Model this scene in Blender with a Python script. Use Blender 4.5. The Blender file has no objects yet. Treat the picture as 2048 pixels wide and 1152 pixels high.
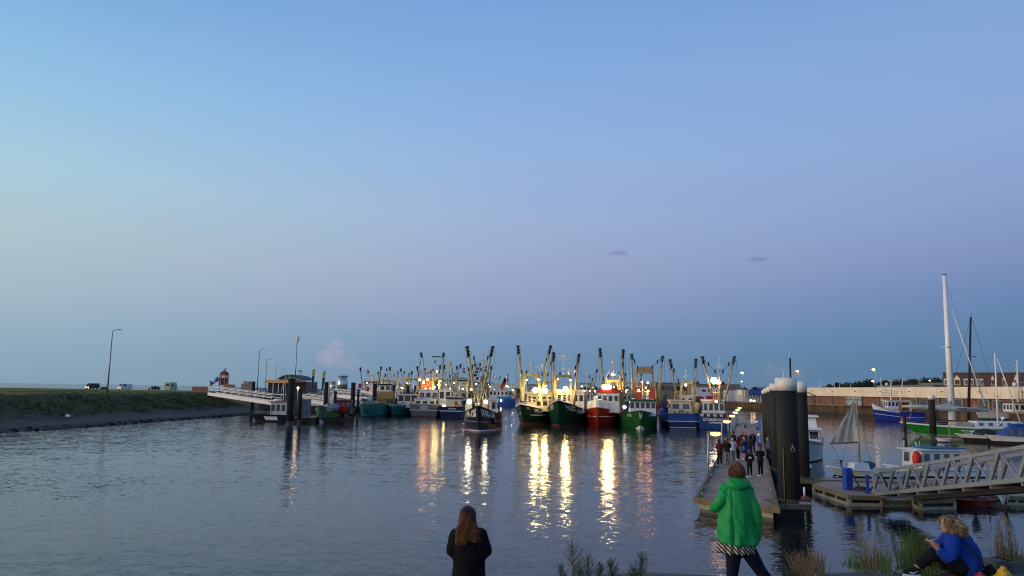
import bpy, bmesh, math, random
from mathutils import Matrix, Vector, noise as mnoise
R = math.radians
PI = math.pi
rnd = random.Random(7)
sc = bpy.context.scene
col = sc.collection

# ---------------------------------------------------------------- camera
CAM_H = 5.4
FPX = 1500.0                       # focal length in pixels of the 2048 wide photograph
PITCH = math.atan(0.1367)
ROLL = 0.0157
_F = Vector((0, math.cos(PITCH), math.sin(PITCH)))
_U0 = Vector((0, -math.sin(PITCH), math.cos(PITCH)))
_R0 = Vector((1, 0, 0))
_R = _R0 * math.cos(ROLL) + _U0 * math.sin(ROLL)
_U = -_R0 * math.sin(ROLL) + _U0 * math.cos(ROLL)
camd = bpy.data.cameras.new('camera')
cam = bpy.data.objects.new('camera', camd)
col.objects.link(cam)
m = Matrix((( _R.x, _U.x, -_F.x, 0), (_R.y, _U.y, -_F.y, 0), (_R.z, _U.z, -_F.z, CAM_H), (0, 0, 0, 1)))
cam.matrix_world = m
camd.sensor_width = 36
camd.lens = FPX / 2048 * 36
camd.clip_start = 0.1
camd.clip_end = 30000
sc.camera = cam

def ray(px, py):
    return _F + _R * ((px - 1024) / FPX) + _U * ((576 - py) / FPX)

def PZ(px, py, z=0.0):
    """point of the place seen at this pixel of the photograph, on the level z"""
    d = ray(px, py)
    t = (z - CAM_H) / d.z
    return Vector((d.x * t, d.y * t, z))

def PD(px, py, dist):
    """point seen at this pixel at the distance dist (metres along y)"""
    d = ray(px, py)
    t = dist / d.y
    return Vector((d.x * t, d.y * t, CAM_H + d.z * t))

# ---------------------------------------------------------------- colour helpers
def lin(c):
    return tuple((x / 255 / 12.92) if x / 255 <= 0.04045 else ((x / 255 + 0.055) / 1.055) ** 2.4 for x in c)

# ---------------------------------------------------------------- world: dusk sky after sunset, sun gone behind and to the west
SUN_AZ = -104.0   # degrees from the camera's forward direction, negative is to the west side
w = bpy.data.worlds.new('World')
sc.world = w
w.use_nodes = True
nt = w.node_tree
nt.nodes.clear()
def N(t, **kw):
    n = nt.nodes.new(t)
    for k, v in kw.items():
        if k == 'ins':
            for i, val in v.items():
                n.inputs[i].default_value = val
        else:
            setattr(n, k, v)
    return n
def Lk(a, b):
    nt.links.new(a, b)
def mathn(op, a, b=None, c=None, clamp=False):
    n = N('ShaderNodeMath', operation=op, use_clamp=clamp)
    for i, v in enumerate((a, b, c)):
        if v is None: continue
        if isinstance(v, (int, float)): n.inputs[i].default_value = v
        else: Lk(v, n.inputs[i])
    return n.outputs[0]
tc = N('ShaderNodeTexCoord')
sep = N('ShaderNodeSeparateXYZ')
Lk(tc.outputs['Generated'], sep.inputs[0])
sunv = (math.sin(R(SUN_AZ)), math.cos(R(SUN_AZ)))
hx, hy, hz = sep.outputs
hlen = mathn('SQRT', mathn('ADD', mathn('MULTIPLY', hx, hx), mathn('MULTIPLY', hy, hy)))
hlen = mathn('MAXIMUM', hlen, 0.001)
cosaz = mathn('DIVIDE', mathn('ADD', mathn('MULTIPLY', hx, sunv[0]), mathn('MULTIPLY', hy, sunv[1])), hlen)
wm = mathn('MULTIPLY_ADD', cosaz, 0.5, 0.5)          # 0 away from the sun, 1 towards it
elev = mathn('MAXIMUM', hz, 0.0)
def ramp(stops):
    n = N('ShaderNodeValToRGB')
    cr = n.color_ramp
    cr.interpolation = 'B_SPLINE' if False else 'EASE' if False else 'LINEAR'
    while len(cr.elements) > 1: cr.elements.remove(cr.elements[-1])
    first = True
    for p, c, *g in stops:
        k = g[0] if g else 1.0
        l = lin(c); gy = .25 * l[0] + .55 * l[1] + .2 * l[2]; l = tuple(x + (gy - x) * .06 for x in l)
        if first:
            e = cr.elements[0]; e.position = p; first = False
        else:
            e = cr.elements.new(p)
        e.color = (l[0] * k, l[1] * k, l[2] * k, 1)
    Lk(elev, n.inputs[0])
    return n.outputs[0]
rA = ramp([(0, (84, 118, 150)), (.035, (82, 122, 160)), (.075, (88, 128, 172)), (.115, (101, 134, 182)), (.16, (124, 145, 192)),
           (.22, (134, 158, 205)), (.30, (137, 167, 216)), (.40, (128, 166, 218)), (.50, (114, 155, 211)), (.7, (84, 124, 186)), (1, (62, 96, 158))])
rM = ramp([(0, (112, 144, 170)), (.03, (106, 142, 174)), (.07, (118, 148, 186)), (.11, (142, 158, 196)), (.16, (152, 168, 204)),
           (.22, (154, 176, 214)), (.30, (146, 178, 224)), (.40, (130, 172, 226)), (.50, (114, 160, 218)), (.7, (86, 130, 190)), (1, (62, 98, 160))])
rL = ramp([(0, (134, 160, 180)), (.04, (140, 170, 192)), (.10, (160, 184, 200)), (.17, (172, 196, 206)), (.24, (166, 203, 222)),
           (.34, (142, 192, 230)), (.45, (118, 170, 222)), (.7, (92, 138, 196)), (1, (64, 100, 162))])
rS = ramp([(0, (236, 170, 110), 1.0), (.05, (250, 205, 150), 1.5), (.15, (240, 222, 195), 1.5), (.3, (196, 214, 228), 1.2),
           (.5, (140, 176, 220)), (1, (78, 120, 182))])
def mix(f, a, b):
    n = N('ShaderNodeMix', data_type='RGBA')
    if isinstance(f, (int, float)): n.inputs[0].default_value = f
    else: Lk(f, n.inputs[0])
    for v, i in ((a, 6), (b, 7)):
        if isinstance(v, tuple): n.inputs[i].default_value = (*v, 1) if len(v) == 3 else v
        else: Lk(v, n.inputs[i])
    return n.outputs[2]
def sstep(v, a, b):
    n = N('ShaderNodeMapRange', interpolation_type='SMOOTHSTEP')
    Lk(v, n.inputs[0]); n.inputs[1].default_value = a; n.inputs[2].default_value = b
    return n.outputs[0]
W_A = .5 + .5 * math.cos(R(34 - SUN_AZ)); W_M = .5 + .5 * math.cos(R(0 - SUN_AZ)); W_L = .5 + .5 * math.cos(R(-34 - SUN_AZ))
def lstep(v, a, b):
    n = N('ShaderNodeMapRange'); n.clamp = True
    Lk(v, n.inputs[0]); n.inputs[1].default_value = a; n.inputs[2].default_value = b
    return n.outputs[0]
c = mix(lstep(wm, W_A, W_M), rA, rM)
c = mix(lstep(wm, W_M, W_L), c, rL)
c = mix(sstep(wm, W_L + .03, 1.0), c, rS)
# three small clouds low over the harbour
def cloud(px, py, sx, sy, colr, amount, nscale, c, off=0.0):
    d = ray(px, py).normalized()
    vs = N('ShaderNodeVectorMath', operation='SUBTRACT'); Lk(tc.outputs['Generated'], vs.inputs[0]); vs.inputs[1].default_value = d
    rt = Vector((d.y, -d.x, 0)).normalized()
    up = rt.cross(d).normalized()
    if up.z < 0: up = -up
    def dot(v):
        n = N('ShaderNodeVectorMath', operation='DOT_PRODUCT'); Lk(vs.outputs[0], n.inputs[0]); n.inputs[1].default_value = v
        return n.outputs['Value']
    a = mathn('DIVIDE', dot(rt), sx); b = mathn('DIVIDE', dot(up), sy)
    rr = mathn('SQRT', mathn('ADD', mathn('MULTIPLY', a, a), mathn('MULTIPLY', b, b)))
    nz = N('ShaderNodeTexNoise'); nz.inputs['Scale'].default_value = nscale; nz.inputs['Detail'].default_value = 5
    Lk(tc.outputs['Generated'], nz.inputs[0])
    v = mathn('SUBTRACT', mathn('MULTIPLY_ADD', nz.outputs[0], 1.9, -.35 + off), rr)
    return mix(mathn('MULTIPLY', sstep(v, -.25, .75), amount), c, lin(colr))
c = cloud(664, 706, .024, .017, (180, 172, 194), .50, 90, c, .3)
c = cloud(700, 728, .034, .012, (150, 156, 188), .5, 90, c, .2)
c = cloud(1237, 506, .020, .0052, (118, 126, 170), .75, 110, c, .1)
c = cloud(1517, 519, .022, .0050, (108, 126, 158), .75, 110, c, .1)
c = cloud(1560, 745, .05, .018, (140, 148, 172), .35, 60, c, .0)
# the physical sky adds the faint glow that is left round the set sun
sky = N('ShaderNodeTexSky', sky_type='NISHITA')
sky.sun_disc = False
sky.sun_elevation = R(0.5)
sky.sun_rotation = R(SUN_AZ)
bg1 = N('ShaderNodeBackground'); Lk(c, bg1.inputs[0]); bg1.inputs[1].default_value = 1.0
bg2 = N('ShaderNodeBackground'); Lk(sky.outputs[0], bg2.inputs[0]); bg2.inputs[1].default_value = 0.008
ad = N('ShaderNodeAddShader'); Lk(bg1.outputs[0], ad.inputs[0]); Lk(bg2.outputs[0], ad.inputs[1])
wo = N('ShaderNodeOutputWorld'); Lk(ad.outputs[0], wo.inputs[0])

# last warm light from the western glow: soft and weak
sd = bpy.data.lights.new('sun', 'SUN')
sd.energy = 1.7
sd.angle = R(25)
sd.color = (1.0, .76, .54)
so = bpy.data.objects.new('sun', sd)
col.objects.link(so)
sdir = Vector((math.sin(R(SUN_AZ)) * math.cos(R(9)), math.cos(R(SUN_AZ)) * math.cos(R(9)), math.sin(R(9))))
so.rotation_euler = sdir.to_track_quat('Z', 'Y').to_euler()

sc.view_settings.view_transform = 'Standard'
sc.view_settings.look = 'None'
sc.view_settings.exposure = 0
sc.view_settings.gamma = 1
sc.view_settings.use_curve_mapping = False
sc.render.engine = 'CYCLES'
sc.cycles.use_denoising = True
sc.cycles.max_bounces = 5
sc.cycles.diffuse_bounces = 2
sc.cycles.glossy_bounces = 3
sc.cycles.transmission_bounces = 3
sc.cycles.transparent_max_bounces = 8
sc.cycles.caustics_reflective = False
sc.cycles.caustics_refractive = False
sc.cycles.sample_clamp_indirect = 12
sc.cycles.use_light_tree = True
sc.cycles.pixel_filter_type = 'BLACKMAN_HARRIS'
sc.cycles.filter_width = 1.15

# ---------------------------------------------------------------- materials
MATS = {}
def pm(name, c=(.5, .5, .5), rough=.5, metal=0.0, var=.18, vs=2.0, bump=0.0, bs=12.0, emit=None, es=0.0, dirt=None, ds=1.2, dirt_amt=.35,
       spec=.5, alpha=None, coat=0.0, stretch=None):
    """painted or raw surface with uneven tone, optional stains of another colour, optional fine relief"""
    if name in MATS: return MATS[name]
    mt = bpy.data.materials.new(name)
    mt.use_nodes = True
    t = mt.node_tree
    b = t.nodes['Principled BSDF']
    b.inputs['Roughness'].default_value = rough
    b.inputs['Metallic'].default_value = metal
    b.inputs['Specular IOR Level'].default_value = spec
    if coat: b.inputs['Coat Weight'].default_value = coat
    co = t.nodes.new('ShaderNodeTexCoord')
    src = co.outputs['Object']
    if stretch:
        mp = t.nodes.new('ShaderNodeMapping'); mp.inputs['Scale'].default_value = stretch
        t.links.new(src, mp.inputs[0]); src = mp.outputs[0]
    nz = t.nodes.new('ShaderNodeTexNoise')
    nz.inputs['Scale'].default_value = vs; nz.inputs['Detail'].default_value = 6
    t.links.new(src, nz.inputs[0])
    mr = t.nodes.new('ShaderNodeMapRange')
    mr.inputs[1].default_value = .3; mr.inputs[2].default_value = .7
    mr.inputs[3].default_value = 1 - var; mr.inputs[4].default_value = 1 + var
    t.links.new(nz.outputs[0], mr.inputs[0])
    mx = t.nodes.new('ShaderNodeVectorMath'); mx.operation = 'SCALE'
    mx.inputs[0].default_value = c
    t.links.new(mr.outputs[0], mx.inputs['Scale'])
    out = mx.outputs[0]
    if dirt:
        n2 = t.nodes.new('ShaderNodeTexNoise'); n2.inputs['Scale'].default_value = ds; n2.inputs['Detail'].default_value = 8
        n2.inputs['Roughness'].default_value = .65
        t.links.new(src, n2.inputs[0])
        r2 = t.nodes.new('ShaderNodeMapRange'); r2.interpolation_type = 'SMOOTHSTEP'
        r2.inputs[1].default_value = .5; r2.inputs[2].default_value = .68; r2.inputs[4].default_value = dirt_amt
        t.links.new(n2.outputs[0], r2.inputs[0])
        m2 = t.nodes.new('ShaderNodeMix'); m2.data_type = 'RGBA'
        t.links.new(r2.outputs[0], m2.inputs[0]); t.links.new(out, m2.inputs[6]); m2.inputs[7].default_value = (*dirt, 1)
        out = m2.outputs[2]
    t.links.new(out, b.inputs['Base Color'])
    if bump:
        n3 = t.nodes.new('ShaderNodeTexNoise'); n3.inputs['Scale'].default_value = bs; n3.inputs['Detail'].default_value = 4
        t.links.new(src, n3.inputs[0])
        bp = t.nodes.new('ShaderNodeBump'); bp.inputs['Distance'].default_value = bump; bp.inputs['Strength'].default_value = 1
        t.links.new(n3.outputs[0], bp.inputs['Height'])
        t.links.new(bp.outputs[0], b.inputs['Normal'])
    if emit:
        b.inputs['Emission Color'].default_value = (*emit, 1)
        b.inputs['Emission Strength'].default_value = es
    if alpha is not None: b.inputs['Alpha'].default_value = alpha
    MATS[name] = mt
    return mt

def tag(o, label=None, cat=None, group=None, kind=None):
    if label: o['label'] = label
    if cat: o['category'] = cat
    if group: o['group'] = group
    if kind: o['kind'] = kind
    return o

ROOTM = {}
def thing(name, label, cat, loc=(0, 0, 0), rz=0.0, group=None):
    o = bpy.data.objects.new(name, None)
    o.empty_display_size = .3
    o.location = loc; o.rotation_euler = (0, 0, rz)
    col.objects.link(o)
    tag(o, label, cat, group)
    ROOTM[o.name] = Matrix.Translation(Vector(loc)) @ Matrix.Rotation(rz, 4, 'Z')
    return o

def kids(o):
    return KIDS.get(o.name, [])
KIDS = {}
def reg(o, parent):
    if parent is not None:
        o.parent = parent
        ROOTM[o.name] = ROOTM[parent.name]
        KIDS.setdefault(parent.name, []).append(o)

def copy_tree(o, parent=None, recol=None):
    c2 = o.copy()
    col.objects.link(c2)
    if parent is not None: c2.parent = parent
    KIDS[c2.name] = []
    ROOTM[c2.name] = ROOTM[o.name]
    for ch in kids(o):
        KIDS[c2.name].append(copy_tree(ch, c2))
    return c2

def dup(o, loc, rz=None, label=None, scale=None):
    c2 = copy_tree(o)
    c2.location = loc
    if rz is not None: c2.rotation_euler = (0, 0, rz)
    if scale: c2.scale = (scale,) * 3
    if label: c2['label'] = label
    return c2

class MB:
    """collects shapes and links them as one mesh object"""
    def __init__(s):
        s.v = []; s.f = []; s.mi = []; s.sm = []
    def add(s, vs, fs, mi=0, smooth=False):
        b = len(s.v)
        s.v.extend(Vector(p) for p in vs)
        for f in fs:
            s.f.append(tuple(b + i for i in f)); s.mi.append(mi); s.sm.append(smooth)
        return s
    def box(s, c, d, rz=0.0, mi=0, top=None):
        """centre, size; top = (fx, fy) shrink of the upper face"""
        cx, cy, cz = c; hx_, hy_, hz_ = d[0] / 2, d[1] / 2, d[2] / 2
        tx, ty = top or (1, 1)
        pts = []
        for z, fx, fy in ((-hz_, 1, 1), (hz_, tx, ty)):
            for x, y in ((-1, -1), (1, -1), (1, 1), (-1, 1)):
                X = x * hx_ * fx; Y = y * hy_ * fy
                if rz: X, Y = X * math.cos(rz) - Y * math.sin(rz), X * math.sin(rz) + Y * math.cos(rz)
                pts.append((cx + X, cy + Y, cz + z))
        return s.add(pts, [(3, 2, 1, 0), (4, 5, 6, 7), (0, 1, 5, 4), (1, 2, 6, 5), (2, 3, 7, 6), (3, 0, 4, 7)], mi)
    def beam(s, p0, p1, wx, wz, mi=0, up=(0, 0, 1)):
        """rectangular bar from p0 to p1"""
        p0 = Vector(p0); p1 = Vector(p1); d = (p1 - p0).normalized(); up = Vector(up)
        sd_ = d.cross(up)
        if sd_.length < 1e-4: sd_ = d.cross(Vector((1, 0, 0)))
        sd_.normalize(); u = sd_.cross(d)
        pts = []
        for p in (p0, p1):
            for a, b in ((-1, -1), (1, -1), (1, 1), (-1, 1)):
                pts.append(p + sd_ * (a * wx / 2) + u * (b * wz / 2))
        return s.add(pts, [(3, 2, 1, 0), (4, 5, 6, 7), (0, 1, 5, 4), (1, 2, 6, 5), (2, 3, 7, 6), (3, 0, 4, 7)], mi)
    def cyl(s, p0, p1, r0, r1=None, n=10, mi=0, caps=True, smooth=True):
        if r1 is None: r1 = r0
        p0 = Vector(p0); p1 = Vector(p1); d = (p1 - p0)
        if d.length < 1e-6: return s
        d.normalize()
        a = d.cross(Vector((0, 0, 1)))
        if a.length < 1e-3: a = Vector((1, 0, 0))
        a.normalize(); b = d.cross(a)
        pts = []
        for p, r in ((p0, r0), (p1, r1)):
            for i in range(n):
                t = 2 * PI * i / n
                pts.append(p + (a * math.cos(t) + b * math.sin(t)) * r)
        fs = [(i, (i + 1) % n, n + (i + 1) % n, n + i) for i in range(n)]
        s.add(pts, fs, mi, smooth)
        if caps:
            k = len(s.v) - 2 * n
            s.f.append(tuple(k + i for i in reversed(range(n)))); s.mi.append(mi); s.sm.append(False)
            s.f.append(tuple(k + n + i for i in range(n))); s.mi.append(mi); s.sm.append(False)
        return s
    def tube(s, pts, r, n=6, mi=0):
        rs = r if isinstance(r, (list, tuple)) else [r] * len(pts)
        pts = [Vector(p) for p in pts]
        rings = []
        pa = None
        for i, p in enumerate(pts):
            d = (pts[min(i + 1, len(pts) - 1)] - pts[max(i - 1, 0)]).normalized()
            if pa is None:
                a = d.cross(Vector((0, 0, 1)))
                if a.length < 1e-3: a = Vector((1, 0, 0))
            else:
                a = pa - d * pa.dot(d)
                if a.length < 1e-4: a = d.cross(Vector((0, 0, 1)))
            a.normalize(); b = d.cross(a); pa = a
            rings.append([p + (a * math.cos(2 * PI * k / n) + b * math.sin(2 * PI * k / n)) * rs[i] for k in range(n)])
        return s.loft(rings, mi)
    def loft(s, rings, mi=0, caps=True, closed=True, smooth=True):
        n = len(rings[0])
        base = len(s.v)
        for rg in rings: s.v.extend(Vector(p) for p in rg)
        for i in range(len(rings) - 1):
            for k in range(n if closed else n - 1):
                k2 = (k + 1) % n
                s.f.append((base + i * n + k, base + i * n + k2, base + (i + 1) * n + k2, base + (i + 1) * n + k)); s.mi.append(mi); s.sm.append(smooth)
        if caps and closed:
            s.f.append(tuple(base + k for k in reversed(range(n)))); s.mi.append(mi); s.sm.append(False)
            e = base + (len(rings) - 1) * n
            s.f.append(tuple(e + k for k in range(n))); s.mi.append(mi); s.sm.append(False)
        return s
    def ball(s, c, r, nu=10, nv=6, mi=0, sc_=(1, 1, 1), half=False):
        c = Vector(c)
        rings = []
        v0 = 0 if half else -PI / 2
        for j in range(nv + 1):
            a = v0 + (PI / 2 - v0) * j / nv
            rr = max(math.cos(a), .02) * r
            rings.append([c + Vector((math.cos(2 * PI * k / nu) * rr * sc_[0], math.sin(2 * PI * k / nu) * rr * sc_[1], math.sin(a) * r * sc_[2])) for k in range(nu)])
        return s.loft(rings, mi)
    def quad(s, a, b, c_, d, mi=0):
        return s.add([a, b, c_, d], [(0, 1, 2, 3)], mi)
    def torus(s, c, r, rt, axis='y', n=14, k=6, mi=0):
        c = Vector(c); rings = []
        for i in range(n):
            t = 2 * PI * i / n
            e = {'y': Vector((math.cos(t), 0, math.sin(t))), 'z': Vector((math.cos(t), math.sin(t), 0)), 'x': Vector((0, math.cos(t), math.sin(t)))}[axis]
            ax = {'y': Vector((0, 1, 0)), 'z': Vector((0, 0, 1)), 'x': Vector((1, 0, 0))}[axis]
            rings.append([c + e * (r + rt * math.cos(2 * PI * j / k)) + ax * (rt * math.sin(2 * PI * j / k)) for j in range(k)])
        base = len(s.v)
        for rg in rings: s.v.extend(rg)
        for i in range(n):
            for j in range(k):
                i2 = (i + 1) % n; j2 = (j + 1) % k
                s.f.append((base + i * k + j, base + i * k + j2, base + i2 * k + j2, base + i2 * k + j)); s.mi.append(mi); s.sm.append(True)
        return s
    def build(s, name, mats, parent=None, world=False, label=None, cat=None, group=None, kind=None, fix=True):
        if not isinstance(mats, (list, tuple)): mats = [mats]
        vs = s.v
        if world and parent is not None:
            inv = ROOTM[parent.name].inverted()
            vs = [inv @ v for v in vs]
        me = bpy.data.meshes.new(name)
        me.from_pydata([tuple(v) for v in vs], [], s.f)
        for mt in mats: me.materials.append(mt)
        me.polygons.foreach_set('material_index', s.mi)
        me.polygons.foreach_set('use_smooth', s.sm)
        if fix and len(s.f) < 60000:
            bm = bmesh.new(); bm.from_mesh(me)
            bmesh.ops.recalc_face_normals(bm, faces=bm.faces)
            bm.to_mesh(me); bm.free()
        me.update()
        o = bpy.data.objects.new(name, me)
        col.objects.link(o)
        reg(o, parent)
        tag(o, label, cat, group, kind)
        return o

def text_mb(txt, size, fn, mi=0, mb=None, bold=0.0, align='CENTER', res=2, space=1.0):
    """flat lettering: fn(x, y) maps the text plane to a point"""
    cu = bpy.data.curves.new('lettering', 'FONT')
    cu.body = txt; cu.size = size; cu.align_x = align; cu.align_y = 'CENTER'; cu.resolution_u = res; cu.offset = bold; cu.space_character = space
    ob = bpy.data.objects.new('lettering', cu)
    col.objects.link(ob)
    dg = bpy.context.evaluated_depsgraph_get()
    me = bpy.data.meshes.new_from_object(ob.evaluated_get(dg))
    mb = mb or MB()
    mb.add([fn(v.co.x, v.co.y) for v in me.vertices], [tuple(p.vertices) for p in me.polygons], mi)
    bpy.data.objects.remove(ob); bpy.data.curves.remove(cu); bpy.data.meshes.remove(me)
    return mb
# ---------------------------------------------------------------- water
def water_mat():
    mt = bpy.data.materials.new('water'); mt.use_nodes = True
    t = mt.node_tree; b = t.nodes['Principled BSDF']
    b.inputs['Base Color'].default_value = (.006, .012, .014, 1)
    b.inputs['Roughness'].default_value = .085
    b.inputs['IOR'].default_value = 1.333
    b.inputs['Specular IOR Level'].default_value = .34
    co = t.nodes.new('ShaderNodeTexCoord')
    def nz(scale, amp, det=2, sx=1.0, sy=1.0, rot=0.0):
        mp = t.nodes.new('ShaderNodeMapping'); mp.inputs['Scale'].default_value = (sx, sy, 1); mp.inputs['Rotation'].default_value = (0, 0, rot)
        t.links.new(co.outputs['Object'], mp.inputs[0])
        n = t.nodes.new('ShaderNodeTexNoise'); n.inputs['Scale'].default_value = scale; n.inputs['Detail'].default_value = det
        t.links.new(mp.outputs[0], n.inputs[0])
        return n.outputs[0], amp
    def mul(a, v):
        n = t.nodes.new('ShaderNodeMath'); n.operation = 'MULTIPLY'
        t.links.new(a, n.inputs[0])
        if isinstance(v, float): n.inputs[1].default_value = v
        else: t.links.new(v, n.inputs[1])
        return n.outputs[0]
    def addn(a, b_):
        n = t.nodes.new('ShaderNodeMath'); n.operation = 'ADD'
        t.links.new(a, n.inputs[0]); t.links.new(b_, n.inputs[1])
        return n.outputs[0]
    # calm slicks between ruffled patches
    pn, _ = nz(.03, 0, 3, .45, 1.0, .2)
    pr = t.nodes.new('ShaderNodeMapRange'); pr.interpolation_type = 'SMOOTHSTEP'
    pr.inputs[1].default_value = .38; pr.inputs[2].default_value = .62; pr.inputs[3].default_value = .62; pr.inputs[4].default_value = 1.2
    t.links.new(pn, pr.inputs[0])
    tot = None
    for scale, amp, det, sx, sy, rot in WAVES:
        mp = t.nodes.new('ShaderNodeMapping'); mp.inputs['Scale'].default_value = (sx, sy, 1); mp.inputs['Rotation'].default_value = (0, 0, rot)
        t.links.new(co.outputs['Object'], mp.inputs[0])
        n = t.nodes.new('ShaderNodeTexNoise'); n.inputs['Scale'].default_value = scale; n.inputs['Detail'].default_value = det
        t.links.new(mp.outputs[0], n.inputs[0])
        sb = t.nodes.new('ShaderNodeVectorMath'); sb.operation = 'SUBTRACT'; t.links.new(n.outputs['Color'], sb.inputs[0]); sb.inputs[1].default_value = (.5, .5, .5)
        ml = t.nodes.new('ShaderNodeVectorMath'); ml.operation = 'MULTIPLY'; t.links.new(sb.outputs[0], ml.inputs[0]); ml.inputs[1].default_value = (amp, amp, 0)
        if tot is None: tot = ml.outputs[0]
        else:
            a_ = t.nodes.new('ShaderNodeVectorMath'); a_.operation = 'ADD'; t.links.new(tot, a_.inputs[0]); t.links.new(ml.outputs[0], a_.inputs[1]); tot = a_.outputs[0]
    # sheltered, calmer water in the marina east of the jetty
    ge = t.nodes.new('ShaderNodeVectorMath'); ge.operation = 'DOT_PRODUCT'
    sb = t.nodes.new('ShaderNodeVectorMath'); sb.operation = 'SUBTRACT'; t.links.new(co.outputs['Object'], sb.inputs[0]); sb.inputs[1].default_value = (13.0, 33.0, 0)
    t.links.new(sb.outputs[0], ge.inputs[0]); ge.inputs[1].default_value = (.95, -.31, 0)
    ms_ = t.nodes.new('ShaderNodeMapRange'); ms_.interpolation_type = 'SMOOTHSTEP'
    ms_.inputs[1].default_value = -3.0; ms_.inputs[2].default_value = 3.0; ms_.inputs[3].default_value = 1.0; ms_.inputs[4].default_value = .4
    t.links.new(ge.outputs['Value'], ms_.inputs[0])
    k_ = mul(pr.outputs[0], ms_.outputs[0])
    # open sea west of the dyke runs higher waves than the harbour
    sx_ = t.nodes.new('ShaderNodeSeparateXYZ'); t.links.new(co.outputs['Object'], sx_.inputs[0])
    ws = t.nodes.new('ShaderNodeMapRange'); ws.inputs[1].default_value = -110; ws.inputs[2].default_value = -190; ws.inputs[3].default_value = 1; ws.inputs[4].default_value = 7
    t.links.new(sx_.outputs[0], ws.inputs[0]); k_ = mul(k_, ws.outputs[0])
    sc2 = t.nodes.new('ShaderNodeVectorMath'); sc2.operation = 'SCALE'; t.links.new(tot, sc2.inputs[0]); t.links.new(k_, sc2.inputs['Scale'])
    a2 = t.nodes.new('ShaderNodeVectorMath'); a2.operation = 'ADD'; t.links.new(sc2.outputs[0], a2.inputs[0]); a2.inputs[1].default_value = (0, 0, 1)
    nn = t.nodes.new('ShaderNodeVectorMath'); nn.operation = 'NORMALIZE'; t.links.new(a2.outputs[0], nn.inputs[0])
    t.links.new(nn.outputs[0], b.inputs['Normal'])
    return mt
WAVES = [(.35, .055, 2, 1, 1, .3), (1.1, .11, 2, .65, 1.3, .1), (3.2, .22, 2, .75, 1.25, -.2), (10., .22, 2, .9, 1.1, 0)]
mb = MB()
mb.add([(-9000, -60, 0), (9000, -60, 0), (9000, 16000, 0), (-9000, 16000, 0)], [(0, 1, 2, 3)])
mb.build('water', water_mat(), kind='structure')
mb = MB()
mb.add([(-9000, -80, -9), (9000, -80, -9), (9000, 16000, -9), (-9000, 16000, -9)], [(0, 1, 2, 3)])
mb.build('harbour_bed', pm('mud', (.05, .045, .035)), kind='structure')

# ---------------------------------------------------------------- west bank: mud foot, rough grass slope, dyke top
def grass_mat(name, c1, c2, sc1=.35, dry=(.16, .13, .06)):
    mt = bpy.data.materials.new(name); mt.use_nodes = True
    t = mt.node_tree; b = t.nodes['Principled BSDF']; b.inputs['Roughness'].default_value = .95
    b.inputs['Specular IOR Level'].default_value = .1
    co = t.nodes.new('ShaderNodeTexCoord')
    n1 = t.nodes.new('ShaderNodeTexNoise'); n1.inputs['Scale'].default_value = sc1; n1.inputs['Detail'].default_value = 8; n1.inputs['Roughness'].default_value = .7
    t.links.new(co.outputs['Object'], n1.inputs[0])
    cr = t.nodes.new('ShaderNodeValToRGB'); cr.color_ramp.elements[0].position = .35; cr.color_ramp.elements[1].position = .62
    cr.color_ramp.elements[0].color = (*c1, 1); cr.color_ramp.elements[1].color = (*c2, 1)
    e = cr.color_ramp.elements.new(.72); e.color = (*dry, 1)
    t.links.new(n1.outputs[0], cr.inputs[0]); t.links.new(cr.outputs[0], b.inputs['Base Color'])
    n2 = t.nodes.new('ShaderNodeTexNoise'); n2.inputs['Scale'].default_value = 2.5; n2.inputs['Detail'].default_value = 6
    t.links.new(co.outputs['Object'], n2.inputs[0])
    bp = t.nodes.new('ShaderNodeBump'); bp.inputs['Distance'].default_value = .4
    t.links.new(n2.outputs[0], bp.inputs['Height']); t.links.new(bp.outputs[0], b.inputs['Normal'])
    MATS[name] = mt
    return mt
M_slope = grass_mat('slope_grass', (.05, .052, .022), (.105, .10, .045), .3, (.18, .15, .08))
M_top = grass_mat('dyke_grass', (.12, .14, .03), (.24, .22, .06), .12, (.28, .23, .11))
M_mud = pm('mud_foot', (.046, .040, .024), .9, var=.35, vs=.8, bump=.12, bs=1.5)
M_rock = pm('dark_stone', (.012, .012, .012), .8, var=.4, vs=1.5, bump=.2, bs=2.5)

# waterline of the bank, sampled from south (near) to north (far)
BL = [PZ(-900, 965), PZ(-300, 893), PZ(0, 866), PZ(110, 859), PZ(208, 852), PZ(330, 842.5), PZ(430, 835.5), PZ(512, 829)]
BL = [Vector((p.x, p.y, 0)) for p in BL]
BL += [Vector((-60, 200, 0)), Vector((-66, 330, 0)), Vector((-60, 420, 0))]
def bank_norm(i):
    a = BL[max(i - 1, 0)]; b = BL[min(i + 1, len(BL) - 1)]
    d = (b - a).normalized()
    return Vector((-d.y, d.x, 0))        # towards the land, west
def resample(pts, step):
    out = [pts[0]]
    for a, b in zip(pts, pts[1:]):
        n = max(1, int((b - a).length / step))
        for i in range(1, n + 1): out.append(a.lerp(b, i / n))
    return out
prof = [(-.6, -.5), (.0, .05), (1.6, .35), (5.5, .75), (9, 1.3), (13, 2.3), (17, 3.3), (19.5, 3.75), (25, 3.85), (60, 3.85), (150, 3.8)]
def bank_point(P, nrm, off, z):
    q = P + nrm * off
    return Vector((q.x, q.y, z))
bl = resample(BL, 2.5)
nr = []
for i in range(len(bl)):
    d = (bl[min(i + 4, len(bl) - 1)] - bl[max(i - 4, 0)]).normalized(); nr.append(Vector((-d.y, d.x, 0)))
fine = []
for (o0, z0), (o1, z1) in zip(prof, prof[1:]):
    n = 5 if o1 <= 20 else 3
    for k in range(n): fine.append((o0 + (o1 - o0) * k / n, z0 + (z1 - z0) * k / n))
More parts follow.
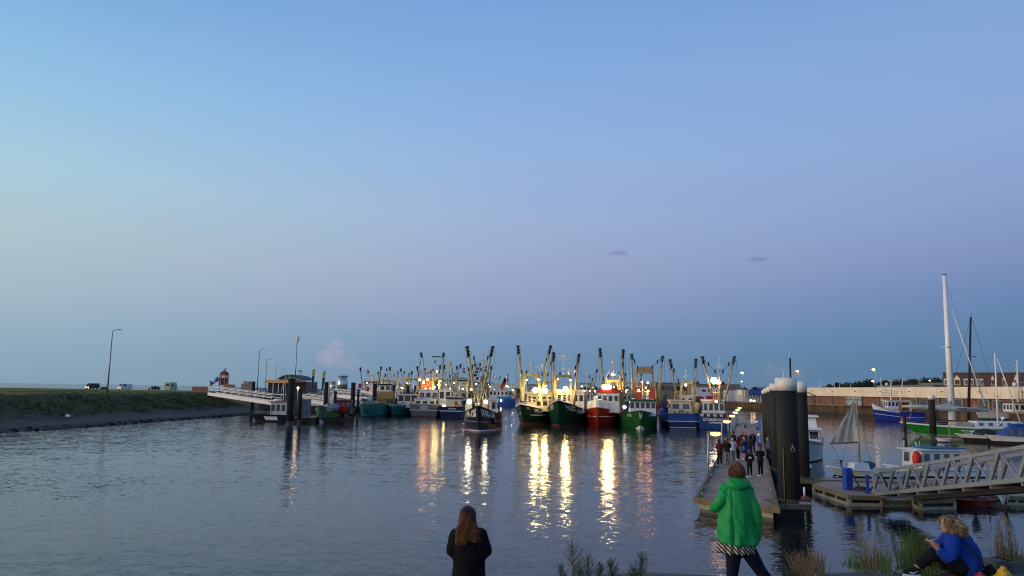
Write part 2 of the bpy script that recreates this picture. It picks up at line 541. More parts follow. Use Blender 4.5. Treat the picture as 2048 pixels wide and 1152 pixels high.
fine.append(prof[-1])
rows = []
for P, n_ in zip(bl, nr):
    row = []
    for off, z in fine:
        q = bank_point(P, n_, off, z)
        if .3 < off < 40:
            k = .28 if off > 5 else .16
            q.z += k * (mnoise.noise(Vector((q.x * .25, q.y * .25, 3))) + .6 * mnoise.noise(Vector((q.x * .9, q.y * .9, 8))))
            q.x += .5 * mnoise.noise(Vector((q.x * .3, q.y * .3, 40)))
        if -1 < off < 3:
            q += n_ * (1.1 * mnoise.noise(Vector((q.x * .35, q.y * .35, 11))) + .5 * mnoise.noise(Vector((q.x, q.y, 9))))
        row.append(q)
    rows.append(row)
def strip(rows, j0, j1, name, mt):
    mb = MB(); n = j1 - j0 + 1
    vs = [r[j] for r in rows for j in range(j0, j1 + 1)]
    fs = [(i * n + j, (i + 1) * n + j, (i + 1) * n + j + 1, i * n + j + 1) for i in range(len(rows) - 1) for j in range(n - 1)]
    mb.add(vs, fs, 0, True)
    return mb.build(name, mt, kind='structure')
strip(rows, 0, 10, 'bank_foot', M_rock)
strip(rows, 10, 20, 'mud_bank', M_mud)
strip(rows, 20, 35, 'grass_slope', M_slope)
crest = [r[35] for r in rows if 20 < r[35].y < 236]
mb = MB(); W0 = -330
mb.add([tuple(p) for p in crest] + [(W0, p.y, 3.86) for p in crest], [(i, i + 1, len(crest) + i + 1, len(crest) + i) for i in range(len(crest) - 1)])
mb.build('dyke_top', M_top, kind='structure')

def bank_z(off):
    for (o0, z0), (o1, z1) in zip(prof, prof[1:]):
        if o0 <= off <= o1: return z0 + (z1 - z0) * (off - o0) / (o1 - o0)
    return 3.8
# tufts of rough grass and low weeds on the slope
mb = MB()
M_tuft = grass_mat('tuft_grass', (.05, .056, .024), (.125, .125, .055), .5, (.21, .18, .10))
seg = [i for i in range(len(bl)) if 60 < bl[i].y < 190]
for _ in range(5200):
    i = rnd.choice(seg); off = rnd.uniform(7.5, 24) if rnd.random() < .8 else rnd.uniform(24, 45)
    P = bl[i] + nr[i] * off + Vector((rnd.uniform(-1.5, 1.5), rnd.uniform(-1.5, 1.5), 0))
    z = bank_z(off) - .05
    h = rnd.uniform(.15, .42) * (1.4 if mnoise.noise(P * .2) > .15 else .8)
    if off > 17: h *= .35
    for k in range(4):
        a = rnd.uniform(0, 2 * PI); wv = Vector((math.cos(a), math.sin(a), 0)) * h * .45
        t_ = Vector((rnd.uniform(-.3, .3), rnd.uniform(-.3, .3), 1)) * h
        c0 = Vector((P.x + rnd.uniform(-.4, .4), P.y + rnd.uniform(-.4, .4), z))
        mb.add([c0 - wv, c0 + wv, c0 + t_], [(0, 1, 2)])
tag(mb.build('slope_weeds', M_tuft, fix=False), 'rough grass and weeds growing over the west bank slope', 'grass', kind='stuff')
# boulders at the foot of the bank
mb = MB()
for _ in range(500):
    i = rnd.choice(seg); off = rnd.uniform(-.2, 1.2)
    P = bl[i] + nr[i] * off
    r = rnd.uniform(.08, .26)
    mb.ball((P.x, P.y, bank_z(off) + .05), r, 5, 3, 0, (rnd.uniform(.8, 1.3), rnd.uniform(.8, 1.3), rnd.uniform(.5, .8)))
tag(mb.build('foot_stones', M_rock), 'dark stones heaped along the waterline of the grassy bank', 'stones', kind='stuff')

# ---------------------------------------------------------------- near shore where the onlookers are: stone ledge and seawall slope
def near_z(x):
    # lower towards the west
    t = min(1, max(0, (x + 1.5) / 3.0)); t = t * t * (3 - 2 * t)
    return 2.38 + (2.99 - 2.38) * t + .08 * min(1, max(0, (x - 3.6) / 1.6))
M_ledge = pm('ledge_stone', (.10, .092, .08), .9, var=.35, vs=2.5, bump=.03, bs=9, dirt=(.05, .055, .03), ds=1.2, dirt_amt=.6)
xs = [-26 + i * .5 for i in range(105)]
prof2 = [(-14, 1.1), (-4, .75), (2, .35), (5, .12), (8, 0), (9.6, 0), (10.5, -.02), (10.9, -.10), (11.4, -.35), (13, -1.1), (16, -2.4), (18.5, -3.6)]
rows = []
for x in xs:
    row = []
    for y, dz in prof2:
        z = near_z(x) + dz
        if y > 0: z += .05 * mnoise.noise(Vector((x * .9, y * .9, 1)))
        row.append(Vector((x, y + .22 * mnoise.noise(Vector((x * .8, y, 5))) * (y > 9), z)))
    rows.append(row)
strip(rows, 0, len(prof2) - 1, 'shore_ground', M_ledge)
# basalt blocks of the seawall's edge
mb = MB()
for _ in range(260):
    x = rnd.uniform(4.2, 14); y = rnd.uniform(8.2, 11.5)
    r = rnd.uniform(.04, .10)
    dz = 0 if y < 10.6 else -(y - 10.6) * .5
    mb.box((x, y, near_z(x) + dz + r * .05), (r * 1.6, r * 1.3, r * .5), rnd.uniform(0, 3), 0, (.8, .75))
tag(mb.build('edge_rubble', M_ledge), 'small stones lying on the sloping shore edge', 'stones', kind='stuff')

# ---------------------------------------------------------------- east quay: sheet pile wall and quay ground
QL = [Vector((72, 330, 0)), Vector((80, 275, 0)), PZ(1611, 825.5), PZ(1740, 832), PZ(1860, 842), Vector((100, 100, 0))]
QL = [Vector((q.x, q.y, 0)) for q in QL]
QZ = 2.75
M_pile = pm('rusty_sheet_pile', (.10, .058, .030), .85, var=.5, vs=.7, dirt=(.028, .026, .016), ds=.5, dirt_amt=.9, bump=.05, bs=4, stretch=(1, 1, .35))
M_algae = pm('algae_pile', (.028, .032, .018), .8, var=.4, vs=1.0)
mb = MB()
q = resample(QL, .9)
pts = []
for i, p in enumerate(q):
    d = (q[min(i + 1, len(q) - 1)] - q[max(i - 1, 0)]).normalized(); n_ = Vector((-d.y, d.x, 0))
    k = (i % 4)
    pts.append(p + n_ * (0.0 if k in (0, 1) else .42))
for a, b in zip(pts, pts[1:]):
    for z0, z1, mi in ((-1.5, .55, 1), (.55, QZ - .25, 0)):
        mb.add([(a.x, a.y, z0), (b.x, b.y, z0), (b.x, b.y, z1), (a.x, a.y, z1)], [(0, 1, 2, 3)], mi)
wall = mb.build('quay_wall', [M_pile, M_algae], kind='structure')
mb = MB()
for a, b in zip(q, q[1:]):
    if a.y > 340 or (b - a).length < .01: continue
    mb.beam((a.x, a.y, QZ - .1), (b.x, b.y, QZ - .1), .7, .34)
mb.build('quay_cap', pm('weathered_concrete', (.20, .17, .13), .9, var=.25, vs=.8), kind='structure')
mb = MB()
vs = [(p.x + .2, p.y, QZ) for p in QL] + [(p.x + 260, p.y, QZ) for p in QL]
n = len(QL)
mb.add(vs, [(i, i + 1, n + i + 1, n + i) for i in range(n - 1)])
mb.build('quay_ground', pm('quay_asphalt', (.07, .068, .065), .9, var=.2, vs=.4), kind='structure')
# far end of the harbour basin
mb = MB()
mb.add([(-120, 420, 2.4), (400, 330, 2.4), (400, 900, 2.4), (-120, 900, 2.4)], [(0, 1, 2, 3)])
mb.add([(-120, 420, -1), (400, 330, -1), (400, 330, 2.4), (-120, 420, 2.4)], [(0, 1, 2, 3)])
mb.build('far_quay_ground', MATS['quay_asphalt'], kind='structure')
mb = MB()
mb.add([(-460, 190, 3.7), (-62, 190, 3.7), (-62, 900, 3.7), (-250, 900, 3.7)], [(0, 1, 2, 3)])
# (dyke land behind the harbour basin on the west side)
# ================================================================ boats
M_glass = pm('dark_glass', (.015, .02, .024), .08, var=.1, spec=.8)
M_glass_w = pm('grey_glass', (.07, .09, .10), .12, var=.2, spec=.8)
M_white = pm('white_paint', (.74, .74, .72), .45, var=.08, dirt=(.38, .28, .17), ds=1.0, dirt_amt=.35)
M_cream = pm('cream_paint', (.72, .62, .42), .5, var=.1, dirt=(.38, .25, .12), ds=1.2, dirt_amt=.4)
M_yellow = pm('mast_yellow', (.62, .50, .18), .5, var=.15, dirt=(.26, .15, .06), ds=1.3, dirt_amt=.5)
M_tan = pm('mast_tan', (.46, .33, .17), .55, var=.2, dirt=(.18, .11, .06), ds=1.3, dirt_amt=.5)
M_boomgrey = pm('boom_tan', (.40, .33, .20), .5, var=.2, dirt=(.16, .12, .08), ds=.9, dirt_amt=.5)
M_black = pm('black_gear', (.012, .012, .014), .6, var=.3)
M_blackgreen = pm('green_gear', (.01, .07, .05), .6, var=.3)
M_steel = pm('galvanised', (.36, .37, .38), .45, metal=.6, var=.2)
M_wire = pm('wire_rope', (.06, .06, .065), .6)
M_wirel = pm('pale_rope', (.35, .33, .28), .8)
M_rust = pm('rusty_gear', (.20, .085, .035), .85, var=.4, vs=2.5)
M_orange = pm('buoy_orange', (.75, .16, .03), .5)
M_redp = pm('red_paint', (.36, .012, .012), .4, var=.15, dirt=(.12, .02, .01), ds=1.0)
M_dome = pm('white_dome', (.8, .8, .78), .4, var=.05)
M_boot = pm('boot_red', (.18, .035, .02), .7, var=.3, dirt=(.02, .02, .012), ds=1.5, dirt_amt=.7)
M_bootb = pm('boot_black', (.012, .012, .013), .7, var=.3)
M_deck = pm('deck_paint', (.12, .10, .07), .8, var=.3)
M_net = pm('net_heap', (.05, .10, .07), .95, var=.6, vs=8, bump=.04, bs=20)
M_netb = pm('net_brown', (.13, .055, .04), .95, var=.6, vs=8, bump=.04, bs=20)
M_letter = pm('lettering_white', (.82, .82, .80), .5, var=.05)
M_letgrey = pm('lettering_grey', (.55, .55, .54), .5, var=.05)
def lamp_mat(name, c, s):
    return pm(name, (.8, .8, .8), .5, emit=c, es=s, var=0)
L_flood = lamp_mat('flood_light', (1, .74, .30), 125)
L_floodw = lamp_mat('white_flood', (1, .88, .62), 42)
L_amber = lamp_mat('sodium_light', (1, .50, .16), 60)
L_ambdim = lamp_mat('deck_light', (1, .60, .24), 45)
L_red = lamp_mat('red_light', (1, .10, .06), 30)
L_small = lamp_mat('small_light', (1, .80, .52), 7)

def hull(p, B, L, zb, zm, zs, top, boot, parent, rake=2.0, pd=2.6, pw=1.7, tr=.85, zboot=.25, bul=.8, deckm=None, capm=None, cap=.09, tm=.42):
    """lofted hull with bulwark, deck and rubbing rail; +y is the bow. Returns the surface function S(side, t, z, out)"""
    def sheer(t):
        if t > tm: return zm + (zb - zm) * ((t - tm) / (1 - tm)) ** 1.9
        return zm + (zs - zm) * ((tm - t) / tm) ** 2
    def fr(t, pp, trr):
        if t > tm: return max(0.0, 1 - ((t - tm) / (1 - tm)) ** pp)
        return 1 - (1 - trr) * ((tm - t) / tm) ** 2.5
    def S(side, t, z, out=0.0):
        v = max(-.3, min(1.0, z / sheer(t)))
        vv = max(0, v) ** .75
        h = B / 2 * (fr(t, pw, tr * .86) * (1 - vv) + fr(t, pd, tr) * vv) * (1 - .08 * (v < 0) * -v)
        y = -L / 2 + t * (L - rake * (1 - max(v, -.15)))
        e = Vector((side * h, y, z))
        if out:
            dt = .01
            if t > .98:
                e.y += out * .9; e.x += side * out * .5
            else:
                h2 = B / 2 * (fr(t + dt, pw, tr * .86) * (1 - vv) + fr(t + dt, pd, tr) * vv)
                tang = Vector((side * (h2 - h), L * dt, 0)).normalized()
                nn = Vector((tang.y, -tang.x, 0)) * side
                e += nn * out
        return e
    ts = [0, .02, .08, .18, .3, .42, .52, .6, .67, .73, .78, .83, .87, .905, .935, .96, .98, .992, 1.0]
    if tm < .35: ts = sorted(set(ts + [.12, .25]))
    mb = MB()
    def zl(t):
        s_ = sheer(t)
        return [-.7, zboot, zboot + (s_ - zboot) * .25, zboot + (s_ - zboot) * .5, zboot + (s_ - zboot) * .75, s_]
    for side in (-1, 1):
        base = len(mb.v); n = 6
        for t in ts: mb.v.extend(S(side, t, z) for z in zl(t))
        for i in range(len(ts) - 1):
            for j in range(n - 1):
                mb.f.append((base + i * n + j, base + (i + 1) * n + j, base + (i + 1) * n + j + 1, base + i * n + j + 1)); mb.mi.append(1 if j == 0 else 0); mb.sm.append(True)
    # transom
    a = [S(-1, 0, z) for z in zl(0)]; b = [S(1, 0, z) for z in zl(0)]
    for j in range(5): mb.quad(a[j], b[j], b[j + 1], a[j + 1], 1 if j == 0 else 0)
    # inner bulwark and deck
    for side in (-1, 1):
        prev = None
        for t in ts[:-2]:
            s_ = sheer(t); o = S(side, t, s_); lo_ = S(side, t, s_ - bul); yb = .25 * max(0, (t - .75) / .25); i0 = Vector((o.x - side * .10, o.y - yb, s_ - .01)); i1 = Vector((lo_.x - side * .16, min(lo_.y, i0.y) - yb, s_ - bul))
            if i0.x * side < .1 or i1.x * side < .1: break
            if prev:
                mb.quad(prev[1], prev[2], i1, i0, 0)
                mb.quad(prev[2], Vector((0, prev[2].y, prev[2].z + .05)), Vector((0, i1.y, i1.z + .05)), i1, 2)
            prev = (o, i0, i1)
    h = mb.build('hull', [top, boot, deckm or M_deck], parent)
    cm = MB()
    for side in (-1, 1):
        pts = [S(side, t, sheer(t)) for t in ts]
        for q0, q1 in zip(pts, pts[1:]):
            if (q1 - q0).length > .01: cm.beam(q0, q1, .2, cap)
    s0 = sheer(0); cm.beam(S(-1, 0, s0), S(1, 0, s0), .2, cap)
    cm.build('cap_rail', capm or top, h)
    S.sheer = sheer
    S.h = h
    return S

def hull_stripe(S, z_of, t0, t1, hgt, mt, sides=(-1, 1), name='hull_stripe', n=14):
    for side in sides:
        mb = MB()
        for i in range(n):
            a = t0 + (t1 - t0) * i / n; b = t0 + (t1 - t0) * (i + 1) / n
            za, zb_ = z_of(a), z_of(b)
            mb.quad(S(side, a, za, .04), S(side, b, zb_, .04), S(side, b, zb_ + hgt, .04), S(side, a, za + hgt, .04))
        mb.build(name, mt, S.h)

def bulb_mark(S, t0, h, mt):
    mb = MB(); n = 8
    for side in (-1, 1):
        for i in range(n):
            a = t0 + (.999 - t0) * i / n; b_ = t0 + (.999 - t0) * (i + 1) / n
            za = -.3 + (h + .3) * (i / n) ** .7; zb_ = -.3 + (h + .3) * ((i + 1) / n) ** .7
            mb.quad(S(side, a, -.3, .05), S(side, b_, -.3, .05), S(side, b_, zb_, .05), S(side, a, za, .05))
    return mb.build('bow_mark', mt, S.h)

def hull_text(S, txt, side, t0, z0, size, L, mt=None, slope=0.0, name='hull_lettering', bold=.012):
    """t0 is the middle of the word; runs along the side"""
    e = S(side, t0 + .01, z0) - S(side, t0 - .01, z0)
    sp = e.length / .02
    k = 1 if side > 0 else -1
    mb = text_mb(txt, size, lambda x, y: S(side, max(0, min(.995, t0 + k * x / sp)), z0 + y + slope * k * x, .05), bold=bold)
    return mb.build(name, mt or M_letter, S.h, fix=False)

def transom_text(txt, x, y, z, size, parent, mt=None, ysign=-1, name='stern_lettering'):
    mb = text_mb(txt, size, lambda a, b: Vector((x + a * (-ysign), y, z + b)), bold=.015)
    return mb.build(name, mt or M_letter, parent, fix=False)

def cabin(name, x, y, z, w, d, h, parent, mt, nf=4, ns=3, front=1, wz=(.45, .88), glass=None, frame=None, roof=.12, roofm=None, taper=(.97, .94), over=.25, back=0, winw=.74):
    """house with window openings on its front (front=+1 faces +y), sides and optional back"""
    mb = MB()
    mb.box((x, y, z + h / 2), (w, d, h), 0, 0, taper)
    body = mb.build(name, mt, parent)
    frame = frame or mt
    def win(face, k, n):
        z0 = z + h * wz[0]; z1 = z + h * wz[1]
        def at(u, zz, out):
            f = (zz - z) / h
            fx = 1 - (1 - taper[0]) * f; fy = 1 - (1 - taper[1]) * f
            if face == 'f': return Vector((x + u * w / 2 * fx, y + front * (d / 2 * fy + out), zz))
            if face == 'b': return Vector((x + u * w / 2 * fx, y - front * (d / 2 * fy + out), zz))
            s_ = 1 if face == 'r' else -1
            return Vector((x + s_ * (w / 2 * fx + out), y + u * d / 2 * fy, zz))
        c0 = -1 + (2 * k + 1) / n; hw = winw / n
        m2 = MB()
        pts = [(c0 - hw, z0), (c0 + hw, z0), (c0 + hw, z1), (c0 - hw, z1)]
        L_ = w if face in 'fb' else d
        fr_ = .05
        inn = [(c0 - hw + 2 * fr_ / L_, z0 + fr_), (c0 + hw - 2 * fr_ / L_, z0 + fr_), (c0 + hw - 2 * fr_ / L_, z1 - fr_), (c0 - hw + 2 * fr_ / L_, z1 - fr_)]
        A = [at(u, zz, .035) for u, zz in pts]; Bq = [at(u, zz, .035) for u, zz in inn]
        for i in range(4):
            m2.quad(A[i], A[(i + 1) % 4], Bq[(i + 1) % 4], Bq[i], 0)
        wn = m2.build('window', frame, body)
        m3 = MB(); m3.quad(*[at(u, zz, .012) for u, zz in inn])
        return wn, m3
    panes = MB()
    for face, n in (('f', nf), ('r', ns), ('l', ns), ('b', back)):
        for k in range(n):
            wn, m3 = win(face, k, n)
            panes_o = m3.build('window_pane', glass or M_glass, body)
    if roof:
        mb = MB(); mb.box((x, y + front * .1, z + h + roof / 2), (w + over, d + over + .2, roof))
        mb.build('roof', roofm or mt, parent)
    return body

def gantry(parent, xw, y, z0, z1, mt, w=.32, topw=.62, spread=1.15, beam_h=.45, extra=True, name='gantry', taper=True):
    """A-frame gantry: two flared legs and a cross beam"""
    mb = MB()
    for s in (-1, 1):
        mb.beam((s * xw / 2 * spread, y, z0), (s * xw / 2 * .92, y, z1), w, w, 0, (0, 1, 0))
        mb.beam((s * xw / 2 * spread, y - 1.6, z0), (s * xw / 2 * .92, y - .1, z1 - .3), w * .55, w * .55, 0, (0, 1, 0))
        if taper:
            a = Vector((s * xw / 2 * .98, y, z1 - 1.5)); b = Vector((s * xw / 2 * .45, y, z1 - .1))
            mb.beam(a, b, .22, .3, 0, (0, 1, 0))
    o = mb.build(name, mt, parent)
    mb = MB(); mb.box((0, y, z1 + beam_h / 2 - .1), (xw * 1.12, topw, beam_h))
    mb.build('cross_beam', mt, o)
    return o

def wires(parent, segs, r=.022, mt=None, name='rigging_wire'):
    for a, b in segs:
        mb = MB(); mb.cyl(a, b, r, r, 4, caps=False)
        mb.build(name, mt or M_wire, parent)

def boom(parent, foot, tip, r=.15, mt=None, headm=None, inv=None, lower=None, head=1.0, chain=None, drop=True, band=.12):
    """derrick boom with black block cluster at its tip; world coordinates"""
    foot = Vector(foot); tip = Vector(tip)
    d = (tip - foot); L_ = d.length; u = d.normalized()
    mb = MB(); mb.cyl(foot, foot + u * (L_ * (1 - .04 * head)), r * 1.1, r * .82, 10)
    o = mb.build('boom', mt or M_boomgrey, parent, world=True)
    hb = MB()
    for k in range(int(5 * head) + 2):
        q = tip - u * (k * .22)
        sx = (.10 + .06 * math.sin(k * 2.3 + foot.x)) * (1 if k % 2 else -1)
        hb.box(q + Vector((sx, 0, .05 * math.sin(k * 5))), (.20 + .09 * (k % 3 == 0), .24, .15 + .07 * (k % 2)), .6 * k)
    hb.cyl(tip - u * .1 + Vector((-.22, 0, .0)), tip - u * .1 + Vector((.26, 0, .14)), .13, .13, 8)
    hb.cyl(tip - u * 1.3 * head, tip + u * .1, r * 1.05, r * .95, 8)
    hb.build('boom_head', headm or M_black, o, world=True)
    inner = 1 if (foot - tip).x > 0 else -1
    if drop:
        for k, (dx, len_) in enumerate(((-.34, .62), (.36, .8))):
            a = tip + Vector((dx, .1 * k, -.2)); b = Vector((foot.x + (a.x - foot.x) * (.1 + .5 * k) + dx, foot.y, foot.z + .2))
            m2 = MB(); m2.cyl(a, b, .02, .02, 4, caps=False)
            m2.build('rigging_wire', M_wire, o, world=True)
    if chain:
        c1 = Vector(chain)
        m2 = MB(); m2.cyl(tip, c1, .022, .022, 4, caps=False)
        m2.build('rigging_wire', M_wire, o, world=True)
        for f in (.46, .93):
            q = tip.lerp(c1, f); MB().box(q, (.17, .17, .6), .2, 0).build('pulley_block', M_black, o, world=True)
    return o

def mast(parent, x, y, z0, z1, mt=None, arms=((.7, .5), (.9, .35)), radar=True, r=.07, head=True):
    mb = MB(); mb.cyl((x, y, z0), (x, y, z1), r * 1.3, r * .7, 8)
    h = z1 - z0
    for f, w_ in arms:
        mb.box((x, y, z0 + h * f), (w_ * 2, .07, .07))
        for s in (-1, 1): mb.box((x + s * w_, y, z0 + h * f + .1), (.13, .13, .2))
    o = mb.build('mast', mt or M_white, parent)
    if radar:
        m2 = MB(); m2.box((x, y + .25, z0 + h * .55), (.5, .4, .22)); m2.box((x, y + .3, z0 + h * .55 + .22), (1.5, .18, .12))
        m2.build('radar', M_dome, o)
    if head:
        m2 = MB(); m2.cyl((x, y, z1), (x, y, z1 + h * .18), .018, .01, 4); m2.cyl((x + .3, y, z1 - h * .1), (x + .3, y, z1 + h * .12), .014, .01, 4)
        m2.build('antenna', M_white, o)
    return o

def floodlight(parent, p, r=.22, mt=None, world=True, box=True):
    p = Vector(p)
    mb = MB(); mb.ball(p, r, 10, 6)
    o = mb.build('flood_lamp', mt or L_flood, parent, world=world)
    if box:
        m2 = MB(); m2.box(p + Vector((0, r * .6, r * .95)), (r * 2.2, r * 1.6, r * .3)); m2.cyl(p + Vector((0, r * 1.2, -r * 2.5)), p + Vector((0, r * 1.2, r)), .03, .03, 5)
        m2.build('lamp_housing', M_steel, o, world=world)
    return o

def dome(parent, p, r=.32):
    mb = MB(); mb.ball(p, r, 10, 6); mb.cyl((p[0], p[1], p[2] - r * 1.6), p, r * .5, r * .7, 8)
    return mb.build('satellite_dome', M_dome, parent)

def buoyring(parent, p, r=.38, axis='y', mt=None):
    mb = MB(); mb.torus(p, r, .09, axis)
    return mb.build('life_ring', mt or M_orange, parent)

def railing(parent, pts, h=1.0, n=3, mt=None, name='railing', r=.028, post=1.3):
    mb = MB()
    for k in range(n):
        zz = h * (k + 1) / n
        for a, b in zip(pts, pts[1:]):
            mb.cyl(Vector(a) + Vector((0, 0, zz)), Vector(b) + Vector((0, 0, zz)), r, r, 5, caps=False)
    for a, b in zip(pts, pts[1:]):
        a = Vector(a); b = Vector(b); m_ = max(1, int((b - a).length / post))
        for i in range(m_ + 1):
            q = a.lerp(b, i / m_); mb.cyl(q, q + Vector((0, 0, h)), r, r, 5, caps=False)
    return mb.build(name, mt or M_white, parent)

def fender(parent, p, r=.28, l=.7, mt=None):
    mb = MB(); mb.cyl((p[0], p[1], p[2]), (p[0], p[1], p[2] + l), r, r, 8)
    return mb.build('fender', mt or M_black, parent)

def netheap(parent, c, s, mt=None):
    mb = MB(); rr = random.Random(int(c[0] * 97 + c[1] * 13))
    for k in range(7):
        mb.ball((c[0] + rr.uniform(-.4, .4) * s[0], c[1] + rr.uniform(-.4, .4) * s[1], c[2] + rr.uniform(0, .4) * s[2]), .34 * s[0], 7, 5, 0, (1, s[1] / s[0], s[2] / s[0]))
    return mb.build('net_heap', mt or M_net, parent)

def loc_of(px, py, yaw, L, frac=.5):
    """boat root so that its bow (or stern) waterline is at the pixel; yaw = direction the boat's bow points to"""
    P = PZ(px, py)
    return P

def place(px, py, heading, L, end='bow'):
    """root location for a hull whose bow/stern waterline lies at the pixel. heading: angle of +y axis"""
    P = PZ(px, py)
    d = Vector((-math.sin(heading), math.cos(heading), 0))
    c = P - d * (L / 2 * .88) if end == 'bow' else P + d * (L / 2)
    return Vector((c.x, c.y, 0))

# ---------------------------------------------------------------- WR-126, dark navy cutter sailing in
GRP = 'beam trawlers with raised booms'
rz = PI - .03
L = 19.
loc = place(956.5, 862.5, rz, L)
b = thing('trawler', 'dark navy trawler WR-126 coming bow on across the open water', 'trawler', loc, rz, GRP)
M_navy = pm('navy_hull', (.012, .014, .030), .38, var=.2, dirt=(.03, .022, .02), ds=.6, dirt_amt=.5, spec=.15)
S = hull(b, 5.3, L, 3.35, 1.9, 2.1, M_navy, M_boot, b, rake=1.9, pd=2.5, pw=1.9, zboot=.2, capm=M_black)
hull_text(S, 'WR-126', 1, .865, 2.15, 1.15, L, slope=.05, bold=.035)
hull_text(S, 'WR-126', -1, .865, 2.15, 1.15, L, slope=.05, bold=.035)
hull_stripe(S, lambda t: 1.05 + .35 * (t - .5), .1, .985, .045, M_letgrey)
for k in range(4):   # white whisker marks at the stem head
    hull_stripe(S, lambda t, k=k: S.sheer(t) - .28 - .10 * k, .90 + .012 * k, .975, .045, M_letter, name='bow_mark', n=5)
Wb = 104.0
cabin('wheelhouse', 0, -3.4, 1.5, 3.9, 3.2, 2.55, b, M_white, 4, 2, 1)
tipL, tipR = PD(934, 694, Wb - 2), PD(985.5, 694, Wb - 2)
gt = PD(964, 742, Wb + 1)
boom(b, PD(953, 806, Wb - 1), tipL, .17, M_yellow, chain=gt)
boom(b, PD(961, 806, Wb - 1), tipR, .17, M_yellow, chain=gt)
def tripod(parent, base, top, mt, spread=1.1):
    mb = MB()
    for dx, dy in ((-spread, 0), (spread * .9, 0), (0, -1.8)):
        mb.cyl(Vector(base) + Vector((dx, dy, 0)), top, .13, .1, 8)
    for f in (.35, .6, .8):
        z = base[2] + (top[2] - base[2]) * f
        mb.cyl((base[0] + (top[0] - base[0]) * f - spread * (1 - f), base[1] + (top[1] - base[1]) * f, z), (base[0] + (top[0] - base[0]) * f + spread * .9 * (1 - f), base[1] + (top[1] - base[1]) * f, z), .06, .06, 6)
    return mb.build('tripod_mast', mt, parent)
tp = ROOTM[b.name].inverted() @ PD(965, 744, Wb)
tripod(b, (tp.x, tp.y, 2.2), (tp.x, tp.y, tp.z), M_tan, 1.0)
t2 = ROOTM[b.name].inverted() @ PD(967, 702, Wb)
mast(b, tp.x, tp.y, tp.z - .6, t2.z, M_white, ((.35, .35), (.6, .3)), False, .11)
for k in range(9): MB().box((tp.x + (-.75 if k % 2 else .7) + .15 * (k % 3), tp.y, tp.z - .9 + .28 * k * .8), (.32, .3, .34), k).build('mast_light', M_black, b)
floodlight(b, PD(938.5, 803, Wb - .4), .30, L_floodw); floodlight(b, PD(971.5, 803.5, Wb - .4), .24, L_floodw)
for px in (938, 972):
    P = ROOTM[b.name].inverted() @ PD(px, 810, Wb + 1.6)
    mb = MB(); mb.box((P.x, P.y, 2.5), (1.1, 1.2, 2.3), 0, 0, (.75, .8)); mb.build('deckhouse', pm('dull_cream', (.34, .30, .23), .6, var=.15), b)
fender(b, S(-1, .80, 1.2, .25) + Vector((0, 0, -.4)), .25, .8)
netheap(b, (.2, 5.2, 2.5), (1.2, 1.2, .7), M_netb)
wires(b, [((-.4, 7.6, 3.3), (tp.x, tp.y, tp.z)), ((.4, 7.6, 3.3), (tp.x + .2, tp.y, tp.z - .5))], .022)
# bow wave
mb = MB()
for s in (-1, 1):
    for k in range(14):
        q = S(s, .99 - k * .02, .05, .12 + .06 * k)
        mb.ball((q.x, q.y, .02), .22 - .012 * k, 6, 4, 0, (1.4, 2.0, .45))
tag(mb.build('bow_wave', pm('foam', (.62, .66, .68), .7, var=.3, vs=6), None, world=False), 'small white bow wave in front of the navy trawler', 'foam', kind='stuff').matrix_world = ROOTM[b.name]

# ---------------------------------------------------------------- WL-39 dark green
rz = PI - .30; L = 24.
loc = place(1046, 849.5, rz, L)
b = thing('trawler', 'dark green trawler WL-39 with yellow gantry and white bow rail', 'trawler', loc, rz, GRP)
M_dgreen = pm('green_black_hull', (.006, .035, .022), .35, var=.2, dirt=(.02, .02, .012), ds=.5, dirt_amt=.5, spec=.15)
S = hull(b, 6.3, L, 3.35, 2.0, 2.3, M_dgreen, M_boot, b, rake=1.7, pd=3.0, pw=2.1, zboot=.3, capm=M_white, cap=.22)
hull_text(S, 'WL-39', -1, .84, 2.15, .85, L, slope=.06)
hull_stripe(S, lambda t: 1.35 + .5 * (t - .7), .6, .93, .14, M_letter, (-1,))
hull_stripe(S, lambda t: 1.75, .955, .985, .16, M_letter, (1,))
hull_stripe(S, lambda t: 1.45, .87, .92, .16, M_letter, (1,))
for sd_ in (-1, 1):
    for k in range(3): hull_stripe(S, lambda t, k=k: S.sheer(t) - .42 - .13 * k, .93, .965, .05, M_letgrey, (sd_,), 'bow_mark', 4)
WD = 128.0
inv = ROOTM[b.name].inverted()
pts = [S(1, t, S.sheer(t)) * 1 for t in (.7, .8, .88, .94, .975)] + [S(-1, t, S.sheer(t)) * 1 for t in (.975, .94, .88)]
railing(b, pts, 1.05, 3, post=1.5)
def WB(px, py, d): return inv @ PD(px, py, d)
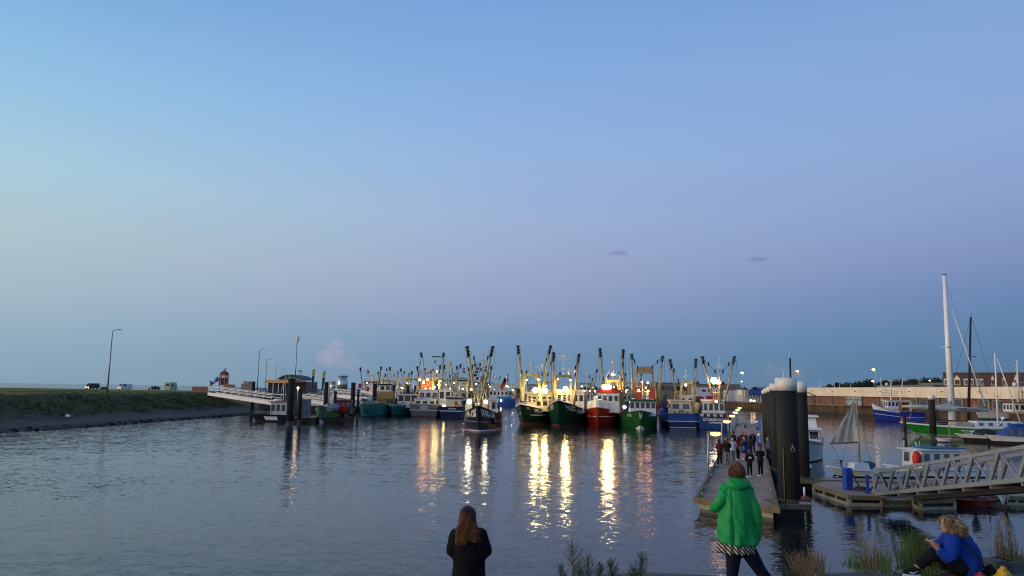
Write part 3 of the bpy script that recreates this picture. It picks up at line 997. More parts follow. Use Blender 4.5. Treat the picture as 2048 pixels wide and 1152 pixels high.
# gantry from photograph's proportions
def px_gantry(b, xl, xr, ytop, ybot, d, mt, spreadpx=3, w=.34, name='gantry', arch=True, legs=None):
    inv = ROOTM[b.name].inverted()
    mb = MB()
    lt, rt = PD(xl, ytop, d), PD(xr, ytop, d)
    lb, rb = PD(xl - spreadpx, ybot, d), PD(xr + spreadpx, ybot, d)
    mb.beam(lb, lt, w, w, 0, (0, 1, 0)); mb.beam(rb, rt, w, w, 0, (0, 1, 0))
    for a, e in ((lb, lt), (rb, rt)):
        mb.beam(a + Vector((0, 2.2, 0)), e + Vector((0, .2, -.4)), w * .5, w * .5, 0, (0, 1, 0))
    if arch:
        dx = (rt - lt)
        mb.beam(lt + dx * .02 + Vector((0, 0, -1.7)), lt + dx * .26, .26, .34, 0, (0, 1, 0))
        mb.beam(rt - dx * .02 + Vector((0, 0, -1.7)), rt - dx * .26, .26, .34, 0, (0, 1, 0))
    o = mb.build(name, mt, b, world=True)
    m2 = MB(); dx = (rt - lt) * .05
    m2.beam(lt - dx, rt + dx, .6, .42, 0)
    m2.build('cross_beam', mt, o, world=True)
    return o
px_gantry(b, 1048.5, 1078, 750, 802, WD - 5, M_yellow, 3, .42)
railing(b, [inv @ PD(x, 747, WD - 5) for x in (1049, 1064, 1079)], 1.05, 2, post=1.2)
c1 = PD(1079, 748, WD - 5)
boom(b, PD(1043.5, 800, WD - 5), PD(1036, 692, WD - 5), .2, M_yellow, chain=PD(1044, 748, WD - 5))
boom(b, PD(1082, 800, WD - 5), PD(1101, 692, WD - 5), .2, M_yellow, chain=PD(1083, 752, WD - 5))
for dx in (-1, 1):
    for s in (0, 1):
        pass
mp = inv @ PD(1063, 748, WD - 4); mt_ = inv @ PD(1063, 714, WD - 4)
mast(b, mp.x, mp.y, mp.z, mt_.z, M_white, ((.2, .3), (.9, .35)), False, .1)
dome(b, inv @ PD(1063, 727, WD - 4.2), .32)
wp = inv @ PD(1084, 812, WD + 1)
cabin('wheelhouse', wp.x, wp.y, 2.0, 4.6, 3.4, 2.9, b, M_cream, 5, 3, 1, wz=(.5, .85), roof=.35)
cabin('forecastle_house', wp.x - 1.0, wp.y + 2.9, 2.1, 2.2, 2.0, 1.9, b, M_cream, 2, 1, 1)
for px, py in ((1071, 780.5), (1090.5, 781.5)): floodlight(b, PD(px, py, WD - 6.2), .36)
floodlight(b, PD(1053.5, 760, WD - 5.4), .14, L_small); floodlight(b, PD(1077, 759, WD - 5.4), .14, L_small)
wires(b, [(inv @ PD(1063, 748, WD - 5), S(-1, .98, 3.2)), (inv @ PD(1031, 740, WD - 5), S(1, .9, 3))])
netheap(b, (0, 6.2, 2.4), (1.3, 1.3, .8))

# ---------------------------------------------------------------- VD6, second dark green with bluff bow
rz = PI - .26; L = 25.
loc = place(1119, 852.5, rz, L)
b = thing('trawler', 'dark green trawler with bluff bow and three slanting white stripes on each side', 'trawler', loc, rz, GRP)
inv = ROOTM[b.name].inverted()
M_dgreen2 = pm('bottle_green_hull', (.008, .040, .026), .35, var=.2, dirt=(.02, .02, .012), ds=.5, dirt_amt=.5, spec=.15)
S = hull(b, 6.7, L, 4.05, 2.0, 2.3, M_dgreen2, M_boot, b, rake=1.5, pd=3.6, pw=2.6, zboot=.2, capm=M_white, cap=.1)
hull_text(S, 'VD6', -1, .80, 2.15, .95, L, slope=.07)
for k in range(3):
    hull_stripe(S, lambda t, k=k: 2.95 + .9 * (t - .9) * 4 - .24 * k, .86, .955 - .008 * k, .07, M_letter, (-1,), 'bow_mark', 8)
    hull_stripe(S, lambda t, k=k: 2.95 + .9 * (t - .9) * 7 - .24 * k, .89, .945, .07, M_letter, (1,), 'bow_mark', 8)
WD = 123.
px_gantry(b, 1112, 1141, 752, 806, WD - 3, M_tan, 1, .3, arch=False)
railing(b, [inv @ PD(x, 749, WD - 3) for x in (1116, 1130, 1146)], .95, 2, post=1.2)
boom(b, PD(1107, 806, WD - 4), PD(1107, 706, WD - 4), .2, M_tan, chain=PD(1095, 752, WD - 4))
boom(b, PD(1147.5, 814, WD - 4), PD(1158, 709, WD - 4), .17, M_tan, chain=PD(1150, 752, WD - 4))
mp = inv @ PD(1127, 750, WD - 2); mt_ = inv @ PD(1126.5, 713, WD - 2)
mast(b, mp.x, mp.y, mp.z, mt_.z, M_white, ((.3, .4), (.82, .8)), False, .08)
mb = MB(); mb.box((mt_.x, mt_.y, mt_.z), (1.0, .35, .22)); mb.build('radar', M_dome, b)
dome(b, inv @ PD(1139.5, 744, WD - 2), .38); dome(b, inv @ PD(1152, 744, WD + 2), .38); dome(b, inv @ PD(1086, 732, WD + 3), .36)
wp = inv @ PD(1144, 812, WD + 1.5)
cabin('wheelhouse', wp.x, wp.y, 2.0, 4.6, 3.6, 3.3, b, M_white, 5, 3, 1, wz=(.55, .88), roof=.4)
cabin('aft_house', wp.x - 2.0, wp.y - 3.8, 2.0, 1.6, 2.2, 1.7, b, M_cream, 2, 2, 1)
floodlight(b, PD(1131, 778.5, WD - 4.6), .38); floodlight(b, PD(1116, 758, WD - 3.4), .14, L_small); floodlight(b, PD(1141, 760, WD - 3.4), .14, L_small)
floodlight(b, PD(1161.5, 783, WD), .2, L_flood)
railing(b, [S(1, t, S.sheer(t)) for t in (.86, .93, .97)] + [S(-1, t, S.sheer(t)) for t in (.97, .93, .86)], .8, 2, post=1.6)
mb = MB(); P = inv @ PD(1158, 822, WD + 3)
for k in range(6): mb.box((P.x - .25 * k, P.y - .3 * k, 2.7), (.2, .25, 1.5))
mb.build('gear_rack', M_yellow, b)

# ---------------------------------------------------------------- red boat
rz = PI - .22; L = 21.
loc = place(1196, 853.5, rz, L)
b = thing('trawler', 'red trawler with white foredeck shelter and red roofed wheelhouse', 'trawler', loc, rz, GRP)
inv = ROOTM[b.name].inverted()
M_redh = pm('red_hull', (.33, .018, .012), .4, var=.2, dirt=(.10, .012, .01), ds=.7, dirt_amt=.5)
S = hull(b, 5.9, L, 3.0, 2.2, 2.3, M_redh, M_redh, b, rake=1.3, pd=3.2, pw=2.5, zboot=.2, capm=M_redh)
hull_stripe(S, lambda t: 1.45 + .5 * (t - .8), .5, .99, .12, M_letter)
for dx in (-.5, .5):
    pass
mb = text_mb('V', 1.0, lambda x, y: S(1 if x > 0 else -1, .995 - abs(x) * .02, 2.35 + y, .12), bold=.0)
mb.build('bow_emblem', pm('faded_red', (.45, .12, .09), .5), S.h, fix=False)
WD = 121.
# white whaleback (foredeck shelter) over the bow
mb = MB(); rings = []
for t in (.58, .66, .74, .82, .88, .93, .965, .985):
    z0 = S.sheer(t); l_ = S(-1, t, z0); r_ = S(1, t, z0)
    rings.append([Vector((l_.x * .985, l_.y, z0 + .05)), Vector((l_.x * .93, l_.y - .1, z0 + 1.25)), Vector((0, l_.y - .1, z0 + 1.45)), Vector((r_.x * .93, r_.y - .1, z0 + 1.25)), Vector((r_.x * .985, r_.y, z0 + .05))])
mb.loft(rings, closed=False, smooth=False)
e = rings[-1]; mb.add(e, [(0, 1, 2, 3, 4)])
mb.build('foredeck_shelter', M_white, b)
wp = inv @ PD(1217, 812, WD + .8)
railing(b, [(e.x * .93, e.y, S.sheer(t) + 1.3) for t, e in [(t, S(-1, t, 2)) for t in (.62, .8, .93)]][::1], .9, 2, post=1.0)
railing(b, [(e.x * .93, e.y, S.sheer(t) + 1.3) for t, e in [(t, S(1, t, 2)) for t in (.62, .8, .93)]], .9, 2, post=1.0)
cabin('wheelhouse', wp.x, wp.y, 2.2, 3.6, 3.0, 3.1, b, M_white, 4, 3, 1, wz=(.55, .86), roof=.5, roofm=M_redp, over=.1)
dome(b, inv @ PD(1191.5, 796, WD - 1), .42)
px_gantry(b, 1214, 1239, 762, 812, WD + 2.5, M_yellow, 3, .4)
mb = MB(); mb.beam(PD(1212, 785, WD + 2.5), PD(1243, 785, WD + 2.5), .2, .2); mb.build('cross_bar', M_yellow, b, world=True)
boom(b, PD(1206.5, 797, WD), PD(1200, 698, WD), .2, M_boomgrey, chain=PD(1207, 762, WD))
boom(b, PD(1246.5, 811, WD + 1), PD(1246, 700, WD + 1), .2, M_boomgrey, chain=PD(1244, 764, WD))
mb = MB(); q0 = PD(1226, 726, WD + 1)
for x in (1211, 1241): mb.cyl(PD(x, 758, WD + 1), q0, .07, .05, 6)
mb.cyl(PD(1226, 760, WD + 2.6), q0, .06, .05, 6); mb.cyl(PD(1224, 742, WD + 1), PD(1242, 743, WD + 1), .05, .05, 6)
for x in (1219, 1222, 1226, 1232): mb.cyl(PD(1226, 727, WD + 1), PD(x, 704 + abs(x - 1226), WD + 1), .018, .012, 4)
o = mb.build('tripod_mast', M_white, b, world=True)
dome(b, inv @ PD(1226, 723, WD + 1), .22)
floodlight(b, PD(1210.5, 774.5, WD - .8), .36); floodlight(b, PD(1218.5, 774.5, WD - .8), .36); floodlight(b, PD(1225, 748.5, WD + .8), .17, L_amber); floodlight(b, PD(1229, 749.5, WD + .8), .12, L_red)
floodlight(b, PD(1249, 814, WD - 3), .26, L_small)

# ---------------------------------------------------------------- green boat with white V
rz = PI - .12; L = 20.
loc = place(1281, 858, rz, L)
b = thing('trawler', 'bright green trawler with a white V on its bow and forward wheelhouse', 'trawler', loc, rz, GRP)
inv = ROOTM[b.name].inverted()
M_greenh = pm('leaf_green_hull', (.008, .095, .025), .35, var=.2, dirt=(.02, .05, .02), ds=.7, dirt_amt=.5)
S = hull(b, 6.2, L, 2.75, 1.8, 2.0, M_greenh, M_greenh, b, rake=1.4, pd=3.0, pw=2.3, zboot=.1, capm=M_greenh)
mb = text_mb('V', 1.25, lambda x, y: S(1 if x > 0 else -1, .995 - abs(x) * .018, 2.0 + y, .14), bold=.03)
mb.build('bow_emblem', M_letter, S.h, fix=False)
hull_text(S, 'LO.8', -1, .875, 1.95, .62, L, mt=M_letgrey)
hull_text(S, 'LO.8', 1, .875, 1.95, .62, L, mt=M_letgrey)
hull_stripe(S, lambda t: 1.35, .5, .985, .06, pm('pale_green', (.06, .16, .08), .5))
bulb_mark(S, .93, .55, M_letter)
WD = 117.
wp = inv @ PD(1284.5, 830, WD)
cabin('wheelhouse', wp.x, wp.y, 1.9, 4.0, 3.0, 2.2, b, M_white, 5, 3, 1, wz=(.50, .93), roof=.28, roofm=M_greenh, over=.15, glass=M_glass, winw=.86)
dome(b, inv @ PD(1267, 801, WD + .5), .36); dome(b, inv @ PD(1304.5, 802, WD + .5), .34)
px_gantry(b, 1274.5, 1304, 736, 806, WD + 5, M_tan, 6, .26, arch=False)
mb = MB(); mb.beam(PD(1273, 742, WD + 5), PD(1305, 742, WD + 5), .5, .8); mb.build('cross_beam', M_tan, b, world=True)
M_orp = pm('funnel_orange', (.50, .075, .02), .5, var=.25)
mb = MB()
mb.beam(PD(1276.5, 806, WD + 4), PD(1280, 772, WD + 4), 1.0, 1.0, 0, (0, 1, 0)); mb.build('funnel', M_orp, b, world=True)
mb = MB(); mb.beam(PD(1305.5, 806, WD + 4), PD(1303, 774, WD + 4), .8, .8, 0, (0, 1, 0)); mb.build('funnel', M_orp, b, world=True)
boom(b, PD(1265.5, 800, WD + 4), PD(1263, 709, WD + 4), .17, M_tan, M_blackgreen, chain=PD(1276, 738, WD + 4), head=.7)
boom(b, PD(1315.5, 812, WD + 4), PD(1325, 713, WD + 4), .17, M_tan, M_blackgreen, chain=PD(1303, 736, WD + 4), head=.7)
mb = MB(); mb.cyl(PD(1285.5, 805, WD + 1), PD(1285, 756, WD + 1), .1, .08, 8)
for y_, a_ in ((773, 12), (783.5, 15)): mb.cyl(PD(1285 - a_, y_, WD + 1), PD(1285 + a_, y_, WD + 1), .05, .05, 6)
mb.build('mast', M_white, b, world=True)
mb = MB(); mb.cyl(PD(1293, 808, WD + 1), PD(1294.5, 792, WD + 1), .22, .12, 8); mb.ball(PD(1294.5, 790, WD + 1), .22, 8, 6); mb.build('searchlight', M_dome, b, world=True)
floodlight(b, PD(1284, 764, WD + .9), .13, L_red); floodlight(b, PD(1295.5, 765.5, WD + .9), .15, L_red); floodlight(b, PD(1277.5, 780.5, WD + .9), .13, L_ambdim); floodlight(b, PD(1296, 782, WD + .9), .15, L_ambdim)
floodlight(b, PD(1253.5, 780, WD + 4), .14, L_small)
buoyring(b, inv @ PD(1312, 823, WD), .4, 'y'); 
mb = MB(); mb.add([PD(1327, 792, WD + 9), PD(1322, 815, WD + 9), PD(1330, 818, WD + 9), PD(1334, 790, WD + 9)], [(0, 1, 2, 3)])
mb.cyl(PD(1329, 822, WD + 9), PD(1333, 782, WD + 9), .05, .05, 6)
mb.build('stern_flag', pm('flag_blue', (.08, .09, .2), .8), b, world=True)

# ---------------------------------------------------------------- blue boat seen from astern with cream deckhouse
rz = -.06; L = 18.
loc = place(1366, 857.5, rz, L, 'stern')
b = thing('trawler', 'royal blue trawler with white sheer line and cream deckhouse', 'trawler', loc, rz, GRP)
inv = ROOTM[b.name].inverted()
M_blueh = pm('royal_hull', (.02, .075, .30), .35, var=.2, dirt=(.02, .04, .12), ds=.7, dirt_amt=.4)
M_blued = pm('deep_blue_hull', (.008, .018, .085), .35, var=.2)
S = hull(b, 5.0, L, 3.0, 1.9, 2.25, M_blueh, M_blued, b, rake=1.5, tr=.92, zboot=1.0)
mb = MB(); mb.box((0, -L / 2 - .03, 1.12), (4.7, .06, .11)); mb.box((0, -L / 2 - .03, .18), (4.0, .06, .1)); mb.build('hull_stripe', M_letter, S.h)
hull_stripe(S, lambda t: 1.1, 0, .9, .08, M_letter)
WD = 114.
cabin('deckhouse', -.05, -L / 2 + 2.6, 1.6, 3.15, 2.6, 2.55, b, M_cream, 0, 1, 1, roof=.22, back=2, wz=(.52, .85), glass=M_glass_w)
buoyring(b, (-.05, -L / 2 + 1.18, 2.35), .36, 'y', pm('ring_brown', (.25, .1, .06)))
for s in (-1, 1):
    mb = MB(); mb.torus((s * .95 - .05, -L / 2 + 1.22, 2.4), .15, .05, 'y', 10, 5); mb.build('porthole', M_black, b)
px_gantry(b, 1363, 1384.5, 766, 828, WD + 8, M_yellow, 3, .34, arch=False)
boom(b, PD(1357.5, 815, WD + 8), PD(1340, 720, WD + 8), .15, M_boomgrey, chain=PD(1358, 765, WD + 8))
boom(b, PD(1390, 828, WD + 8), PD(1391.5, 719, WD + 8), .17, M_boomgrey)
mp = inv @ PD(1371.5, 765, WD + 8); mt_ = inv @ PD(1370.5, 736, WD + 8)
mast(b, mp.x, mp.y, mp.z, mt_.z, M_white, ((.4, .25), (.8, .3)), False, .09)
wp = inv @ PD(1372, 800, WD + 9)
cabin('wheelhouse', wp.x, wp.y, 2.0, 2.6, 2.2, 3.0, b, M_white, 3, 2, 1, back=2)
mb = MB(); mb.beam(PD(1350, 784, WD + 6), PD(1374, 784, WD + 6), .16, .16); mb.beam(PD(1350, 784, WD + 6), PD(1348, 812, WD + 6), .14, .14, 0, (0, 1, 0)); mb.beam(PD(1368, 784, WD + 6), PD(1376, 825, WD + 6), .14, .14, 0, (0, 1, 0))
mb.build('net_frame', M_tan, b, world=True)
floodlight(b, PD(1371.5, 770, WD + 7.5), .2, L_small)
mb = MB(); mb.torus((0, 0, 0), .5, .14, 'y')
mb = MB()
for k in range(5): mb.ball(PD(1392 + k * 3, 797 + (k % 2) * 3, WD + 9), .35, 7, 5)
mb.build('trawl_bobbins', M_rust, b, world=True)
mb = MB(); mb.cyl(inv @ PD(1394, 826, WD + 2), inv @ PD(1394, 805, WD + 2), .3, .3, 8); mb.build('winch_drum', M_tan, b)

# ---------------------------------------------------------------- STORMVOGEL, seen from astern
rz = -.16; L = 20.
loc = place(1430, 859.5, rz, L, 'stern')
b = thing('trawler', 'blue trawler STORMVOGEL moored by the jetty with checkered stern band', 'trawler', loc, rz, GRP)
inv = ROOTM[b.name].inverted()
M_sth = pm('sea_blue_hull', (.010, .055, .19), .4, var=.25, dirt=(.02, .03, .07), ds=.6, dirt_amt=.5)
S = hull(b, 5.2, L, 3.3, 2.0, 2.35, M_sth, M_bootb, b, rake=1.6, tr=.95, zboot=.05)
ys = -L / 2 - .03
transom_text('STORMVOGEL', .05, ys - .03, 1.45, .56, S.h)
transom_text('LAUWERSOOG', .05, ys - .03, 1.02, .26, S.h)
mb = MB()
mb.box((0, ys, 2.14), (5.0, .06, .40)); mb.build('stern_band', pm('band_navy', (.012, .014, .05), .5), S.h)
for k in range(5):
    x = -1.9 + k * .95
    mb = MB(); mb.add([(x - .26, ys - .05, 2.30), (x - .14, ys - .05, 1.97), (x + .28, ys - .05, 1.97), (x + .24, ys - .05, 2.30)], [(0, 1, 2, 3)])
    mb.build('check_mark', M_letter, S.h)
    mb = MB(); mb.box((x + .07, ys - .07, 2.12), (.13, .03, .15)); mb.build('check_centre', M_redp, S.h)
WD = 112.
wp = inv @ PD(1430, 830, WD + 3.0); wp.y = -L / 2 + 2.6
cabin('wheelhouse', wp.x, wp.y, 1.9, 3.25, 2.4, 2.35, b, M_white, 0, 2, 1, back=4, wz=(.38, .86), roof=.25, glass=pm('green_glass', (.05, .10, .10), .12), winw=.84)
mb = MB(); mb.box((wp.x, wp.y - .1, 2.2), (3.0, 2.5, .5)); mb.build('house_base', pm('varnish_wood', (.34, .16, .05), .4, var=.25), b)
boom(b, PD(1424, 790, WD + 5), PD(1404, 714, WD + 5), .15, M_tan, chain=PD(1432, 745, WD + 5), head=.9)
boom(b, PD(1449, 806, WD + 5), PD(1469, 714, WD + 5), .15, M_tan, chain=PD(1444, 745, WD + 5), head=.9)
mb = MB(); mb.cyl(PD(1439.5, 806, WD + 4), PD(1439, 736, WD + 4), .17, .10, 8)
for y_, a_ in ((752, 5), (786, 14)): mb.cyl(PD(1439 - a_, y_, WD + 4), PD(1439 + a_, y_, WD + 4), .07, .07, 6)
mb.build('mast', M_tan, b, world=True)
mb = MB(); mb.cyl(PD(1438.8, 736, WD + 4), PD(1438.5, 711, WD + 4), .09, .05, 8); mb.box(PD(1439, 733, WD + 4), (.9, .2, .3)); mb.build('topmast', M_white, b, world=True)
floodlight(b, PD(1428, 761.5, WD + 3.4), .48, L_floodw); floodlight(b, PD(1434.5, 765, WD + 3.6), .2, L_amber)
floodlight(b, PD(1440, 765, WD + 3.4), .14, L_ambdim); floodlight(b, PD(1432.5, 803, WD + 2.2), .18, L_ambdim)
mb = MB()
for k in range(7): mb.beam(PD(1426 + k * 1.6, 808, WD + 4), PD(1428 + k * 1.2, 780 + (k % 3) * 5, WD + 4.4), .14, .14)
mb.build('net_rollers', pm('lit_rust', (.35, .16, .05), .7, var=.3), b, world=True)
mb = MB()
for k in range(5): mb.box(PD(1455 + k * 2.5, 832 - k * .5, WD + 2 + k * .6), (.5, .6, .8), k)
mb.build('deck_gear', pm('dull_red', (.14, .03, .025), .7), b, world=True)
for k in range(2):
    mb = MB(); a = S(1, .02, 2.0); mb.tube([a, a + Vector((1.2, 1, -.7)), a + Vector((2.8, 1.6 + 2 * k, -1.25))], .03, 5); mb.build('mooring_line', M_wirel, b)

# ---------------------------------------------------------------- grey stern boat
rz = -.08; L = 22.
loc = place(847, 833.5, rz, L, 'stern')
b = thing('trawler', 'grey trawler seen from astern with orange lit deck gear', 'trawler', loc, rz, GRP)
inv = ROOTM[b.name].inverted()
M_greyh = pm('slate_hull', (.10, .115, .13), .45, var=.2, dirt=(.10, .05, .03), ds=.7, dirt_amt=.4)
S = hull(b, 6.1, L, 3.4, 2.0, 2.35, M_greyh, M_boot, b, rake=1.6, tr=.93, zboot=.15)
mb = MB(); mb.box((0, -L / 2 - .03, 1.3), (5.75, .06, .1)); mb.build('hull_stripe', M_letter, S.h)
hull_stripe(S, lambda t: 1.3, 0, .9, .09, M_letter)
transom_text('WILLEM 28', 0, -L / 2 - .05, 1.98, .32, S.h); transom_text('ZOUTKAMP', 0, -L / 2 - .05, 1.66, .24, S.h)
WD = 150.
cabin('deckhouse', 0, -L / 2 + 2.2, 1.6, 4.4, 2.2, 1.75, b, M_white, 0, 1, 1, back=3, wz=(.5, .85), roof=.15)
cabin('wheelhouse', .1, -L / 2 + 5.4, 2.2, 4.0, 3.0, 3.0, b, M_white, 3, 3, 1, back=3, wz=(.5, .85))
for x in (-1.5, 1.3): buoyring(b, (x, -L / 2 + 3.7, 3.95), .42, 'y', pm('ring_pale', (.6, .3, .2), .6))
boom(b, PD(851, 765, WD + 4), PD(842, 706, WD + 4), .2, pm('boom_pale', (.6, .6, .58), .4), head=.7, chain=PD(838, 748, WD + 4))
boom(b, PD(883.5, 798, WD + 4), PD(887, 706, WD + 4), .22, M_boomgrey, head=.7)
px_gantry(b, 866.5, 878.5, 755, 784, WD + 6, M_yellow, 1, .42, arch=False)
mb = MB(); mb.cyl(PD(872, 755, WD + 5), PD(871.5, 718, WD + 5), .09, .07, 8)
for s in (-7, 7): mb.cyl(PD(872 + s, 752, WD + 5), PD(871.7, 722, WD + 5), .04, .04, 5)
mb.build('mast', M_white, b, world=True)
mb = MB(); mb.beam(PD(863.5, 713.5, WD + 5), PD(882, 713.5, WD + 5), .25, .22); mb.build('radar', M_black, b, world=True)
for (x0, y0, x1, y1) in ((828, 800, 840, 748), (835, 795, 852, 742), (860, 742, 868, 738), (846, 750, 870, 740)):
    mb = MB(); mb.beam(PD(x0, y0, WD + 8), PD(x1, y1, WD + 8), .25, .25); mb.build('trawl_beam', M_rust if x0 > 840 else M_tan, b, world=True)
mb = MB()
for k in range(6): mb.beam(PD(844 + k * 4, 785, WD + 7), PD(845 + k * 3.6, 757, WD + 7.5), .34, .34, 0, (0, 1, 0))
mb.build('net_frame', pm('orange_lit_gear', (.5, .2, .05), .6, var=.3), b, world=True)  # orange glow of the deck lamps put into the gear's colour
for (x, y, r_, m_) in ((855, 759, .18, L_ambdim), (848, 763, .15, L_amber), (839.5, 759.5, .24, L_small), (851, 777, .15, L_red), (847, 766, .14, L_ambdim), (874, 742.5, .15, L_amber), (860, 776, .14, L_red), (881, 762, .13, L_small), (876, 770, .14, L_flood), (869, 775, .14, L_flood)):
    floodlight(b, PD(x, y, WD + 5.6), r_, m_, box=False)

# ---------------------------------------------------------------- navy stern boat
rz = -.10; L = 20.
loc = place(902, 835.5, rz, L, 'stern')
b = thing('trawler', 'navy blue trawler seen from astern with cream cabin and life ring', 'trawler', loc, rz, GRP)
inv = ROOTM[b.name].inverted()
M_navy2 = pm('ink_hull', (.012, .022, .07), .4, var=.2, spec=.15)
S = hull(b, 4.9, L, 3.2, 2.0, 2.1, M_navy2, M_bootb, b, rake=1.6, tr=.94, zboot=.05)
mb = MB(); mb.box((0, -L / 2 - .03, 1.28), (4.6, .06, .13)); mb.build('hull_stripe', M_letter, S.h)
transom_text('HENDRIK', .2, -L / 2 - .05, 1.72, .36, S.h, M_letgrey)
WD = 146.
cabin('deckhouse', .25, -L / 2 + 2.2, 1.6, 3.0, 2.0, 2.3, b, M_cream, 0, 1, 1, back=0, roof=.2)
mb = MB(); mb.box((.7, -L / 2 + 1.18, 2.9), (.36, .06, .5)); mb.build('window', M_glass, b)
mb = MB(); mb.box((.2, -L / 2 + 1.1, 3.75), (3.2, .1, .3)); mb.build('rolled_awning', M_black, b)
buoyring(b, (.9, -L / 2 + 1.15, 2.2), .4, 'y')
boom(b, PD(908, 783, WD + 6), PD(899.5, 724, WD + 6), .17, M_yellow, M_yellow, head=.5)
boom(b, PD(943, 775, WD + 8), PD(949, 723, WD + 8), .17, M_yellow, M_yellow, head=.5)
wp = inv @ PD(892, 800, WD + 8)
cabin('wheelhouse', wp.x, wp.y, 2.0, 2.6, 2.6, 3.4, b, M_white, 3, 2, 1, back=2)
px_gantry(b, 917, 934, 760, 800, WD + 9, M_yellow, 1, .28, arch=False)
mb = MB(); mb.beam(PD(915, 762, WD + 9), PD(936, 762, WD + 9), .6, .5); mb.beam(PD(917, 771, WD + 9), PD(934, 771, WD + 9), .3, .3); mb.build('cross_beam', M_yellow, b, world=True)
mb = MB(); mb.cyl(PD(909, 770, WD + 6), PD(910, 744, WD + 6), .09, .07, 6); mb.box(PD(910, 748, WD + 6), (.9, .2, .3)); mb.box(PD(911, 754, WD + 6), (.5, .3, .9)); mb.build('mast', M_steel, b, world=True)
fl = MB()
for k, (c0, c1) in enumerate(((0, 0), (1, 1), (2, 2))):
    a = PD(925, 735 + k * 3.4, WD + 9); b2 = PD(930, 735.5 + k * 3.4, WD + 9.2); h_ = .34
    fl.quad(a, b2, b2 - Vector((0, 0, h_)), a - Vector((0, 0, h_)), k)
fl.cyl(PD(927.6, 760, WD + 9), PD(927, 726, WD + 9), .04, .03, 5, 3)
fl.build('tricolour_flag', [M_redp, M_white, M_blued, M_steel], b, world=True)
floodlight(b, PD(888, 812, WD + 3), .2, L_flood, box=False); floodlight(b, PD(942, 779, WD + 8), .16, L_flood, box=False)

# ---------------------------------------------------------------- teal ships and green workboat on the west side
M_teal = pm('teal_hull', (.012, .16, .17), .42, var=.2, dirt=(.03, .07, .07), ds=.7, dirt_amt=.5)
def barge(px, py, rz, L, B, zb, zm, label, mt, names=None, boot=M_bootb, zboot=.15, **kw):
    loc = place(px, py, rz, L)
    b = thing('work_ship', label, 'ship', loc, rz, 'work ships by the west piles')
    S = hull(b, B, L, zb, zm, zm + .2, mt, boot, b, rake=.9, pd=2.3, pw=1.9, zboot=zboot, **kw)
    if names:
        hull_text(S, names, -1, .86, zb - .62, .66, L); hull_text(S, names, 1, .88, zb - .62, .66, L)
    return b, S, ROOTM[b.name].inverted()
b, S, inv = barge(727, 833, PI - .12, 14, 4.9, 3.25, 2.1, 'teal ship with tall flared bow and white name', M_teal, 'ALIJDWERKER')
railing(b, [S(-1, t, S.sheer(t)) for t in (.5, .75, .9)], .9, 2)
mb = MB(); a = S(-1, .93, 1.1, .1); mb.tube([a + Vector((0, 0, .4)), a, a + Vector((.1, .2, -.3)), a + Vector((.1, .3, 0))], .1, 6); mb.build('anchor', M_black, b)
mb = MB(); mb.cyl(PD(734.5, 812, 141), PD(733, 758, 141), .06, .05, 6); mb.build('mast', M_tan, b, world=True)
for x, y in ((720, 772), (735.5, 778)):
    mb = MB(); mb.box(PD(x, y, 146), (.55, .5, .9)); mb.build('red_lantern_box', M_redp, b, world=True)
b, S, inv = barge(783.5, 831.5, PI - .12, 15, 4.4, 2.75, 1.7, 'smaller teal ship with low rounded bow', M_teal, 'VROUWEZAND')
mb = MB(); mb.cyl(PD(796, 806, 152), PD(796.5, 760, 152), .13, .09, 7); mb.cyl(PD(798, 780, 152), PD(812, 750, 152), .09, .07, 6); mb.build('mast', M_white, b, world=True)
wp = inv @ PD(818, 815, 158)
cabin('wheelhouse', wp.x, wp.y, 1.5, 4.4, 3.0, 2.7, b, M_white, 3, 2, 1, wz=(.5, .95), winw=.9)
buoyring(b, inv @ PD(824, 808, 156), .42, 'y'); buoyring(b, inv @ PD(806, 809, 156), .42, 'y', M_redp)
# ochre crane barge between them
loc = PZ(771, 828); 
b = thing('crane_ship', 'ochre deckhouse ship with two square front windows between teal bows', 'ship', (loc.x, loc.y, 0), 0)
mb = MB(); mb.box((0, 0, .8), (5.2, 7, 1.8)); mb.build('hull', M_bootb, b)
M_ochre = pm('ochre_paint', (.34, .23, .07), .6, var=.35, vs=1.2, dirt=(.10, .09, .05), ds=1.0, dirt_amt=.7)
cabin('deckhouse', -.2, -.2, 1.5, 3.9, 3, 3.3, b, M_ochre, 0, 0, 1, roof=0)
cabin('wheelhouse', -.1, -.1, 4.8, 2.5, 2.4, 1.35, b, M_white, 2, 1, -1, wz=(.2, .85), roofm=M_navy, winw=.72, roof=.25)
mb = MB()
for k in range(4): mb.beam((-1.6 + k, -1.9, 1.7), (-1.6 + k, -1.9, 3.0), .25, .2, 0, (0, 1, 0))
mb.beam((-1.9, -1.85, 3.1), (1.9, -1.85, 3.1), .2, .2); mb.build('rusty_frame', M_rust, b)
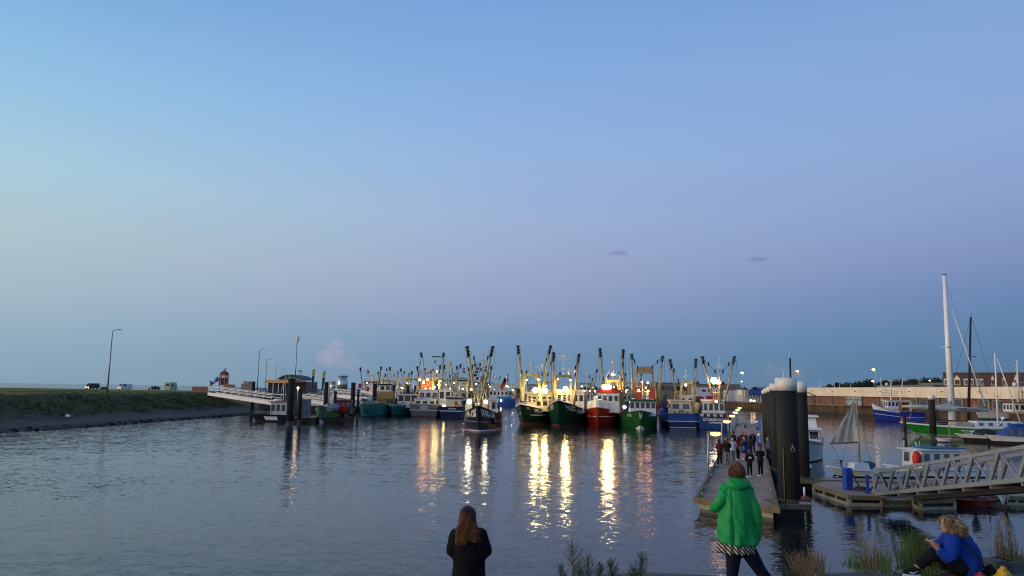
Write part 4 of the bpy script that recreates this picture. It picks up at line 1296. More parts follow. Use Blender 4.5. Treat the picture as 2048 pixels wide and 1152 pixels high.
# green workboat with red wheelhouse
b, S, inv = barge(640, 845, PI + .06, 24, 4.6, 2.6, 1.5, 'green workboat with dark red wheelhouse and grey tarpaulin', pm('moss_green_hull', (.012, .11, .035), .45, var=.25, dirt=(.05, .05, .03), ds=.8, dirt_amt=.5), 'VRIJHEID', zboot=.75)
bulb_mark(S, .93, .6, M_letgrey)
mb = MB(); mb.cyl(PD(657, 812, 121), PD(658, 762, 121), .12, .08, 7); mb.build('mast', M_tan, b, world=True)
mb = MB(); mb.cyl(PD(657.5, 812, 121), PD(664, 776, 121), .08, .06, 7); mb.build('boom', M_white, b, world=True)
mb = MB(); P = inv @ PD(663, 815, 122.5); mb.ball(P, 1.2, 10, 6, 0, (1.1, 1.0, .62)); mb.build('tarpaulin', pm('grey_tarp', (.24, .26, .34), .7), b)
wp = inv @ PD(688, 826, 126)
cabin('wheelhouse', wp.x, wp.y, 1.2, 2.4, 2.2, 2.1, b, pm('wine_paint', (.12, .02, .03), .5), 3, 2, 1, wz=(.5, .9), glass=M_glass_w, winw=.8)
for k in range(2):
    mb = MB(); mb.cyl(PD(677 + k * 9, 818, 124), PD(681 + k * 9, 818, 125), .62, .62, 10); mb.build('winch_drum', M_redp, b, world=True)
for k in range(6):
    a = S(-1, .30 + k * .07, 1.3, -.1); mb = MB(); mb.beam((a.x, a.y, 1.1), (a.x, a.y, 2.0), .3, .14, 0, (0, 1, 0)); mb.build('stanchion', M_white, b)
for k in (.35, .62): fender(b, S(-1, k, .5, .2), .22, .7)

# ---------------------------------------------------------------- blue and white ship behind the open gap
P = PZ(1000, 812)
b = thing('fishing_ship', 'wide blue fishing ship with white superstructure and red crane', 'ship', (P.x, P.y, 0), 0)
inv = ROOTM[b.name].inverted()
D0 = P.y
mb = MB(); Lb = PD(975, 810, D0); Rb = PD(1032, 810, D0)
mb.box(((Lb.x + Rb.x) / 2 - P.x, 3, .9), (Rb.x - Lb.x, 6, 3.0)); mb.build('hull', pm('cobalt_hull', (.012, .06, .26), .4, var=.15), b)
Wm = (Rb.x - Lb.x)
zq = lambda y: PD(1000, y, D0).z
mb = MB(); mb.box((Wm * .14, 3, (zq(805) + zq(793)) / 2), (Wm * .5, 5.4, zq(793) - zq(805))); mb.build('bulwark', pm('cobalt_light', (.01, .18, .42), .4), b)
mb = MB(); mb.box((-Wm * .12, 3.2, (zq(804) + zq(795)) / 2), (Wm * .56, 5, zq(795) - zq(805))); mb.build('lower_deckhouse', M_cream, b)
cabin('superstructure', -Wm * .06, 3.4, zq(797), Wm * .62, 5, zq(780) - zq(797), b, M_white, 5, 3, -1, wz=(.42, .82), taper=(1.12, 1.0), winw=.6)
cabin('aft_house', Wm * .32, 4.4, zq(796), Wm * .22, 4, zq(782) - zq(796), b, M_white, 2, 1, -1)
railing(b, [(-Wm * .3, 1.4, zq(779)), (Wm * .35, 1.4, zq(779))], 1.2, 3)
mb = MB(); mb.beam((Wm * .02, 3, zq(779)), (Wm * .18, 3, zq(759)), 1.4, 1.2, 0, (0, 1, 0)); mb.box((Wm * .2, 3, zq(759)), (1.6, 1.2, 1.6)); mb.build('crane', M_redp, b)
for x, y in ((991, 755), (1013.5, 755)):
    mb = MB(); q = inv @ PD(x, y, D0 + 1); mb.ball(q, .55, 9, 6); mb.cyl((q.x, q.y, zq(779)), q, .16, .12, 6); mb.build('satellite_dome', M_dome, b)
floodlight(b, PD(1013, 772, D0 - .5), .26, L_small, box=False); floodlight(b, PD(1002, 801, D0 - .6), .22, L_ambdim, box=False); floodlight(b, PD(977, 768, D0 - .6), .2, L_small, box=False)
# ---------------------------------------------------------------- trawlers moored further in, all over the inner basin
def far_trawler(kind, hullm, mastm, label, H=11.0, gm=None):
    b = thing('moored_trawler', label, 'trawler', (0, 0, 0), 0, 'trawlers moored in the inner harbour')
    r_ = random.Random(kind)
    L = 17 + r_.uniform(0, 4)
    S = hull(b, 5.2, L, 3.1, 1.9, 2.0, hullm, M_bootb, b, rake=1.5, zboot=.1)
    cabin('wheelhouse', 0, -2.5 if kind % 2 else 2.5, 1.8, 3.2, 3.0, 3.2, b, M_white if kind % 3 else M_cream, 3, 2, 1, back=2)
    gantry(b, 3.4, .5, 1.6, 7.4 + r_.uniform(-.6, .8), gm or mastm)
    mb = MB(); mb.cyl((0, -.5, 5), (0, -.5, H * .92), .12, .07, 6); mb.box((0, -.5, H * .8), (1.3, .12, .1)); mb.build('mast', M_white, b)
    for s in (-1, 1):
        foot = Vector((s * 1.7, .6, 2.0)); tip = Vector((s * (2.4 + r_.uniform(0, 1.6)), .6, H + r_.uniform(-.8, .8)))
        mb = MB(); mb.cyl(foot, tip, .17, .12, 7); o = mb.build('boom', mastm, b)
        mb = MB(); mb.box(tip, (.4, .35, .9)); mb.cyl(tip + Vector((-.3, 0, .2)), tip + Vector((.3, 0, .5)), .16, .16, 6); mb.build('boom_head', M_black, o)
        mb = MB(); mb.cyl(tip, (0, -.5, H * .75), .025, .025, 4); mb.cyl(tip, (s * 1.2, 7, 2.6), .025, .025, 4); mb.build('rigging_wire', M_wire, o)
    for k in range(4):
        x = r_.uniform(-2.2, 2.2); y = r_.uniform(-7, 7)
        MB().cyl((x, y, 1.8), (x + r_.uniform(-.5, .5), y, r_.uniform(6.5, H * .95)), .07, .04, 5).build('antenna_pole', [M_white, M_tan, M_steel, M_yellow][k], b)
    for k in range(3):
        MB().beam((-1.9, 1.2 + k, 4.5 + k * .9), (1.9, 1.2 + k, 4.5 + k * .9), .12, .12).build('cross_bar', [M_tan, M_yellow, M_rust][k], b)
    for s in (-1, 1):
        MB().cyl((s * 1.7, .5, 7.4), (s * .6, 7.6, 2.8), .03, .03, 4, caps=False).build('rigging_wire', M_wirel, b); MB().cyl((s * 1.7, .5, 7.4), (s * 1.4, -7.2, 2.4), .03, .03, 4, caps=False).build('rigging_wire', M_wirel, b)
    floodlight(b, (-1.2, .2, 6.9), .12, L_ambdim, world=False, box=False)
    netheap(b, (0, 4.6, 2.4), (1.1, 1.3, 1.0), M_netb if kind % 2 else M_net)
    floodlight(b, (.8, -.9, 5.6), .17, [L_small, L_ambdim, L_flood][kind % 3], world=False, box=False)
    return b
ft = [far_trawler(1, M_blueh, M_tan, 'blue hulled trawler'), far_trawler(2, M_redh, M_yellow, 'red hulled trawler', 10.2),
      far_trawler(3, M_dgreen, M_boomgrey, 'green hulled trawler', 12.), far_trawler(4, M_navy, M_rust, 'black hulled trawler', 11.)]
KIND = ['blue', 'red', 'green', 'black']
# px, distance, kind, heading, where it lies
FT = [
 (742, 205, 3, .3, 'behind the teal ship with the tall bow'),
 (757, 240, 1, 2.8, 'behind the first dark west pile pair'),
 (776, 262, 0, .2, 'first of the far boats with upright black boom heads'),
 (788, 275, 2, .1, 'second of the far boats with upright black boom heads'),
 (803, 285, 3, .15, 'third of the far boats with upright black boom heads'),
 (806, 200, 1, 2.9, 'behind the smaller teal ship'),
 (826, 215, 0, .2, 'behind the grey trawler with orange lit gear'),
 (858, 185, 3, .1, 'close behind the grey trawler stern'),
 (884, 235, 1, 3.0, 'in the gap between grey and navy sterns'),
 (893, 190, 2, .2, 'close behind the navy trawler with cream cabin'),
 (918, 180, 0, .15, 'close behind the yellow gantry of the navy trawler'),
 (938, 205, 2, 3.0, 'behind the port boom of WR-126'),
 (962, 185, 3, .2, 'behind the mast of WR-126'),
 (985, 330, 0, .2, 'behind the blue ship with red crane'),
 (1003, 345, 2, 3.0, 'far behind the red crane'),
 (1022, 335, 1, .1, 'far between the blue ship and WL-39'),
 (1100, 235, 0, .1, 'behind the gap of the two dark green trawlers'),
 (1070, 220, 3, 3.0, 'behind the yellow gantry of WL-39'),
 (1172, 215, 2, .2, 'behind the tan boom next to the red trawler'),
 (1186, 260, 1, 1.6, 'lying side on behind the red trawler'),
 (1236, 235, 3, .1, 'behind the red trawler gantry'),
 (1258, 225, 0, 3.0, 'behind the gap of red and bright green trawlers'),
 (1300, 240, 1, .1, 'behind the orange funnels'),
]
first = [True] * 4
for px, d, k, hd, where in FT:
    P = PD(px, 790, d)
    lab = f'{KIND[k]} hulled trawler {where}'
    if first[k]:
        o = ft[k]; first[k] = False
        o.location = (P.x, P.y, 0); o.rotation_euler = (0, 0, hd); o['label'] = lab
    else:
        dup(ft[k], (P.x, P.y, 0), hd, lab)
# ================================================================ east side: jetty, piles, marina
M_wood = pm('old_wood', (.17, .135, .075), .85, var=.35, vs=1.5, dirt=(.05, .06, .03), ds=1.5, dirt_amt=.6, bump=.02, bs=10)
M_woodp = pm('pale_wood', (.30, .28, .20), .85, var=.3, vs=1.5, dirt=(.08, .09, .05), ds=1.2, dirt_amt=.5)
M_conc = pm('deck_concrete', (.36, .24, .165), .85, var=.2, vs=.6, dirt=(.19, .135, .10), ds=.35, dirt_amt=.6, bump=.006, bs=30)
M_wet = pm('wet_dark', (.012, .014, .012), .5, var=.4)
M_alu = pm('aluminium', (.36, .38, .39), .42, metal=.55, var=.12, dirt=(.20, .18, .15), ds=2.0, dirt_amt=.35)
M_bluep = pm('pillar_blue', (.012, .05, .33), .45, var=.12)
M_pilec = pm('pile_coating', (.028, .029, .029), .85, var=.35, vs=.8, dirt=(.075, .068, .052), ds=.9, dirt_amt=.75, bump=.03, bs=5, stretch=(1, 1, .25), spec=.15)
M_pileb = pm('pile_algae', (.030, .034, .020), .6, var=.4, vs=1.4, dirt=(.10, .10, .08), ds=2.5, dirt_amt=.35)
M_cap = pm('pile_cap_white', (.80, .76, .69), .6, var=.1, vs=2, dirt=(.30, .22, .14), ds=1.6, dirt_amt=.6)

JZ = .6
A = PZ(1392, 998, JZ); B = PZ(1557, 1018, JZ)
v = ray(1505, 788.5); JD = Vector((v.x, v.y, 0)).normalized(); JN = Vector((JD.y, -JD.x, 0))
JL = 96.0
jr = thing('jetty', 'long floating concrete jetty with timber edges running out past the piles', 'jetty', (A.x, A.y, 0), 0)
def Jp(s, t, z):
    """point on the jetty: s metres along from the near end, t from the left edge to the right edge 0..1"""
    e = A.lerp(B, t)
    return Vector((e.x, e.y, z)) + JD * s
Wj = (B - A).dot(JN)
sh = (B - A).dot(JD)
mb = MB()
ns_ = 12
for i in range(ns_):
    s0 = JL * i / ns_ + (.0 if i == 0 else .02); s1 = JL * (i + 1) / ns_ - .02
    a, b_, c_, d_ = Jp(s0, .03, JZ), Jp(s0 + 0, .97, JZ), Jp(s1, .97, JZ), Jp(s1, .03, JZ)
    pb = MB(); q = [a, b_, c_, d_]
    pb.add(q + [p - Vector((0, 0, .18)) for p in q], [(0, 1, 2, 3), (7, 6, 5, 4), (0, 4, 5, 1), (1, 5, 6, 2), (2, 6, 7, 3), (3, 7, 4, 0)])
    pb.build('deck_panel', M_conc, jr, world=True)
def jbeam(p, q, w_, h_, name, mt): MB().beam(p, q, w_, h_).build(name, mt, jr, world=True)
for i in range(12):
    s0 = JL * i / 12 + .01; s1 = JL * (i + 1) / 12 - .01
    jbeam(Jp(s0, .012, JZ + .0), Jp(s1, .012, JZ + .0), .14, .24, 'edge_beam', M_wood)
    jbeam(Jp(s0, .988, JZ + .0), Jp(s1, .988, JZ + .0), .14, .24, 'edge_beam', M_wood)
jbeam(Jp(-.08, -.02, JZ - .03), Jp(-.08, 1.02, JZ - .03), .16, .26, 'end_beam', M_wood)
mb = MB(); a = [Jp(.25, .06, 0), Jp(.25, .94, 0), Jp(JL, .94, 0), Jp(JL, .06, 0)]
mb.add([p + Vector((0, 0, -.4)) for p in a] + [p + Vector((0, 0, .42)) for p in a], [(0, 1, 5, 4), (1, 2, 6, 5), (2, 3, 7, 6), (3, 0, 4, 7), (4, 5, 6, 7)])
mb.build('float_body', M_wet, jr, world=True)
for t0, t1 in ((.05, .28), (.38, .62), (.72, .94)):
    mb = MB(); mb.beam(Jp(.18, t0, .30), Jp(.18, t1, .30), .1, .26); mb.build('end_float', M_woodp, jr, world=True)
for s_, t_ in ((.9, .06), (3.6, .06), (9.6, .055), (16, .055), (5.5, .95)):
    mb = MB(); p = Jp(s_, t_, JZ); mb.cyl(p, p + Vector((.03, 0, .22)), .045, .04, 6); mb.cyl(p + Vector((-.02, -.16, .17)), p + Vector((.06, .16, .17)), .03, .03, 6)
    mb.build('mooring_cleat', M_woodp, jr, world=True)

# jetty lamps
L_jet = lamp_mat('jetty_lamp_glow', (1, .44, .11), 4.2)
def jetty_lamp():
    b = thing('jetty_lamp', '', 'lamp', (0, 0, 0), 0, 'lit lamps along the jetty')
    mb = MB(); mb.cyl((0, 0, 0), (0, 0, 2.72), .055, .045, 10); mb.cyl((0, 0, 0), (0, 0, .05), .11, .11, 10); mb.build('post', M_alu, b)
    mb = MB(); mb.beam((-.05, 0, 2.72), (.55, 0, 2.74), .10, .05); mb.build('arm', M_alu, b)
    mb = MB(); mb.ball((.42, 0, 2.70), .29, 14, 5, 0, (1, .8, .20), half=True); mb.build('lamp_hood', M_alu, b)
    mb = MB(); rg = []
    for z, r_ in ((2.69, .27), (2.62, .29), (2.55, .26), (2.50, .14)): rg.append([Vector((.42 + math.cos(k * PI / 7) * r_, math.sin(k * PI / 7) * r_ * .8, z)) for k in range(14)])
    mb.loft(rg); mb.build('lamp_bowl', L_jet, b)
    return b
jl = jetty_lamp()
ords = ['nearest to the camera, above the people', 'second along, beside the standing crowd', 'third along', 'fourth along', 'fifth along', 'sixth and farthest along']
bases = [PZ(1443, 966, JZ)]
s0 = (bases[0] - Jp(0, 0, JZ)).dot(JD)
for i, sp in enumerate((0, 19.5, 36, 51, 66, 82)):
    p = Jp(s0 + sp, .055, JZ)
    lab = ['lit jetty lamp closest to shore standing left of the crowd', 'second lit jetty lamp just past the crowd', 'third lit jetty lamp counted from shore', 'fourth lit jetty lamp counted from shore', 'fifth lit jetty lamp counted from shore', 'sixth lit jetty lamp at the far jetty end'][i]
    if i == 0: jl.location = p; jl['label'] = lab
    else: dup(jl, p, 0, lab)
# service pillars
def pillar(x, y, lab, first=[None]):
    p = PZ(x, y, JZ)
    if first[0]: return dup(first[0], p, 0, lab)
    b = thing('service_pillar', lab, 'pillar', p, 0, 'blue service pillars on the jetty')
    mb = MB(); mb.cyl((0, 0, 0), (0, 0, .95), .19, .19, 10); mb.build('column', M_bluep, b)
    mb = MB(); mb.cyl((0, 0, .95), (0, 0, 1.1), .17, .15, 10); mb.ball((0, 0, 1.1), .14, 10, 4, half=True); mb.build('cap', M_dome, b)
    mb = MB(); mb.box((0, -.18, .6), (.08, .06, .6)); mb.build('stripe', M_dome, b)
    first[0] = b
    return b
pillar(1519, 893, 'blue service pillar with white cap beside the crowd')
pillar(1515, 859.5, 'blue service pillar with white cap farther along the jetty')
# picnic bench with reddish load near jetty end
p = PZ(1503, 856, JZ)
b = thing('bench', 'low bench with dark feet standing at the far end of the jetty', 'bench', p, 0)
for x in (-.9, .9): MB().box((x, 0, .2), (.15, .5, .4)).build('leg', M_black, b)
MB().box((0, 0, .45), (2.6, .5, .08)).build('seat', M_woodp, b)

# ---------------------------------------------------------------- mooring piles
def pile(px, py_top, d, r, label, capz=.62, band=.9, low=.75, group='mooring piles', name='mooring_pile', capm=M_cap):
    P = PD(px, py_top, d)
    b = thing(name, label, 'pile', (P.x, P.y, 0), 0, group)
    zt = P.z
    n = 24 if d < 60 else 14
    if capz:
        mb = MB(); mb.cyl((0, 0, zt - capz), (0, 0, zt), r * 1.025, r * 1.025, n); mb.build('white_cap', capm, b)
        mb = MB(); mb.cyl((0, 0, zt - capz - .03), (0, 0, zt - capz + .02), r * 1.04, r * 1.04, n); mb.build('cap_band', M_steel, b)
    mb = MB(); mb.cyl((0, 0, low), (0, 0, zt - capz * 1.0), r, r, n); mb.build('shaft', M_pilec, b)
    mb = MB(); mb.cyl((0, 0, -2), (0, 0, low), r * .995, r * .995, n); mb.build('waterline_zone', M_pileb, b)
    return b
GE = 'big white capped piles beside the jetty'
b1 = pile(1571.5, 756, 35.0, .475, 'nearest and thickest white capped black pile beside the jetty', .56, group=GE)
pile(1599.5, 763.5, 44.5, .385, 'white capped black pile standing right behind the thickest pile', .60, group=GE)
pile(1553.5, 767.5, 49, .47, 'white capped black pile with rust stained cap left of the thickest', .42, group=GE)
pile(1544.5, 773.5, 60, .47, 'fourth white capped black pile along the jetty', .42, group=GE)
pile(1537.5, 777, 70, .47, 'fifth white capped black pile along the jetty', .42, group=GE)
pile(1532, 780, 82, .47, 'sixth and farthest white capped black pile along the jetty', .42, group=GE)
# fittings on the nearest pile
mb = MB(); mb.torus((.02, -.52, 2.95), .09, .014, 'y', 12, 5); mb.box((.02, -.49, 3.1), (.05, .06, .14)); mb.build('mooring_ring', M_woodp, b1)
mb = MB(); mb.cyl((-.36, -.36, .5), (-.36, -.36, 3.0), .022, .022, 6); mb.build('slide_rail', M_wood, b1)
# guide frames round the piles
def collar(px, py, d, w_, dep, lab):
    P = PD(px, py, d)
    b = thing('pile_guide', lab, 'frame', (P.x, P.y, 0), 0)
    for y in (-dep / 2, dep / 2): MB().box((0, y, .52), (w_, .16, .22)).build('guide_beam', M_wood, b)
    for x in (-w_ / 2, w_ / 2): MB().box((x, 0, .524), (.16, dep - .17, .22)).build('guide_beam', M_wood, b)
    MB().box((0, 0, .1), (w_ - .3, dep - .3, .5)).build('float_body', M_wet, b)
    return b
g1 = collar(1572, 1004, 34.7, 1.55, 1.3, 'timber guide frame floating round the thickest pile')
MB().box((.62, -.72, .68), (.45, .5, .06)).build('fitting_plate', M_alu, g1)
g2 = collar(1604, 974, 44.5, 1.5, 1.3, 'timber guide frame floating round the second pile')
mb = MB(); p = PZ(1609, 997, .3)
bo = thing('mooring_buoy', 'round red orange mooring buoy floating by the second pile', 'buoy', (p.x, p.y, 0), 0)
MB().ball((0, 0, .25), .27, 12, 8, 0, (1, 1, .6)).build('float', pm('faded_orange', (.35, .06, .03), .6), bo)
MB().cyl((0, 0, .3), (0, 0, .85), .05, .05, 8).build('post', M_dome, bo)

# ---------------------------------------------------------------- pontoons
def pontoon(poly, z, label, fasc=True, mt=None):
    """floating platform: outline given in plan"""
    c0 = sum(poly, Vector()) / len(poly)
    b = thing('pontoon', label, 'pontoon', (c0.x, c0.y, 0), 0, 'floating pontoons of the marina')
    n = len(poly); mb = MB()
    top = [Vector((p.x, p.y, z)) for p in poly]
    mb.add(top + [p - Vector((0, 0, .06)) for p in top], [tuple(range(n)), tuple(n + i for i in reversed(range(n)))] + [(i, n + i, n + (i + 1) % n, (i + 1) % n) for i in range(n)])
    mb.build('deck', mt or M_conc, b, world=True)
    for i in range(n):
        p, q = poly[i], poly[(i + 1) % n]
        if (q - p).length < .3: continue
        up = Vector((0, 0, 1))
        mb = MB(); mb.beam(Vector((p.x, p.y, z - .09)), Vector((q.x, q.y, z - .09)), .12, .2); mb.build('edge_beam', M_wood, b, world=True)
        mb = MB(); mb.beam(Vector((p.x, p.y, .07)), Vector((q.x, q.y, .07)), .10, .16); mb.build('lower_beam', M_woodp, b, world=True)
        d = (q - p); m_ = max(1, int(d.length / 1.1))
        for k in range(m_ + 1):
            s_ = p.lerp(q, min(.97, max(.03, k / m_)))
            mb = MB(); mb.box((s_.x, s_.y, (z - .19 + .15) / 2), (.11, .11, max(.05, z - .19 - .15))); mb.build('spacer_block', M_woodp, b, world=True)
    mb = MB(); inn = [c0.lerp(p, .93) for p in poly]
    mb.add([Vector((p.x, p.y, -.3)) for p in inn] + [Vector((p.x, p.y, z - .07)) for p in inn], [(i, (i + 1) % n, n + (i + 1) % n, n + i) for i in range(n)])
    mb.build('float_body', M_wet, b, world=True)
    return b
P_ = lambda x, y, z=.5: Vector((PZ(x, y, z).x, PZ(x, y, z).y, 0))
pontoon([P_(1626, 969), P_(1698, 991), P_(1764, 992.5), P_(1800, 969), P_(1640, 961)], .5, 'wooden edged pontoon carrying the blue pillar and the gangway foot')
pontoon([P_(1766, 1001, .28), P_(1822, 1001, .28), P_(1826, 984, .28), P_(1786, 981, .28)], .28, 'low narrow pontoon piece under the gangway')
pontoon([P_(1801, 981), P_(1840, 999), P_(1910, 998), P_(1895, 976), P_(1830, 972)], .5, 'wooden edged pontoon under the middle of the gangway')
pontoon([P_(1925, 988), P_(2140, 994), P_(2140, 975), P_(1925, 972)], .45, 'grey pontoon walkway reaching out beyond the gangway legs')
pontoon([P_(1640, 958), P_(2000, 968), P_(2000, 962), P_(1640, 953.5)], .45, 'long narrow finger pontoon behind the gangway')
pontoon([P_(1858, 870.5, .4), P_(1945, 874, .4), P_(1990, 868, .4), P_(1858, 866, .4)], .4, 'far pontoon alongside the green sailing yacht')
# blue box pillar, small blue post and black hoses
p = PZ(1696, 980, .5)
b = thing('supply_pillar', 'square blue supply pillar on the pontoon with black hose', 'pillar', (p.x, p.y, .5), .2)
MB().box((0, 0, .55), (.38, .34, 1.1)).build('cabinet', M_bluep, b); MB().box((.2, .0, .75), (.03, .22, .4)).build('socket_panel', M_black, b); MB().box((0, 0, 1.11), (.40, .36, .03)).build('cap', M_bluep, b)
p2 = PZ(1735.5, 987, .5)
b = thing('blue_post', 'thin blue post at the foot of the gangway', 'post', (p2.x, p2.y, .5), .1)
MB().box((0, 0, .47), (.12, .12, .94)).build('post_shaft', M_bluep, b); MB().box((0, 0, .03), (.2, .2, .06)).build('base', M_bluep, b)
mb = MB(); hs = []
for k in range(15):
    f = k / 14; q = p.lerp(p2, f); hs.append((q.x + .2 * (1 - f), q.y - .25 * math.sin(f * PI), .55 + 1.0 * (1 - f) ** 3.2))
hs += [(p2.x + .35, p2.y, .9), (p2.x + .5, p2.y + .1, 1.45), (p2.x + .75, p2.y + .1, 1.5), (p2.x + 1.2, p2.y + .3, .75)]
mb.tube(hs, .045, 7); tag(mb.build('hose', M_black, None), 'black hose from the blue supply pillar lying over the pontoon', 'hose')
mb = MB(); q = PZ(1722, 981, .5)
for k in range(3): mb.torus((q.x, q.y, .55 + .05 * k), .32 - .03 * k, .035, 'z', 14, 5)
tag(mb.build('hose_coil', M_black, None), 'coil of black hose lying beside the blue post', 'hose', kind='thing')

# ---------------------------------------------------------------- gangway truss bridge
G0 = Vector((18.1, 38, .62)); G1 = Vector((17.07, 25, 2.82))
GD = (G1 - G0)
def Gp(t, side, top):
    base = G0 + GD * t
    nrm = Vector((-GD.y, GD.x, 0)).normalized()   # to the east
    return base + nrm * (side * 1.25) + Vector((0, 0, 1.05 if top else 0))
b = thing('gangway', 'grey aluminium truss gangway sloping from the shore down to the pontoon', 'gangway', (G0.x, G0.y, 0), 0)
T1 = 1.42
for side in (0, 1):
    for top in (0, 1):
        MB().beam(Gp(-.0, side, top), Gp(T1, side, top), .10, .13 if top else .16).build('chord', M_alu, b, world=True)
    MB().beam(Gp(0, side, 0), Gp(-.02, side, 1), .12, .09, 0, (0, 1, 0)).build('end_post', M_alu, b, world=True)
    k = 0; t = .036
    while t < T1:
        MB().beam(Gp(t - .058, side, 0), Gp(t, side, 1), .13, .10, 0, (1, 0, 0)).build('brace', M_alu, b, world=True)
        MB().beam(Gp(t, side, 1), Gp(t + .082, side, 0), .06, .06, 0, (1, 0, 0)).build('brace', M_alu, b, world=True)
        t += .137
mb = MB()
a, b_, c_, d_ = Gp(.01, .05, 0), Gp(.01, .95, 0), Gp(T1, .95, 0), Gp(T1, .05, 0)
mb.add([q - Vector((0, 0, .02)) for q in (a, b_, c_, d_)] + [q - Vector((0, 0, .10)) for q in (a, b_, c_, d_)], [(0, 1, 2, 3), (7, 6, 5, 4), (0, 3, 7, 4), (1, 5, 6, 2), (0, 4, 5, 1), (2, 6, 7, 3)])
mb.build('walkway', pm('walk_grating', (.13, .125, .12), .8), b, world=True)
for k in range(9):
    MB().beam(Gp(.05 + k * .15, 0, 0) - Vector((0, 0, .14)), Gp(.05 + k * .15, 1, 0) - Vector((0, 0, .14)), .1, .12).build('cross_member', M_alu, b, world=True)
MB().beam(Gp(.25, .5, 0) - Vector((0, 0, .30)), Gp(T1, .5, 0) - Vector((0, 0, .24)), .5, .18).build('under_beam', M_black, b, world=True)
# raking support with float
p = PZ(2010, 1014, .1)
b = thing('gangway_support', 'raking steel legs on a dark float under the gangway', 'support', (p.x, p.y, 0), 0)
for x, y in ((1985, 968), (2009, 976), (2020, 972)):
    MB().beam(PD(2010, 1009, p.y), PD(x, y, p.y + 1.5 * (x < 2000)), .12, .12, 0, (0, 1, 0)).build('leg', M_alu, b, world=True)
MB().beam(PD(1977, 1004, p.y + 1.2), PD(1976, 970, p.y + 1.2), .08, .08, 0, (0, 1, 0)).build('leg', M_alu, b, world=True)
MB().beam(PD(1965, 1004, p.y + .8) , PD(2016, 1018, p.y - .2), .3, .22).build('dark_float', M_black, b, world=True)

# ---------------------------------------------------------------- marina boats
def small_hull(b, L, B, zb, zm, top, boot, zboot=.12, zs=None, **kw):
    return hull(b, B, L, zb, zm, zs or zm, top, boot, b, rake=kw.pop('rake', 1.0), bul=kw.pop('bul', .25), zboot=zboot, cap=.06, deckm=M_white, **kw)
# white motor yacht behind the piles
M_gel = pm('gelcoat', (.68, .70, .70), .3, var=.05, dirt=(.5, .5, .46), ds=.8, dirt_amt=.3)
rz = PI - .31; L = 10.5
loc = place(1613, 928, rz, L)
b = thing('motor_yacht', 'white motor yacht with high bow partly hidden behind the piles', 'yacht', loc, rz)
S = small_hull(b, L, 3.4, 1.9, 1.45, M_gel, M_bootb, rake=1.6, pw=1.5, pd=2.3, zboot=.1)
hull_stripe(S, lambda t: S.sheer(t) - .22, .1, .99, .05, pm('grey_stripe', (.25, .27, .3)))
railing(b, [S(-1, t, S.sheer(t)) for t in (.55, .75, .88, .97)], .45, 2, M_steel, r=.02, post=.6); railing(b, [S(1, t, S.sheer(t)) for t in (.55, .75, .88, .97)], .45, 2, M_steel, r=.02, post=.6)
cabin('saloon', 0, -.6, 1.4, 2.7, 4.4, 1.15, b, M_gel, 3, 3, 1, wz=(.3, .9), taper=(.92, .8), winw=.9)
cabin('flybridge', 0, -1.6, 2.55, 2.5, 2.8, 1.0, b, M_gel, 0, 0, 1, taper=(.94, .85))
mb = MB(); mb.cyl((.2, -2.4, 3.4), (.25, -2.6, 5.4), .03, .02, 5); mb.cyl((-.4, -2.4, 3.4), (-.4, -2.4, 4.6), .05, .04, 5); mb.build('antenna', M_white, b)
# small blue striped cruiser under the piles
rz = PI - .31; L = 6.0
loc = place(1590, 964, rz, L)
b = thing('cabin_cruiser', 'small white cruiser with navy stripe moored between the thick piles', 'boat', loc, rz)
S = small_hull(b, L, 2.2, .95, .75, M_gel, M_bootb, rake=.9, pw=1.6)
hull_stripe(S, lambda t: S.sheer(t) - .30, .05, .98, .14, M_navy)
mb = MB(); mb.ball((0, .6, .7), 1.0, 12, 6, 0, (.85, 1.4, .55), half=True); mb.build('cabin_top', M_gel, b)
mb = MB(); mb.ball((0, .2, .78), .95, 12, 6, 0, (.82, 1.1, .55), half=True); mb.build('windscreen', M_glass, b)
p = PZ(1547, 942, .5)
mb = MB(); mb.ball((p.x, p.y, .55), .26, 10, 7, 0, (1, 1, 1.1)); tag(mb.build('ball_fender', M_navy, None), 'round navy fender ball hanging by the jetty edge', 'fender')
# sailing dinghy with tan sail
rz = PI / 2 + .25; L = 6.6
P = PZ(1745, 962)
b = thing('sailing_boat', 'white and navy sailing boat with brownish sail hanging from a raked gaff', 'sailboat', (P.x, P.y, 0), rz)
inv = ROOTM[b.name].inverted()
S = small_hull(b, L, 2.2, .95, .7, M_gel, M_navy, rake=1.2, zboot=.38)
hull_stripe(S, lambda t: .40, .02, .99, .05, M_letter)
DS = P.y
mb = MB(); mb.cyl(PD(1720, 945, DS), PD(1713, 797, DS), .085, .05, 10); mb.build('mast', M_woodp, b, world=True)
msail = pm('tan_sail', (.52, .47, .37), .9, var=.18, vs=1.5, dirt=(.36, .33, .26), ds=.8, dirt_amt=.5)
mb = MB(); NU, NV = 10, 14
c0, c1, c2, c3 = PD(1661, 887, DS), PD(1717, 884, DS), PD(1711.5, 808, DS), PD(1708, 799, DS)
vs = []
for j in range(NV + 1):
    f = j / NV; l_ = c0.lerp(c3, f); r_ = c1.lerp(c2, f)
    for i in range(NU + 1):
        u = i / NU; q = l_.lerp(r_, u) + Vector((0, .16 * math.sin(u * PI) * (1 - f) + .10 * math.sin(u * 17 + f * 5) * (1 - f * .8), -.05 * math.sin(u * PI))); vs.append(q)
mb.add(vs, [(j * (NU + 1) + i, j * (NU + 1) + i + 1, (j + 1) * (NU + 1) + i + 1, (j + 1) * (NU + 1) + i) for j in range(NV) for i in range(NU)], 0, True)
mb.build('sail', msail, b, world=True, fix=False)
MB().cyl(PD(1659, 887.5, DS), PD(1718, 884.5, DS), .045, .05, 8).build('sail_boom', M_wood, b, world=True)
